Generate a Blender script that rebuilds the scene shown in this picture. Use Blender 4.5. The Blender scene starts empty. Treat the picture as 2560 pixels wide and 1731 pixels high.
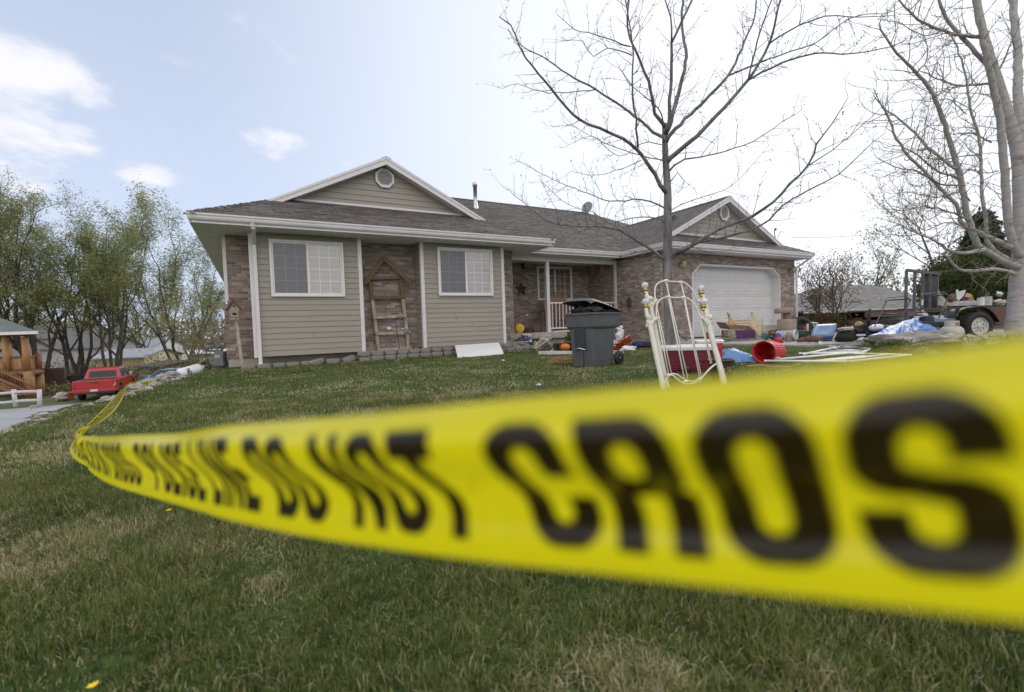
import bpy, math, random
import numpy as np
from mathutils import Vector, Matrix, noise as mn
R = math.radians
rnd = random.Random(7)
scn = bpy.context.scene
col = scn.collection

# ------------------------------------------------------------------ camera
HC = 0.82
YAW, PITCH, ROLL, F = R(28.853), R(-2.307), R(-1.886), 1166.84
fw = Vector((math.sin(YAW)*math.cos(PITCH), math.cos(YAW)*math.cos(PITCH), math.sin(PITCH)))
r0 = Vector((math.cos(YAW), -math.sin(YAW), 0)); u0 = r0.cross(fw)
rt = r0*math.cos(ROLL) + u0*math.sin(ROLL); up = -r0*math.sin(ROLL) + u0*math.cos(ROLL)
cam = bpy.data.objects.new('camera', bpy.data.cameras.new('camera')); col.objects.link(cam)
cam.matrix_world = Matrix(((rt.x, up.x, -fw.x, 0), (rt.y, up.y, -fw.y, 0), (rt.z, up.z, -fw.z, HC), (0, 0, 0, 1)))
cam.data.sensor_width = 36; cam.data.lens = F/2560*36
cam.data.clip_start = 0.01; cam.data.clip_end = 3000
cam.data.dof.use_dof = True; cam.data.dof.focus_distance = 4.6; cam.data.dof.aperture_fstop = 2.5
scn.camera = cam
# ------------------------------------------------------------------ light
SUN_AZ, SUN_EL = R(66), R(27)
w = bpy.data.worlds.new('World'); scn.world = w; w.use_nodes = True
nt = w.node_tree; nt.nodes.clear()
def WN(t, **k):
    n = nt.nodes.new(t)
    for a, b in k.items(): setattr(n, a, b)
    return n
sky = WN('ShaderNodeTexSky', sky_type='NISHITA', sun_disc=False, sun_elevation=SUN_EL, sun_rotation=SUN_AZ)
sky.air_density = 1.0; sky.dust_density = 0.6; sky.ozone_density = 2.0
tc = WN('ShaderNodeTexCoord'); bg = WN('ShaderNodeBackground'); out = WN('ShaderNodeOutputWorld')
bg.inputs['Strength'].default_value = 0.10
sd = WN('ShaderNodeVectorMath', operation='DOT_PRODUCT')
sdir = Vector((math.sin(SUN_AZ)*math.cos(SUN_EL), math.cos(SUN_AZ)*math.cos(SUN_EL), math.sin(SUN_EL)))
sd.inputs[1].default_value = sdir
nt.links.new(tc.outputs['Generated'], sd.inputs[0])
veil = WN('ShaderNodeMapRange'); veil.interpolation_type = 'SMOOTHSTEP'
veil.inputs['From Min'].default_value = 0.42; veil.inputs['From Max'].default_value = 1.12
veil.inputs['To Min'].default_value = 0.0; veil.inputs['To Max'].default_value = 1.0
nt.links.new(sd.outputs['Value'], veil.inputs['Value'])
sx = WN('ShaderNodeSeparateXYZ'); nt.links.new(tc.outputs['Generated'], sx.inputs[0])
# thin haze towards the horizon
hz = WN('ShaderNodeMapRange'); hz.interpolation_type = 'SMOOTHSTEP'
hz.inputs['From Min'].default_value = -0.05; hz.inputs['From Max'].default_value = 0.75
hz.inputs['To Min'].default_value = 0.95; hz.inputs['To Max'].default_value = 0.62
nt.links.new(sx.outputs['Z'], hz.inputs['Value'])
# cloud puffs: noise on the direction flattened to a cloud deck
den = WN('ShaderNodeMath', operation='ADD'); den.inputs[1].default_value = 0.22
nt.links.new(sx.outputs['Z'], den.inputs[0])
dv = WN('ShaderNodeVectorMath', operation='DIVIDE'); cb = WN('ShaderNodeCombineXYZ')
for i in range(3): nt.links.new(den.outputs[0], cb.inputs[i])
nt.links.new(tc.outputs['Generated'], dv.inputs[0]); nt.links.new(cb.outputs[0], dv.inputs[1])
ns = WN('ShaderNodeTexNoise'); ns.inputs['Scale'].default_value = 4.5; ns.inputs['Detail'].default_value = 9; ns.inputs['Roughness'].default_value = 0.6; ns.inputs['Distortion'].default_value = 0.3
mp = WN('ShaderNodeMapping'); mp.inputs['Scale'].default_value = (1, 1, 1.6); mp.inputs['Location'].default_value = (0.4, 0.0, 0)
nt.links.new(dv.outputs[0], mp.inputs[0]); nt.links.new(mp.outputs[0], ns.inputs['Vector'])
# separate fair weather clouds: direction (picture x, y), radius in degrees, density
acc = None
for cx_, cy_, rad_, am_ in [(30, 200, 4.2, .34), (110, 205, 4.0, .34), (200, 238, 3.4, .30), (50, 335, 5.0, .25), (130, 365, 4, .22), (20, 420, 5, .22), (190, 335, 2.6, .26), (690, 350, 3.2, .12), (640, 335, 2.6, .10), (725, 358, 2.2, .11), (375, 452, 2.6, .24), (335, 450, 2.2, .22), (-150, 300, 8, .15), (110, 140, 1.6, .2)]:
    dd = (fw + rt*((cx_-1280)/F) - up*((cy_-865.5)/F)).normalized()
    a_ = WN('ShaderNodeVectorMath', operation='DOT_PRODUCT'); a_.inputs[1].default_value = dd; nt.links.new(tc.outputs['Generated'], a_.inputs[0])
    b_ = WN('ShaderNodeMapRange'); b_.inputs['From Min'].default_value = math.cos(R(rad_)); b_.inputs['From Max'].default_value = 1.0; b_.inputs['To Max'].default_value = am_
    nt.links.new(a_.outputs['Value'], b_.inputs['Value'])
    if acc is None: acc = b_.outputs[0]
    else:
        c_ = WN('ShaderNodeMath', operation='MAXIMUM'); nt.links.new(acc, c_.inputs[0]); nt.links.new(b_.outputs[0], c_.inputs[1]); acc = c_.outputs[0]
cadd = WN('ShaderNodeMath', operation='ADD'); nt.links.new(ns.outputs['Fac'], cadd.inputs[0]); nt.links.new(acc, cadd.inputs[1])
cr = WN('ShaderNodeMapRange'); cr.interpolation_type = 'SMOOTHSTEP'
cr.inputs['From Min'].default_value = 0.60; cr.inputs['From Max'].default_value = 0.90
nt.links.new(cadd.outputs[0], cr.inputs['Value'])
m1 = WN('ShaderNodeMix', data_type='RGBA'); nt.links.new(hz.outputs[0], m1.inputs['Factor'])
nt.links.new(sky.outputs[0], m1.inputs['A']); m1.inputs['B'].default_value = (7.3, 8.3, 10.4, 1)
m2 = WN('ShaderNodeMix', data_type='RGBA'); nt.links.new(cr.outputs[0], m2.inputs['Factor'])
nt.links.new(m1.outputs['Result'], m2.inputs['A']); m2.inputs['B'].default_value = (9.8, 9.8, 10.4, 1)
m3 = WN('ShaderNodeMix', data_type='RGBA'); nt.links.new(veil.outputs[0], m3.inputs['Factor'])
nt.links.new(m2.outputs['Result'], m3.inputs['A']); m3.inputs['B'].default_value = (11.0, 11.3, 11.9, 1)
# unseen bright cloud bank, added behind the camera to light the house front
bdl = Vector((-math.sin(YAW)*math.cos(R(30)), -math.cos(YAW)*math.cos(R(30)), math.sin(R(30))))
bd = WN('ShaderNodeVectorMath', operation='DOT_PRODUCT'); bd.inputs[1].default_value = bdl
nt.links.new(tc.outputs['Generated'], bd.inputs[0])
bk = WN('ShaderNodeMapRange'); bk.interpolation_type = 'SMOOTHSTEP'
bk.inputs['From Min'].default_value = 0.15; bk.inputs['From Max'].default_value = 0.75
nt.links.new(bd.outputs['Value'], bk.inputs['Value'])
m4 = WN('ShaderNodeMix', data_type='RGBA'); nt.links.new(bk.outputs[0], m4.inputs['Factor'])
nt.links.new(m3.outputs['Result'], m4.inputs['A']); m4.inputs['B'].default_value = (14.5, 14.0, 13.8, 1)
nt.links.new(m4.outputs['Result'], bg.inputs[0]); nt.links.new(bg.outputs[0], out.inputs[0])
sun = bpy.data.objects.new('sun', bpy.data.lights.new('sun', 'SUN')); col.objects.link(sun)
sun.data.energy = 1.0; sun.data.angle = R(20); sun.data.color = (1, .96, .9)
sun.rotation_euler = (-sdir).to_track_quat('-Z', 'Y').to_euler()
scn.view_settings.view_transform = 'Standard'; scn.view_settings.look = 'None'
scn.view_settings.exposure = 0.0; scn.view_settings.gamma = 1
cy = scn.cycles
cy.max_bounces = 6; cy.transparent_max_bounces = 12; cy.diffuse_bounces = 3; cy.glossy_bounces = 3

# ------------------------------------------------------------------ geometry helpers
CY, SY = math.cos(YAW), math.sin(YAW)
def dl(x, y): return x*SY + y*CY, x*CY - y*SY           # depth, lateral
def W(lat, dep, z=0.0): return Vector((lat*CY + dep*SY, -lat*SY + dep*CY, z))
def smooth(a, b, x):
    t = min(1, max(0, (x-a)/(b-a))); return t*t*(3-2*t)
def edge_x(y):
    pts = [(-30, -2.6), (0, -2.4), (5.9, -1.98), (9.5, -1.45), (12.3, -0.75), (14, -0.66), (40, -0.6)]
    for (a, xa), (b, xb) in zip(pts, pts[1:]):
        if y <= b: return xa + (xb-xa)*(y-a)/(b-a)
    return -0.6
LOW = -2.6
def terrain(x, y):
    dep, lat = dl(x, y)
    z = 0.012*max(dep, -5) if dep < 25 else 0.3
    z += 0.20*smooth(7.2, 8.0, lat)*smooth(8.75, 9.2, dep)*(1-smooth(10.0, 10.7, dep))
    e = edge_x(y)
    if x < e:
        t = 1-(1-min(1, (e-x)/4.2))**2; z = z*(1-t) + LOW*t
    return z
def ray(sx_, sy_): return fw + rt*((sx_-1280)/F) - up*((sy_-865.5)/F)
O = Vector((0, 0, HC))
def S(sx_, sy_, d): return O + ray(sx_, sy_)*d
def G(sx_, sy_):
    r = ray(sx_, sy_); z = 0.1
    for _ in range(12):
        t = (z-HC)/r.z; p = O + r*t; z = terrain(p.x, p.y)
    return Vector((p.x, p.y, z))
def PY(sx_, sy_, y): r = ray(sx_, sy_); return O + r*(y/r.y)
def PX(sx_, sy_, x): r = ray(sx_, sy_); return O + r*(x/r.x)
def PZ(sx_, sy_, z): r = ray(sx_, sy_); return O + r*((z-HC)/r.z)
def crop(ox, oy, s): return lambda x, y: (ox + x/s, oy + y/s)
c1 = crop(0, 780, 4.15); c2 = crop(440, 380, 2.805); c3 = crop(900, 380, 2.805); c4 = crop(1240, 600, 4.62)
c5 = crop(1540, 600, 3.927); c6 = crop(1560, 680, 4.91); c7 = crop(2060, 640, 4.648); c8 = crop(1240, 0, 1.7606)
c9 = crop(1780, 700, 6.547); cA = crop(1540, 0, 2.2435); cB = crop(2060, 0, 2.244); cT = crop(0, 400, 3.1417)
cU = crop(1800, 740, 7.2625); cV = crop(2080, 740, 8.3); cW = crop(2240, 660, 7.2625); cP = crop(1260, 780, 6.4556)
cR = crop(1960, 560, 5.236)

class MB:
    def __init__(s): s.v = []; s.f = []; s.sm = []; s.mi = []; s.m = 0
    def add(s, vs, fs, sm=False):
        b = len(s.v); s.v += [tuple(v) for v in vs]
        for f in fs: s.f.append(tuple(b+i for i in f)); s.sm.append(sm); s.mi.append(s.m)
        return s
    def poly(s, vs): return s.add(vs, [tuple(range(len(vs)))])
    def box(s, lo, hi, M=None):
        x0, y0, z0 = lo; x1, y1, z1 = hi
        vs = [(x0,y0,z0),(x1,y0,z0),(x1,y1,z0),(x0,y1,z0),(x0,y0,z1),(x1,y0,z1),(x1,y1,z1),(x0,y1,z1)]
        if M is not None: vs = [M @ Vector(v) for v in vs]
        return s.add(vs, [(0,3,2,1),(4,5,6,7),(0,1,5,4),(1,2,6,5),(2,3,7,6),(3,0,4,7)])
    def frustum(s, z0, a0, z1, a1, M=None, c0=(0,0), c1=(0,0)):
        vs = [(c0[0]-a0[0],c0[1]-a0[1],z0),(c0[0]+a0[0],c0[1]-a0[1],z0),(c0[0]+a0[0],c0[1]+a0[1],z0),(c0[0]-a0[0],c0[1]+a0[1],z0),
              (c1[0]-a1[0],c1[1]-a1[1],z1),(c1[0]+a1[0],c1[1]-a1[1],z1),(c1[0]+a1[0],c1[1]+a1[1],z1),(c1[0]-a1[0],c1[1]+a1[1],z1)]
        if M is not None: vs = [M @ Vector(v) for v in vs]
        return s.add(vs, [(0,3,2,1),(4,5,6,7),(0,1,5,4),(1,2,6,5),(2,3,7,6),(3,0,4,7)])
    def tube(s, pts, rad, n=6, cap=True, sm=True):
        pts = [Vector(p) for p in pts]
        if not hasattr(rad, '__len__'): rad = [rad]*len(pts)
        vs = []; pu = None
        for i, p in enumerate(pts):
            t = (pts[min(i+1, len(pts)-1)] - pts[max(i-1, 0)])
            if t.length < 1e-9: t = Vector((0,0,1))
            t.normalize()
            if pu is None: pu = t.orthogonal().normalized()
            else:
                pu = pu - t*pu.dot(t)
                pu = pu.normalized() if pu.length > 1e-6 else t.orthogonal().normalized()
            q = t.cross(pu)
            for k in range(n):
                a = 2*math.pi*k/n; vs.append(p + (pu*math.cos(a) + q*math.sin(a))*rad[i])
        fs = [(i*n+k, i*n+(k+1)%n, (i+1)*n+(k+1)%n, (i+1)*n+k) for i in range(len(pts)-1) for k in range(n)]
        s.add(vs, fs, sm)
        if cap:
            b = len(s.v)-len(vs)
            s.f.append(tuple(b+k for k in range(n))[::-1]); s.sm.append(False); s.mi.append(s.m)
            s.f.append(tuple(b+(len(pts)-1)*n+k for k in range(n))); s.sm.append(False); s.mi.append(s.m)
        return s
    def lathe(s, prof, n=20, M=None, sm=True, sx=1, sy=1):
        vs = [Vector((r*math.cos(2*math.pi*k/n)*sx, r*math.sin(2*math.pi*k/n)*sy, z)) for r, z in prof for k in range(n)]
        if M is not None: vs = [M @ v for v in vs]
        return s.add(vs, [(i*n+k, i*n+(k+1)%n, (i+1)*n+(k+1)%n, (i+1)*n+k) for i in range(len(prof)-1) for k in range(n)], sm)
    def ball(s, c, r, n=14, sc=(1,1,1)):
        prof = [(math.sin(math.pi*i/8)*r+1e-5, -math.cos(math.pi*i/8)*r) for i in range(9)]
        return s.lathe(prof, n, Matrix.Translation(c) @ Matrix.Diagonal((*sc, 1)))
    def prism(s, pts, d):       # polygon pts (3-D, planar) extruded by the vector d
        pts = [Vector(p) for p in pts]; n = len(pts); d = Vector(d)
        return s.add(pts + [p+d for p in pts], [tuple(range(n))[::-1], tuple(range(n, 2*n))] + [(i, (i+1)%n, n+(i+1)%n, n+i) for i in range(n)])
    def sweep(s, prof, path, closed=False):   # prof in (out, z); path list of (x,y,z,nx,ny)
        vs = []; n = len(prof)
        for x, y, z, nx, ny in path:
            for o, h in prof: vs.append((x+nx*o, y+ny*o, z+h))
        return s.add(vs, [(i*n+k, i*n+k+1, (i+1)*n+k+1, (i+1)*n+k) for i in range(len(path)-1) for k in range(n-1)])
    def lump(s, c, r, seed=0, sc=(1,1,1), amp=.25, n=12, m=8, freq=1.5, M=None, flat=True, sm=True):
        vs = []
        for i in range(m+1):
            th = math.pi*i/m
            for k in range(n):
                ph = 2*math.pi*k/n
                d = Vector((math.sin(th)*math.cos(ph), math.sin(th)*math.sin(ph), -math.cos(th)))
                q = r*(1+amp*mn.noise(d*freq+Vector((seed*3.7, seed, 0)))*1.6)
                v = Vector((d.x*sc[0]*q, d.y*sc[1]*q, d.z*sc[2]*q))
                if M is not None: v = M @ v
                vs.append(v+Vector(c))
        return s.add(vs, [(i*n+k, i*n+(k+1)%n, (i+1)*n+(k+1)%n, (i+1)*n+k) for i in range(m) for k in range(n)], sm)
    def build(s, name, mats, parent=None, world=False, bevel=0, solid=0):
        me = bpy.data.meshes.new(name)
        V = s.v
        if world and parent is not None:
            mi_ = MW(parent).inverted(); V = [tuple(mi_ @ Vector(v)) for v in V]
        me.from_pydata(V, [], s.f)
        if not isinstance(mats, (list, tuple)): mats = [mats]
        for m in mats: me.materials.append(m)
        me.polygons.foreach_set('use_smooth', s.sm); me.polygons.foreach_set('material_index', s.mi)
        if len(s.f) < 20000:
            uvl = me.uv_layers.new(name='box'); uv = uvl.data
            for p in me.polygons:
                nx, ny, nz = abs(p.normal.x), abs(p.normal.y), abs(p.normal.z)
                for li in p.loop_indices:
                    c = me.vertices[me.loops[li].vertex_index].co
                    if nz >= nx and nz >= ny: uv[li].uv = (c.x, c.y)
                    elif ny >= nx: uv[li].uv = (c.x, c.z)
                    else: uv[li].uv = (c.y, c.z)
        me.update()
        o = bpy.data.objects.new(name, me); col.objects.link(o)
        if parent is not None: o.parent = parent
        if bevel:
            b = o.modifiers.new('bevel', 'BEVEL'); b.width = bevel; b.segments = 2; b.limit_method = 'ANGLE'; b.angle_limit = R(50)
        if solid:
            b = o.modifiers.new('thick', 'SOLIDIFY'); b.thickness = solid; b.offset = -1
        return o
MWS = {}
def MW(o):
    m = Matrix.LocRotScale(o.location, o.rotation_euler, o.scale)
    return MW(o.parent) @ m if o.parent else m
def tag(o, label, cat, group=None, kind=None):
    if label: o['label'] = label
    if cat: o['category'] = cat
    if group: o['group'] = group
    if kind: o['kind'] = kind
    return o
def thing(name, label, cat, loc=(0,0,0), rz=0, group=None, rot=None):
    o = bpy.data.objects.new(name, None); col.objects.link(o); o.empty_display_size = .1
    o.location = loc; o.rotation_euler = rot if rot else (0, 0, rz)
    return tag(o, label, cat, group)
def structure(o): o['kind'] = 'structure'; return o
def dup(o, loc=None, rz=None, label=None, parent=None, scale=None):
    c = o.copy(); col.objects.link(c)
    if parent is not None: c.parent = parent
    if loc is not None: c.location = loc
    if rz is not None: c.rotation_euler = (0, 0, rz)
    if label: c['label'] = label
    if scale: c.scale = scale
    for ch in list(o.children): dup(ch, parent=c)
    return c
def npmesh(name, V, Fq, mat, parent=None, colr=None, k=4):
    me = bpy.data.meshes.new(name); n = len(V); m = len(Fq)
    me.vertices.add(n); me.vertices.foreach_set('co', V.astype(np.float32).ravel())
    me.loops.add(m*k); me.loops.foreach_set('vertex_index', Fq.astype(np.int32).ravel())
    me.polygons.add(m); me.polygons.foreach_set('loop_start', (np.arange(m)*k).astype(np.int32))
    if colr is not None:
        a = me.attributes.new('tint', 'FLOAT', 'POINT'); a.data.foreach_set('value', colr.astype(np.float32))
    me.update(calc_edges=True); me.materials.append(mat)
    o = bpy.data.objects.new(name, me); col.objects.link(o)
    if parent is not None: o.parent = parent
    return o

# ------------------------------------------------------------------ materials
def nodes(name):
    m = bpy.data.materials.new(name); m.use_nodes = True; t = m.node_tree; b = t.nodes['Principled BSDF']
    return m, t, b
def N(t, ty, **k):
    n = t.nodes.new(ty)
    for a, b in k.items(): setattr(n, a, b)
    return n
def ramp(t, fac, stops):
    r = N(t, 'ShaderNodeValToRGB'); t.links.new(fac, r.inputs[0]); e = r.color_ramp.elements
    while len(e) > 1: e.remove(e[0])
    e[0].position = stops[0][0]; e[0].color = (*stops[0][1], 1)
    for p, c in stops[1:]:
        x = e.new(p); x.color = (*c, 1)
    return r.outputs[0]
MATS = {}
def mat(name, c, rough=.6, var=.15, scale=6, bump=0, bscale=None, metal=0, coord='Object', spec=.5, c2=None, thr=(.45,.7), stretch=None, alpha=1, trans=0, coat=0):
    if name in MATS: return MATS[name]
    m, t, b = nodes(name); L = t.links.new
    tcn = N(t, 'ShaderNodeTexCoord'); vec = tcn.outputs[coord]
    if stretch:
        mpn = N(t, 'ShaderNodeMapping'); mpn.inputs['Scale'].default_value = stretch; L(vec, mpn.inputs[0]); vec = mpn.outputs[0]
    n1 = N(t, 'ShaderNodeTexNoise'); n1.inputs['Scale'].default_value = scale; n1.inputs['Detail'].default_value = 6; L(vec, n1.inputs['Vector'])
    lo = [x*(1-var) for x in c]; hi = [min(1, x*(1+var)) for x in c]
    cc = ramp(t, n1.outputs['Fac'], [(.3, lo), (.7, hi)])
    if c2:
        n2 = N(t, 'ShaderNodeTexNoise'); n2.inputs['Scale'].default_value = scale*.6; n2.inputs['Detail'].default_value = 8; n2.inputs['Roughness'].default_value = .65
        mp2 = N(t, 'ShaderNodeMapping'); mp2.inputs['Location'].default_value = (5, 3, 1); L(vec, mp2.inputs[0]); L(mp2.outputs[0], n2.inputs['Vector'])
        mr = N(t, 'ShaderNodeMapRange'); mr.inputs[1].default_value = thr[0]; mr.inputs[2].default_value = thr[1]; L(n2.outputs['Fac'], mr.inputs[0])
        mx = N(t, 'ShaderNodeMix', data_type='RGBA'); L(mr.outputs[0], mx.inputs['Factor']); L(cc, mx.inputs['A']); mx.inputs['B'].default_value = (*c2, 1); cc = mx.outputs['Result']
    L(cc, b.inputs['Base Color'])
    rr = N(t, 'ShaderNodeMapRange'); rr.inputs[3].default_value = max(.03, rough-.08); rr.inputs[4].default_value = min(1, rough+.08); L(n1.outputs['Fac'], rr.inputs[0]); L(rr.outputs[0], b.inputs['Roughness'])
    b.inputs['Metallic'].default_value = metal; b.inputs['Specular IOR Level'].default_value = spec
    if coat: b.inputs['Coat Weight'].default_value = coat; b.inputs['Coat Roughness'].default_value = .08
    if bump:
        n3 = N(t, 'ShaderNodeTexNoise'); n3.inputs['Scale'].default_value = bscale or scale*4; n3.inputs['Detail'].default_value = 5; L(vec, n3.inputs['Vector'])
        bp = N(t, 'ShaderNodeBump'); bp.inputs['Strength'].default_value = bump; bp.inputs['Distance'].default_value = .02; L(n3.outputs['Fac'], bp.inputs['Height']); L(bp.outputs[0], b.inputs['Normal'])
    if trans:   # thin translucent sheet
        td = N(t, 'ShaderNodeBsdfTranslucent'); L(cc, td.inputs[0]); ms = N(t, 'ShaderNodeMixShader'); ms.inputs[0].default_value = trans
        L(b.outputs[0], ms.inputs[1]); L(td.outputs[0], ms.inputs[2]); L(ms.outputs[0], t.nodes['Material Output'].inputs[0])
    MATS[name] = m; return m
def brick_mat(name, tones, mortar, bw=.203, bh=.0667, ms=.009, rough=.85, sc=1.0):
    m, t, b = nodes(name); L = t.links.new
    uv = N(t, 'ShaderNodeUVMap', uv_map='box')
    br = N(t, 'ShaderNodeTexBrick'); br.offset = .5; L(uv.outputs[0], br.inputs['Vector'])
    for k, v in dict(Scale=1).items(): br.inputs[k].default_value = v
    br.inputs['Mortar Size'].default_value = ms/2; br.inputs['Mortar Smooth'].default_value = .2
    br.inputs['Brick Width'].default_value = bw; br.inputs['Row Height'].default_value = bh
    br.inputs['Color1'].default_value = (0, 0, 0, 1); br.inputs['Color2'].default_value = (1, 1, 1, 1); br.inputs['Mortar'].default_value = (.5, .5, .5, 1)
    br.inputs['Bias'].default_value = 0
    n1 = N(t, 'ShaderNodeTexNoise'); n1.inputs['Scale'].default_value = 14; n1.inputs['Detail'].default_value = 6; L(uv.outputs[0], n1.inputs['Vector'])
    n0 = N(t, 'ShaderNodeTexNoise'); n0.inputs['Scale'].default_value = 1.1; n0.inputs['Detail'].default_value = 4; L(uv.outputs[0], n0.inputs['Vector'])
    sep = N(t, 'ShaderNodeSeparateColor'); L(br.outputs['Color'], sep.inputs[0])
    ad = N(t, 'ShaderNodeMath', operation='MULTIPLY_ADD'); L(n1.outputs['Fac'], ad.inputs[0]); ad.inputs[1].default_value = .5; L(sep.outputs[0], ad.inputs[2])
    sb = N(t, 'ShaderNodeMath', operation='MULTIPLY_ADD'); L(n0.outputs['Fac'], sb.inputs[0]); sb.inputs[1].default_value = .5; L(ad.outputs[0], sb.inputs[2])
    s2 = N(t, 'ShaderNodeMath', operation='SUBTRACT'); L(sb.outputs[0], s2.inputs[0]); s2.inputs[1].default_value = .5
    cc = ramp(t, s2.outputs[0], tones)
    mx = N(t, 'ShaderNodeMix', data_type='RGBA'); L(br.outputs['Fac'], mx.inputs['Factor']); L(cc, mx.inputs['A']); mx.inputs['B'].default_value = (*mortar, 1)
    L(mx.outputs['Result'], b.inputs['Base Color']); b.inputs['Roughness'].default_value = rough
    iv = N(t, 'ShaderNodeMath', operation='SUBTRACT'); iv.inputs[0].default_value = 1; L(br.outputs['Fac'], iv.inputs[1])
    a2 = N(t, 'ShaderNodeMath', operation='MULTIPLY_ADD'); L(n1.outputs['Fac'], a2.inputs[0]); a2.inputs[1].default_value = .4; L(iv.outputs[0], a2.inputs[2])
    bp = N(t, 'ShaderNodeBump'); bp.inputs['Strength'].default_value = .6; bp.inputs['Distance'].default_value = .006; L(a2.outputs[0], bp.inputs['Height']); L(bp.outputs[0], b.inputs['Normal'])
    return m
M_brick = brick_mat('brick', [(0.0, (.165, .12, .105)), (.3, (.225, .17, .148)), (.6, (.275, .215, .188)), (.85, (.34, .28, .25)), (1.0, (.41, .36, .33))], (.33, .30, .275))
M_shingle = brick_mat('shingle', [(0.0, (.060, .052, .048)), (.4, (.082, .072, .066)), (.7, (.100, .088, .080)), (1.0, (.122, .108, .099))], (.026, .023, .021), bw=.31, bh=.14, ms=.016)
M_shingle2 = brick_mat('shingle_grey', [(0.0, (.13, .125, .122)), (.5, (.165, .16, .157)), (1.0, (.21, .205, .20))], (.09, .087, .085), bw=.4, bh=.15, ms=.014)
M_siding = mat('siding', (.318, .288, .25), .45, .05, 3, c2=(.26, .238, .207), thr=(.5, .8), stretch=(.4, .4, 4))
M_white = mat('white_trim', (.70, .675, .695), .4, .05, 5, c2=(.55, .54, .52), thr=(.62, .85))
M_soffit = mat('soffit', (.80, .77, .79), .45, .05, 4)
M_concrete = mat('concrete', (.42, .38, .33), .85, .15, 5, .4, 40, c2=(.27, .23, .19), thr=(.5, .75))
M_slab = mat('slab_concrete', (.36, .345, .325), .85, .12, 3, .3, 30, c2=(.27, .255, .235), thr=(.5, .75))
M_gdoor = mat('garage_door_paint', (.64, .64, .645), .4, .03, 2)
M_dark = mat('dark_gap', (.012, .012, .012), .9, .1)
M_black = mat('black_plastic', (.018, .018, .020), .45, .3)
M_chrome = mat('galvanized', (.55, .56, .58), .35, .12, 12, metal=.9)
M_brass = mat('brass', (.50, .38, .14), .32, .15, 20, metal=1)
M_wood = mat('stained_wood', (.21, .105, .045), .6, .35, 8, .3, 30, stretch=(6, 6, 1))
M_oldwood = mat('weathered_wood', (.38, .31, .25), .8, .25, 8, .4, 30, c2=(.2, .15, .11), stretch=(5, 5, 1))
M_palewood = mat('pale_wood', (.52, .36, .19), .6, .2, 6, stretch=(5, 5, 1))
M_iron = mat('black_iron', (.02, .02, .022), .5, .3, 20)
M_stone = mat('edging_stone', (.25, .235, .215), .9, .3, 7, .8, 25, c2=(.13, .12, .11), thr=(.45, .7))
M_rock = mat('rock', (.33, .30, .27), .9, .3, 3, .9, 12, c2=(.17, .15, .13))
M_whitepl = mat('white_plastic', (.72, .73, .74), .35, .06, 5, c2=(.5, .49, .46), thr=(.58, .8))
M_red = mat('red_plastic', (.52, .02, .022), .32, .12, 4)
M_terr = None

# ------------------------------------------------------------------ ground
def ground_mat():
    m, t, b = nodes('lawn_soil'); L = t.links.new
    g = N(t, 'ShaderNodeNewGeometry')
    n1 = N(t, 'ShaderNodeTexNoise'); n1.inputs['Scale'].default_value = .9; n1.inputs['Detail'].default_value = 8; L(g.outputs['Position'], n1.inputs['Vector'])
    n2 = N(t, 'ShaderNodeTexNoise'); n2.inputs['Scale'].default_value = 35; n2.inputs['Detail'].default_value = 6; L(g.outputs['Position'], n2.inputs['Vector'])
    a = ramp(t, n1.outputs['Fac'], [(.35, (.042, .080, .020)), (.55, (.060, .092, .028)), (.72, (.12, .115, .05))])
    c = ramp(t, n2.outputs['Fac'], [(.3, (.35, .35, .35)), (.7, (1.35, 1.35, 1.35))])
    mx = N(t, 'ShaderNodeMix', data_type='RGBA', blend_type='MULTIPLY'); mx.inputs['Factor'].default_value = 1; L(a, mx.inputs['A']); L(c, mx.inputs['B'])
    L(mx.outputs['Result'], b.inputs['Base Color']); b.inputs['Roughness'].default_value = .95; b.inputs['Specular IOR Level'].default_value = .1
    bp = N(t, 'ShaderNodeBump'); bp.inputs['Strength'].default_value = .8; bp.inputs['Distance'].default_value = .03; L(n2.outputs['Fac'], bp.inputs['Height']); L(bp.outputs[0], b.inputs['Normal'])
    return m
M_lawn = ground_mat()
M_dirt = mat('field_dirt', (.12, .115, .06), .95, .35, .35, .5, 3, coord='Object', c2=(.07, .095, .03), thr=(.4, .6))
mb = MB()
xs = sorted(set([round(-70+i*3.0, 2) for i in range(21)] + [round(-9+i*.35, 2) for i in range(60)] + [round(12+i*2.0, 2) for i in range(30)]))
ys = sorted(set([round(-20+i*2.5, 2) for i in range(8)] + [round(0+i*.5, 2) for i in range(56)] + [round(28+i*4.0, 2) for i in range(18)]))
idx = {}
for j, y in enumerate(ys):
    for i, x in enumerate(xs):
        z = terrain(x, y)
        dep, lat = dl(x, y)
        if 0.3 < dep < 14: z += .018*mn.noise(Vector((x*.9, y*.9, 0)))
        idx[i, j] = len(mb.v); mb.v.append((x, y, z))
for j in range(len(ys)-1):
    for i in range(len(xs)-1):
        mb.f.append((idx[i, j], idx[i+1, j], idx[i+1, j+1], idx[i, j+1])); mb.sm.append(True)
        cx, cyy = (xs[i]+xs[i+1])/2, (ys[j]+ys[j+1])/2
        mb.mi.append(1 if (cx < edge_x(cyy)-1.2 or cyy > 26) else 0)
structure(mb.build('lawn', [M_lawn, M_dirt]))
mb = MB(); mb.poly([(-1500, -1500, LOW-.3), (1500, -1500, LOW-.3), (1500, 1500, LOW-.3), (-1500, 1500, LOW-.3)])
structure(mb.build('ground', M_dirt))
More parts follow.
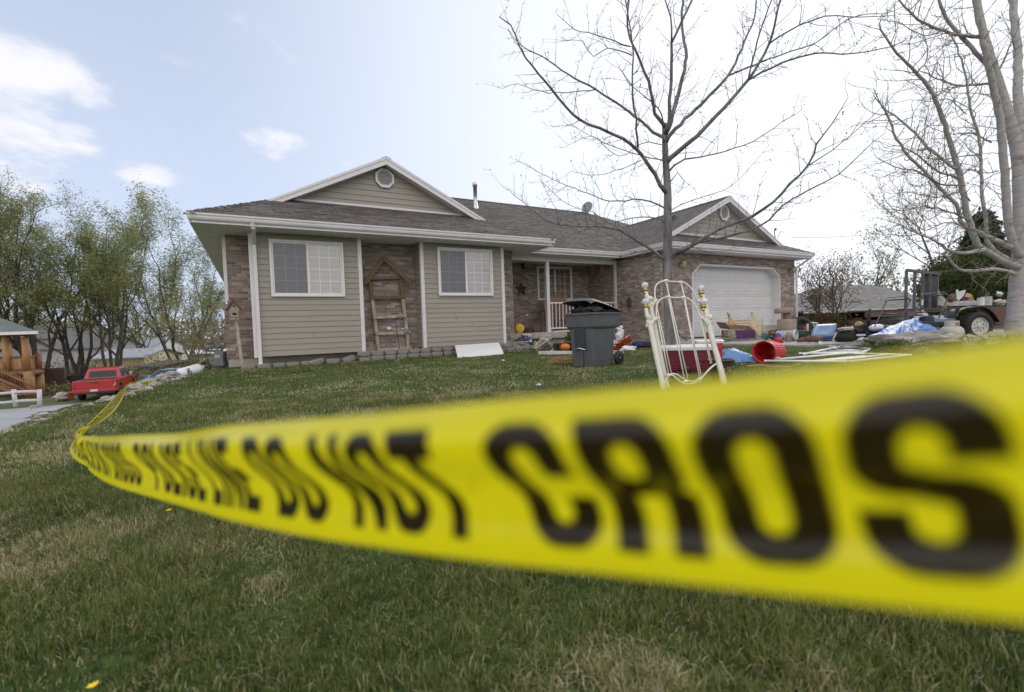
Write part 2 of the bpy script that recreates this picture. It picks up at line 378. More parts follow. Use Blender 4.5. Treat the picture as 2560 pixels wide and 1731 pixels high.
def low_band(name, a, b, z, m):     # a, b: (lat, near depth, far depth)
    mb = MB(); q = []
    n = 14
    for i in range(n+1):
        u = i/n; la = a[0]+(b[0]-a[0])*u; q.append((W(la, a[1]+(b[1]-a[1])*u, z), W(la, a[2]+(b[2]-a[2])*u, z)))
    for i in range(n): mb.poly([q[i][0], q[i+1][0], q[i+1][1], q[i][1]])
    return structure(mb.build(name, m))
M_road = mat('road_surface', (.33, .34, .36), .85, .1, 1.2, .2, 20, c2=(.27, .275, .29))
low_band('road', (-60, 4, 9), (-9, 20, 32.4), LOW+.012, M_road)
# driveway slab before the garage, with a short kerb edge
mb = MB()
def dz(x, y): return .012*dl(x, y)[0]+.05
def dslab(L_, R2):
    n = len(L_)
    for i in range(n-1):
        q = [L_[i], R2[i], R2[i+1], L_[i+1]]; q = [(x, y, dz(x, y)) for x, y in q]
        mb.poly(q[::-1]); mb.poly([q[0], q[3], (q[3][0], q[3][1], q[3][2]-.2), (q[0][0], q[0][1], q[0][2]-.2)])
dslab([(10.55, 10.83), (10.6, 9.4), (10.9, 8.0), (11.3, 6.2), (12.9, 5.6), (14.6, 3.4), (15.5, 0)], [(26, 10.83), (26, 9.4), (26, 8.0), (26, 6.2), (26, 5.6), (26, 3.4), (26, 0)])
dslab([(19.0, 26), (19.0, 10.84)], [(26, 26), (26, 10.84)])
structure(mb.build('driveway', M_slab))

# ------------------------------------------------------------------ THE HOUSE
zE = 3.281; zS = 3.094
xLe, xRe, yE, yg, yr = -1.031, 7.611, 11.104, 12.845, 12.545
yM, xGe, xGr, yGe, ygg, ygr = 12.335, 11.185, 19.061, 10.195, 11.235, 10.935
xp, xq = (xLe+xRe)/2, (xGe+xGr)/2
zp = zE+.5*(xRe-xLe)/2; zq = zE+.5*(xGr-xGe)/2
yRg, zRg = 18.343, zE+.5*(18.343-yM)
yb = 24.35
house = thing('brick_house', 'single storey brick and beige siding house with shingle roof and white garage door', 'house', (5, 14, .1))
def HB(mb, name, m, **k): return mb.build(name, m, house, world=True, **k)
# roof faces
mb = MB(); s = yr-yE; sg = ygr-yGe; s2 = yg-yE+.002; s3 = ygg-yGe+.002
mb.poly([(xLe, yE, zE), (xRe, yE, zE), (xRe-s2, yE+s2, zE+.5*s2), (xLe+s2, yE+s2, zE+.5*s2)])
mb.poly([(xLe, yE, zE), (xLe+s, yr, zE+.5*s), (xp, yr, zp), (xp, 16.656, zp), (xLe+6.008, yRg, zRg), (xLe, yb, zE)])
mb.poly([(xRe, yE, zE), (xRe, yM, zE), (xp, 16.656, zp), (xp, yr, zp), (xRe-s, yr, zE+.5*s)])
mb.poly([(xRe, yM, zE), (xGe, yM, zE), (xq, yM+xq-xGe, zq), (xGr, yM, zE), (14.4, yRg, zRg), (xLe+6.008, yRg, zRg), (xp, 16.656, zp)])
mb.poly([(14.4, yRg, zRg), (xGr, yM, zE), (xGr, yb, zE)])
mb.poly([(14.4, yRg, zRg), (xGr, yb, zE), (xLe, yb, zE), (xLe+6.008, yRg, zRg)])
mb.poly([(xGe, yGe, zE), (xGr, yGe, zE), (xGr-s3, yGe+s3, zE+.5*s3), (xGe+s3, yGe+s3, zE+.5*s3)])
mb.poly([(xGe, yM, zE), (xGe, yGe, zE), (xGe+sg, ygr, zE+.5*sg), (xq, ygr, zq), (xq, yM+xq-xGe, zq)])
mb.poly([(xGr, yGe, zE), (xGr, yM, zE), (xq, yM+xq-xGe, zq), (xq, ygr, zq), (xGr-sg, ygr, zE+.5*sg)])
roof = HB(mb, 'roof', M_shingle)
# shingle course lips: thin rows of slightly raised shingle tabs give the slopes and edges relief
mb = MB(); rr_ = random.Random(3)
def courses(y0, z0, xa, xb, n, lo, hi):
    for i in range(n):
        d_ = .14*i/1.118*1.0; y = y0+d_; z = z0+.5*d_
        a, b = xa(d_), xb(d_); x = a
        while x < b-.05:
            l = min(rr_.uniform(.16, .34), b-x)
            if rr_.random() < .5:
                t_ = .012
                mb.box((x, y-.002, z+.001), (x+l-.006, y+.13, z+.010), None)
                for q in range(4, 8): pass
                base = len(mb.v)-8
                for q in (2, 3, 6, 7): vx = mb.v[base+q]; mb.v[base+q] = (vx[0], vx[1], vx[2]+.0655)
            x += l
courses(yE, zE, lambda d: xLe+d+.02, lambda d: xRe-d-.02, 13, 0, 0)
courses(yGe, zE, lambda d: xGe+d+.02, lambda d: xGr-d-.02, 7, 0, 0)
courses(yM, zE, lambda d: max(xRe-d, xp+.1)+.04, lambda d: xGe+d-.04 if d < 3.9 else 14.9, 46, 0, 0)
tabs = mb.build('shingle_tabs', M_shingle, roof, world=True)
# ridge cap and hip caps
def cap(a, b):
    mb = MB()
    a, b = Vector(a), Vector(b); n = int((b-a).length/.16); d = (b-a)/n; t = d.normalized(); side = t.cross(Vector((0, 0, 1))).normalized()*.13
    for i in range(n):
        p = a+d*i; q = a+d*(i+1.15); h0, h1 = Vector((0, 0, .028)), Vector((0, 0, .012))
        dn = Vector((0, 0, .062))
        mb.add([p+h0, q+h1, p+side+h0-dn, q+side+h1-dn, p-side+h0-dn, q-side+h1-dn], [(0, 1, 3, 2), (1, 0, 4, 5)])
    mb.build('ridge_cap', M_shingle, roof, world=True)
cap((14.4, yRg, zRg), (xLe+6.008, yRg, zRg)); cap((xp, 16.6, zp), (xp, yr, zp)); cap((xq, 16.2, zq), (xq, ygr, zq))
cap((xLe, yE, zE), (xLe+s, yr, zE+.5*s)); cap((xRe, yE, zE), (xRe-s, yr, zE+.5*s)); cap((xGr, yGe, zE), (xGr-sg, ygr, zE+.5*sg)); cap((xGe, yGe, zE), (xGe+sg, ygr, zE+.5*sg))
cap((xGr, yM, zE), (14.4, yRg, zRg))
# soffit
mb = MB()
for x0, x1, y0, y1 in [(xLe+.02, xRe-.02, yE+.02, 12.3), (xLe+.02, 0, 12.3, yb), (6.8, xGe+.3, yM+.02, 14.6), (xGe+.02, xGr-.02, yGe+.02, 10.9), (xGe+.02, 11.5, 10.9, 13.0), (18.7, xGr-.02, 10.9, yb)]:
    mb.box((x0, y0, zS), (x1, y1, zS+.012))
# grooves: raised ribs between soffit panels
x = xLe+.3
while x < xRe-.1: mb.box((x, yE+.03, zS-.010), (x+.02, yE+.66, zS)); x += .305
y = yE+.65
while y < 24: mb.box((xLe+.03, y, zS-.010), (-.5, y+.02, zS)); y += .305
x = xGe+.3
while x < xGr: mb.box((x, yGe+.03, zS-.004), (x+.012, 10.8, zS)); x += .305
HB(mb, 'soffit', M_soffit)
# gutters (K profile swept along the eaves)
prof = [(-.10, -.13), (-.02, -.13), (.0, -.115), (.012, -.08), (.012, -.055), (.03, -.03), (.03, .0), (.018, .0), (.018, -.02), (-.10, -.02)]
d7 = 1.0
def gutter(path):
    mb = MB(); mb.sweep(prof, path)
    for k in (0, -1):
        x, y, z, nx, ny = path[k]; mb.poly([(x+nx*o, y+ny*o, z+h) for o, h in prof])
    return HB(mb, 'gutter', M_white)
gutter([(xLe, yb, zE, -1, 0), (xLe, yE, zE, -1, -1), (xRe, yE, zE, 1, -1), (xRe, yM-.03, zE, 1, 0)])
gutter([(xRe-.3, yM, zE, 0, -1), (xGe, yM, zE, -1, -1), (xGe, yGe, zE, -1, -1), (xGr, yGe, zE, 1, -1), (xGr, yb, zE, 1, 0)])
mb = MB()   # fascia below the gutters
for lo, hi in [((xLe+.06, yE+.075, zS-.003), (xRe-.06, yE+.095, zE-.03)), ((xLe+.075, yE+.1, zS-.003), (xLe+.095, yb, zE-.03)), ((xRe-.095, yE+.1, zS-.003), (xRe-.075, yM, zE-.03)),
               ((xRe-.1, yM+.075, zS-.003), (xGe+.02, yM+.095, zE-.03)), ((xGe+.06, yGe+.075, zS-.003), (xGr-.06, yGe+.095, zE-.03)), ((xGe+.075, yGe+.1, zS-.003), (xGe+.095, yM+.07, zE-.03))]:
    mb.box(lo, hi)
HB(mb, 'fascia', M_white)
# rakes and gable ends
def lap(mb, x0, x1, z0, z1, y, ex=.128, clip=None, ax='x', sgn=-1):
    """lap siding; clip(z)->(xa,xb); ax x: wall faces -y at plane y; ax y: wall faces sgn*x"""
    z = z0
    while z < z1-.001:
        zt = min(z+ex, z1)
        a0, b0 = clip(z) if clip else (x0, x1); a1, b1 = clip(zt) if clip else (x0, x1)
        if b1 <= a1: a1 = b1 = (a0+b0)/2
        o = -.019
        if ax == 'x': V = [(a0, y+o, z), (b0, y+o, z), (b1, y-.002, zt), (a1, y-.002, zt), (a0, y, z), (b0, y, z)]
        else: V = [(y+sgn*.019, a0, z), (y+sgn*.019, b0, z), (y+sgn*.002, b1, zt), (y+sgn*.002, a1, zt), (y, a0, z), (y, b0, z)]
        mb.add(V, [(0, 1, 2, 3), (4, 5, 1, 0)])
        z = zt
def gable(xa, xb, xm, y, ywall, zpk, s_):
    zb_ = zE+.5*s_
    mb = MB(); zb2 = zE+.5*(ywall-(y-s_))
    lap(mb, xa, xb, zb2, zpk-.1, ywall, clip=lambda z: (xa+(z-zE)/.5+.05, xb-(z-zE)/.5-.05), ex=.15)
    HB(mb, 'gable_siding', M_siding)
    mb = MB()
    for sg_, x0 in ((1, xa), (-1, xb)):
        A = Vector((x0+sg_*(s_-.05), y, zb_-.03)); B = Vector((xm, y, zpk-.005))
        d = B-A
        mb.prism([A+Vector((0, 0, -.0)), A+Vector((sg_*.30, 0, -.005)), B+Vector((0, 0, -.19)), B], (0, .025, 0))
        mb.prism([A+Vector((sg_*.02, -.016, .02)), A+Vector((sg_*.12, -.016, .012)), B+Vector((0, -.016, -.06)), B+Vector((0, -.016, .012))], (0, .016, 0))
        # underside of the overhang
        mb.prism([A+Vector((sg_*.30, .026, .0)), B+Vector((0, .026, -.165)), B+Vector((0, ywall-y, -.165)), A+Vector((sg_*.30, ywall-y, .0))], (0, 0, .01))
    mb.box((xa+s_+.3, ywall-.03, zb2-.01), (xb-s_-.3, ywall, zb2+.045))
    HB(mb, 'rake_board', M_white)
gable(xLe, xRe, xp, yr, yg, zp, s)
gable(xGe, xGr, xq, ygr, ygg, zq, sg)
def vent(x, y, z, w_, h_):
    mb = MB(); n = 8
    def ring(k, yy): return [(x+math.cos(R(22.5+45*i))*w_*k, yy, z+math.sin(R(22.5+45*i))*h_*k) for i in range(8)]
    a, b, c, d = ring(1.08, y-.06), ring(.84, y-.06), ring(.84, y-.01), ring(1.08, y)
    mb.add(a+b+c+d, [(i, (i+1)%8, 8+(i+1)%8, 8+i) for i in range(8)]+[(8+i, 8+(i+1)%8, 16+(i+1)%8, 16+i) for i in range(8)]+[(i, 24+i, 24+(i+1)%8, (i+1)%8) for i in range(8)])
    v = HB(mb, 'gable_vent', M_white)
    mb = MB(); mb.poly(ring(.84, y-.012)); mb.build('vent_backing', mat('vent_shadow', (.10, .10, .10), .8), v, world=True)
    mb = MB(); k = 7
    for i in range(k):
        zz = z-h_*.68+i*h_*1.36/(k-1); hw = w_*.8*min(1, (1-abs(zz-z)/h_)*1.25+.12)
        M_ = Matrix.Translation((x, y-.038, zz)) @ Matrix.Rotation(R(-38), 4, 'X'); mb.box((-hw, -.024, -.003), (hw, .024, .003), M_)
    mb.build('louvres', M_white, v, world=True)
p = PY(*c2(1455, 185), yg-.05); vent(xp, yg-.02, p.z, .25, .25)
p = PY(*c8(1006, 938), ygg-.05); vent(xq, ygg-.02, p.z, .24, .27)
# walls
mb = MB(); yB = 12.263
mb.box((-.491, yB, .30), (6.855, 14.6, zS)); HB(mb, 'brick_wall', M_brick)
mb = MB(); mb.box((-.56, yB+.002, .30), (-.47, 24, PY(*c2(320, 1100), yB).z)); mb.box((-.60, yB-.02, PY(*c2(320, 1100), yB).z), (-.45, 24, PY(*c2(320, 1068), yB).z)); HB(mb, 'brick_wainscot', M_brick)
mb = MB(); lap(mb, yB, 24, 1.7, zS, -.495, ax='y', sgn=-1); HB(mb, 'side_siding', M_siding)
mb = MB(); mb.box((-.53, yB-.012, 1.62), (-.462, yB+.06, zS-.002)); HB(mb, 'corner_trim', M_white)
mb = MB(); mb.box((6.7, 14.5, .55), (11.6, 14.7, zS)); HB(mb, 'porch_wall', M_brick)
mb = MB(); mb.box((11.473, 11.021, .30), (11.7, 14.49, zS)); HB(mb, 'garage_side_wall', M_brick)
# garage front with octagonal-headed opening
gx0, gx1, gz1 = 12.917, 17.863, 2.752
mb = MB(); yG = 10.82; ch = .42
P0 = [(11.471, yG, .30), (gx0, yG, .26), (gx0, yG, gz1-ch*.8), (gx0+ch, yG, gz1), (11.471, yG, zS)]
mb.prism(P0, (0, .2, 0)); mb.prism([(gx1, yG, .26), (18.834, yG, .26), (18.834, yG, zS), (gx1-ch, yG, gz1), (gx1, yG, gz1-ch*.8)], (0, .2, 0))
mb.prism([(gx0+ch, yG, gz1), (gx1-ch, yG, gz1), (18.834, yG, zS), (11.471, yG, zS)], (0, .2, 0)); mb.box((18.65, yG+.201, .2), (18.834, yb, zS))
HB(mb, 'garage_front_wall', M_brick)
yD = PX(*c5(1537, 700), gx1).y
yD = min(max(yD, yG+.28), yG+.75)
mb = MB(); op = [(gx0, .25), (gx0, gz1-ch*.8), (gx0+ch, gz1), (gx1-ch, gz1), (gx1, gz1-ch*.8), (gx1, .25)]
cx_, cz_ = (gx0+gx1)/2, 1.5
for (xa, za), (xb, zb_) in zip(op, op[1:]):
    ia = lambda X, Z, k: (X+(cx_-X)/abs(cx_-X+1e-6)*k if X in (gx0, gx1) else X, Z-(k if Z > 1.9 else 0))
    n_ = Vector((-(zb_-za), 0, (xb-xa))).normalized()
    if n_.z < 0 or (n_.x*(cx_-xa) < 0 and abs(n_.z) < .1): pass
    inw = Vector((cx_-(xa+xb)/2, 0, cz_-(za+zb_)/2)); nn = Vector((zb_-za, 0, -(xb-xa))).normalized()
    if nn.dot(inw) < 0: nn = -nn
    A, B = Vector((xa, yG-.014, za)), Vector((xb, yG-.014, zb_))
    mb.prism([A, B, B+nn*.045, A+nn*.045], (0, yD-yG+.02, 0))
HB(mb, 'door_surround', M_white)
# door: four panel rows, eight columns of raised panels
mb = MB(); gw = gx1-gx0; rows = 5; rh = (gz1-.254)/rows; cw = (gx1-gx0)/8
mb.box((gx0, yD+.02, .256), (gx1, yD+.05, gz1))
for r_ in range(rows):
    z0 = .258+r_*rh
    zt_ = min(z0+rh-.005, gz1); pz = [z0+.005, z0+.07, min(z0+rh-.07, gz1-.06), zt_]
    mb.box((gx0+.01, yD+.0045, pz[0]), (gx1-.01, yD+.0205, pz[1])); mb.box((gx0+.01, yD+.0045, pz[2]), (gx1-.01, yD+.0205, pz[3]))
    for c_ in range(9): xa_ = gx0+max(.01, c_*cw-.055); xb_ = gx0+min(gw-.01, c_*cw+.055); mb.box((xa_, yD+.0045, pz[1]), (xb_, yD+.0205, pz[2]))
    for c_ in range(8):
        x0 = gx0+c_*cw+.055; x1 = x0+cw-.11; za, zb_ = z0+.07, z0+rh-.07
        if zb_ > gz1-.05: zb_ = gz1-.06
        o_, i_ = .0, .045
        a = [(x0, yD+.0045, za), (x1, yD+.0045, za), (x1, yD+.0045, zb_), (x0, yD+.0045, zb_)]
        b = [(x0+.02, yD+.016, za+.02), (x1-.02, yD+.016, za+.02), (x1-.02, yD+.016, zb_-.02), (x0+.02, yD+.016, zb_-.02)]
        c = [(x0+.055, yD+.003, za+.055), (x1-.055, yD+.003, za+.055), (x1-.055, yD+.003, zb_-.055), (x0+.055, yD+.003, zb_-.055)]
        mb.add(a+b+c, [(i, (i+1)%4, 4+(i+1)%4, 4+i) for i in range(4)]+[(4+i, 4+(i+1)%4, 8+(i+1)%4, 8+i) for i in range(4)]+[(8, 9, 10, 11)])
gd = HB(mb, 'garage_door', M_gdoor)
mb = MB(); mb.box((gx0+.02, yD-.002, .247), (gx1-.02, yD+.018, .268)); mb.build('door_seal', M_black, gd, world=True)
# foundation strips
mb = MB()
for lo, hi in [((-.53, yB+.01, -.2), (6.80, 14.4, .30)), ((11.50, 10.85, -.2), (12.9, 14.4, .30)), ((17.9, 10.85, -.2), (18.80, 24, .26)), ((6.75, 12.9, -.2), (11.5, 14.45, .40))]: mb.box(lo, hi)
HB(mb, 'foundation', M_concrete)
# siding bays
def bay(x0, x1, zb_):
    mb = MB(); yA = 11.748
    lap(mb, x0+.08, x1-.08, zb_, zS-.002, yA+.02)
    lap(mb, yA+.06, yB, zb_, zS-.002, x0+.02, ax='y', sgn=-1); lap(mb, yA+.06, yB, zb_, zS-.002, x1-.02, ax='y', sgn=1)
    mb.box((x0+.03, yA+.03, zb_+.002), (x1-.03, yB-.002, zb_+.02))
    rj = random.Random(int(x0*10)); zz = zb_
    while zz < zS-.2:
        if rj.random() < .4: xj = rj.uniform(x0+.3, x1-.3); mb.box((xj, yA+.000, zz+.004), (xj+.004, yA+.015, zz+.118))
        zz += .128
    b = HB(mb, 'siding_bay', M_siding)
    for xx, hs in ((x0, 1), (x1, -1)):
        mb = MB(); a, c = (xx, xx+.09) if hs == 1 else (xx-.09, xx)
        mb.box((a, yA-.008, zb_-.02), (c, yA+.09, zS-.003)); mb.build('corner_trim', M_white, b, world=True, bevel=.004)
    return b
bay1 = bay(-.018, 2.381, .346); bay2 = bay(3.85, 6.297, .369)
# windows
M_vinyl = mat('window_vinyl', (.74, .74, .73), .35, .03, 4)
def glass_mat(name, tint, gl, rough=.02):
    m, t, b = nodes(name); L = t.links.new; t.nodes.remove(b)
    tr = N(t, 'ShaderNodeBsdfTransparent'); tr.inputs[0].default_value = (*tint, 1)
    gs = N(t, 'ShaderNodeBsdfGlossy'); gs.inputs['Roughness'].default_value = rough
    n = N(t, 'ShaderNodeTexNoise'); n.inputs['Scale'].default_value = 1.3; tcn = N(t, 'ShaderNodeTexCoord'); L(tcn.outputs['Object'], n.inputs[0])
    bp = N(t, 'ShaderNodeBump'); bp.inputs['Strength'].default_value = .05; bp.inputs['Distance'].default_value = .05; L(n.outputs[0], bp.inputs['Height']); L(bp.outputs[0], gs.inputs['Normal'])
    ms = N(t, 'ShaderNodeMixShader'); ms.inputs[0].default_value = gl; L(tr.outputs[0], ms.inputs[1]); L(gs.outputs[0], ms.inputs[2]); L(ms.outputs[0], t.nodes['Material Output'].inputs[0])
    return m
M_glass = glass_mat('window_glass', (.9, .92, .93), .20)
M_screen = glass_mat('insect_screen', (.55, .56, .59), .07, .5)
M_blind = mat('blind_slats', (.80, .80, .80), .5, .04)
M_curt = mat('curtain', (.45, .44, .47), .9, .25, 3, stretch=(9, 1, .6))
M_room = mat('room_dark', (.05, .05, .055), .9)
def window(x0, x1, z0, z1, y, nx, nz, screen=True, blind=True, dark=False, fy=.045):
    fw_ = .06
    mb = MB()
    def fr(a0, a1, b0, b1, t_, ya, yb_):
        mb.box((a0, ya, b0), (a1, yb_, b0+t_)); mb.box((a0, ya, b1-t_), (a1, yb_, b1)); mb.box((a0, ya, b0+t_), (a0+t_, yb_, b1-t_)); mb.box((a1-t_, ya, b0+t_), (a1, yb_, b1-t_))
    fr(x0, x1, z0, z1, .045, y-fy-.01, y+.01); fr(x0+.046, x1-.046, z0+.046, z1-.046, .035, y-fy+.015, y+.01)
    xm = (x0+x1)/2
    mb.box((xm-.028, y-fy+.004, z0+.082), (xm+.028, y+.008, z1-.082))
    wdw = HB(mb, 'window', M_vinyl, bevel=.004)
    mb = MB()
    for a, b in ((x0+.09, xm-.02), (xm+.02, x1-.09)):
        for i in range(1, nx): xx = a+(b-a)*i/nx; mb.box((xx-.008, y-.0045, z0+.08), (xx+.008, y-.0015, z1-.08))
        for i in range(1, nz): zz = z0+.08+(z1-z0-.16)*i/nz; mb.box((a, y-.0042, zz-.008), (b, y-.0012, zz+.008))
    mb.build('glazing_bars', M_vinyl, wdw, world=True)
    mb = MB(); mb.poly([(x0+.08, y-.012, z0+.08), (x1-.08, y-.012, z0+.08), (x1-.08, y-.012, z1-.08), (x0+.08, y-.012, z1-.08)]); mb.build('pane', M_glass, wdw, world=True)
    if screen:
        mb = MB(); mb.poly([(x0+.08, y-.026, z0+.08), (xm-.03, y-.026, z0+.08), (xm-.03, y-.026, z1-.08), (x0+.08, y-.026, z1-.08)]); mb.build('insect_screen', M_screen, wdw, world=True)
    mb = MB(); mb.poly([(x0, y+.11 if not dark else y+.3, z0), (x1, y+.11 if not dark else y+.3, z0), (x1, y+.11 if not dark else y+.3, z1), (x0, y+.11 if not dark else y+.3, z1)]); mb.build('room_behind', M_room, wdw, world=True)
    if blind:
        mb = MB(); zz = z0+.09
        while zz < z1-.09:
            M_ = Matrix.Translation((0, y+.045, zz)) @ Matrix.Rotation(R(-50), 4, 'X')
            mb.box((x0+.09 if not screen else xm-.02, -.012, -.0006), (x1-.09, .012, .0006), M_); zz += .022
        mb.build('blind', M_blind, wdw, world=True)
    mb = MB(); n = 60; V = []   # curtain folds
    a, b = (x0+.08, xm+.05) if not dark else (x0+.05, x1-.05)
    ztop = z1-.05; zb2 = z0+.05
    def cq(i): return a+(b-a)*i/n
    def hang(i):
        if not dark: return zb2
        u = abs(i/n-.5)*2; return z0+(z1-z0)*(.45-.38*u)
    for i in range(n+1):
        yy = y+.07+.016*math.sin(i*.9)+.008*math.sin(i*2.3); V += [(cq(i), yy, hang(i)), (cq(i), yy, ztop)]
    mb.add(V, [(2*i, 2*i+2, 2*i+3, 2*i+1) for i in range(n)], True); mb.build('curtain', M_curt, wdw, world=True)
    return wdw
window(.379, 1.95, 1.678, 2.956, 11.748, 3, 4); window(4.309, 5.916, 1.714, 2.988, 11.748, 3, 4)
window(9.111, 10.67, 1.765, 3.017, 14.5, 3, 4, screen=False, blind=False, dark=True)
# porch slab, posts, railing
mb = MB(); mb.box((6.86, 12.72, .42), (11.2, 14.5, .62)); HB(mb, 'porch_slab', M_concrete, bevel=.01)
for sx_, sy_ in (c4(608, 1065), c4(1394, 760)):
    px_ = PY(sx_, sy_, 12.95).x
    mb = MB(); mb.box((px_-.06, 12.89, .621), (px_+.06, 13.01, zS-.002)); mb.box((px_-.075, 12.875, .621), (px_+.075, 13.025, .67)); HB(mb, 'porch_post', M_white, bevel=.006)
pxa = PY(*c4(608, 1065), 12.95).x
rl = MB(); za = PY(*c4(700, 730), 12.95).z; zb_ = PY(*c4(700, 1020), 12.95).z; xe = PY(*c4(1394, 760), 12.95).x
rl.box((pxa+.06, 12.925, za-.02), (xe-.06, 12.975, za+.03)); rl.box((pxa+.06, 12.93, zb_-.02), (xe-.06, 12.97, zb_+.025))
rail = HB(rl, 'porch_railing', M_white, bevel=.004)
mb = MB(); x = pxa+.17
while x < xe-.08: mb.box((x-.012, 12.938, zb_+.025), (x+.012, 12.962, za-.02)); x += .142
mb.build('balusters', M_white, rail, world=True)
mb = MB(); mb.box((6.86, 12.90, zS-.16), (xGe+.3, 13.02, zS-.002)); HB(mb, 'porch_beam', M_white)
# downspouts
def downspout(pts, wd=.075, dp=.055):
    mb = MB(); pts = [Vector(p) for p in pts]
    for a, b in zip(pts, pts[1:]):
        d = b-a; q = d.to_track_quat('Z', 'Y').to_matrix().to_4x4()
        if abs(d.normalized().z) > .95: q = Matrix.Identity(4) if d.z > 0 else Matrix.Rotation(math.pi, 4, 'X')
        M_ = Matrix.Translation(a) @ q
        mb.box((-wd/2, -dp/2, -.01), (wd/2, dp/2, d.length+.01), M_)
    return HB(mb, 'downspout', M_white, bevel=.006)
dsx = PY(*c2(545, 600), 11.70).x
downspout([(dsx-.02, 11.14, 3.16), (dsx-.0, 11.17, 3.06), (dsx, 11.70, 2.82), (dsx+.0, 11.70, .20), (dsx, 11.62, .14)])
mb = MB(); mb.box((dsx-.06, 11.715, 2.5), (dsx-.045, 11.74, .3)); 
downspout([(18.98, 10.25, 3.14), (18.94, 10.7, 2.86), (18.89, 10.78, 2.80), (18.89, 10.78, .28)])
# vent pipe on the roof
pv = PY(*c3(810, 360), 15.9); vz = zE+.5*(15.9-yM)
pvx = PY(*c3(810, 350), 16.9).x; vy = 16.9; vz = zE+.5*(vy-yM); vtop = PY(*c3(800, 215), vy).z
mb = MB(); mb.lathe([(.11, -.06), (.085, .12), (.075, .14), (.075, vtop-vz-.2), (.078, vtop-vz-.2), (.078, vtop-vz-.16), (.095, vtop-vz-.15), (.10, vtop-vz-.02), (.085, vtop-vz), (0.001, vtop-vz)], 20, Matrix.Translation((pvx, vy, vz))); HB(mb, 'vent_pipe', M_chrome)
# satellite dish
dz_ = PY(*c8(402, 915), 18.2)
dishM = Matrix.Translation(dz_) @ Matrix.Rotation(R(-60), 4, 'Z') @ Matrix.Rotation(R(70), 4, 'X')
mb = MB(); mb.lathe([(0.001, -.05), (.12, -.035), (.22, -.005), (.29, .03), (.30, .035), (.29, .04), (.22, .008), (.12, -.022), (.001, -.037)], 24, dishM, sx=.92, sy=1.05)
mb.tube([dz_+Vector((0, 0, -.02)), dz_+Vector((.05, 0, -.25)), (dz_.x+.05, 18.2, zE+.5*(18.2-yM)-.05)], .022, 8)
mb.tube([dishM @ Vector((0, -.28, .02)), dishM @ Vector((0, -.1, .34))], .012, 6); mb.box((-.04, -.12, .30), (.04, -.05, .40), dishM)
HB(mb, 'satellite_dish', mat('dish_grey', (.22, .22, .24), .5))
# antenna-like mast past the garage gable
ma = PY(*c8(1232, 1060), 13.0)
mb = MB(); mb.tube([ma, PY(*c8(1226, 1030), 13.0), PY(*c8(1225, 1012), 13.0)], .018, 8); mb.ball(PY(*c8(1230, 1010), 13.0), .055, 10); mb.tube([PY(*c8(1240, 1050), 13.0), PY(*c8(1252, 1020), 13.0), PY(*c8(1270, 1024), 13.0)], .010, 6)
mb.tube([PY(*c8(1225, 1078), 13.0), ma, PY(*c8(1240, 1082), 13.0)], .012, 6); HB(mb, 'roof_mast', M_iron)
# roof vents on the garage slope
mb = MB(); q_ = PY(*c8(815, 925), 13.2)
xv = 13.9; M_ = Matrix.Translation((xv, 12.6, zE+.5*(xv-xGe)+.01)) @ Matrix.Rotation(R(-26.5), 4, 'Y'); mb.frustum(0, (.2, .2), .12, (.14, .16), M_); HB(mb, 'roof_vent', M_shingle)
# wall lamps
def wall_lamp(px_, y, m):
    mb = MB(); x, z = px_.x, px_.z
    mb.box((x-.045, y-.03, z-.10), (x+.045, y-.002, z+.10)); mb.tube([(x, y-.03, z), (x, y-.10, z+.13), (x, y-.16, z+.13)], .012, 6)
    l = HB(mb, 'wall_lamp', m)
    mb = MB(); M_ = Matrix.Translation((x, y-.16, z-.12)); mb.lathe([(.001, 0), (.05, 0), (.055, .02), (.055, .03)], 8, M_, sm=False); mb.lathe([(.08, .2), (.06, .24), (.02, .27), (.001, .28)], 8, M_, sm=False)
    for k in range(8): a = math.pi*k/4; mb.tube([M_ @ Vector((math.cos(a)*.055, math.sin(a)*.055, .03)), M_ @ Vector((math.cos(a)*.078, math.sin(a)*.078, .2))], .006, 4)
    mb.build('lantern_cage', m, l, world=True)
    mb = MB(); mb.lathe([(.05, .03), (.072, .2)], 8, M_, sm=False); mb.build('lantern_glass', mat('lantern_glass', (.62, .62, .52), .2, .1), l, world=True)
M_abr = mat('aged_brass', (.33, .27, .13), .4, .2, 20, metal=.7)
wall_lamp(PY(*c5(632, 240), yG), yG, M_abr); wall_lamp(PY(*c5(1707, 298), yG), yG, M_abr); wall_lamp(PY(*c4(318, 300), 14.5), 14.5, M_iron)
# outlets
for q in (PY(*c2(1492, 1237), yB), PY(*c4(355, 870), 14.5)): mb = MB(); mb.box((q.x-.055, q.y-.03, q.z-.035), (q.x+.055, q.y-.002, q.z+.035)); HB(mb, 'outlet_cover', M_whitepl)

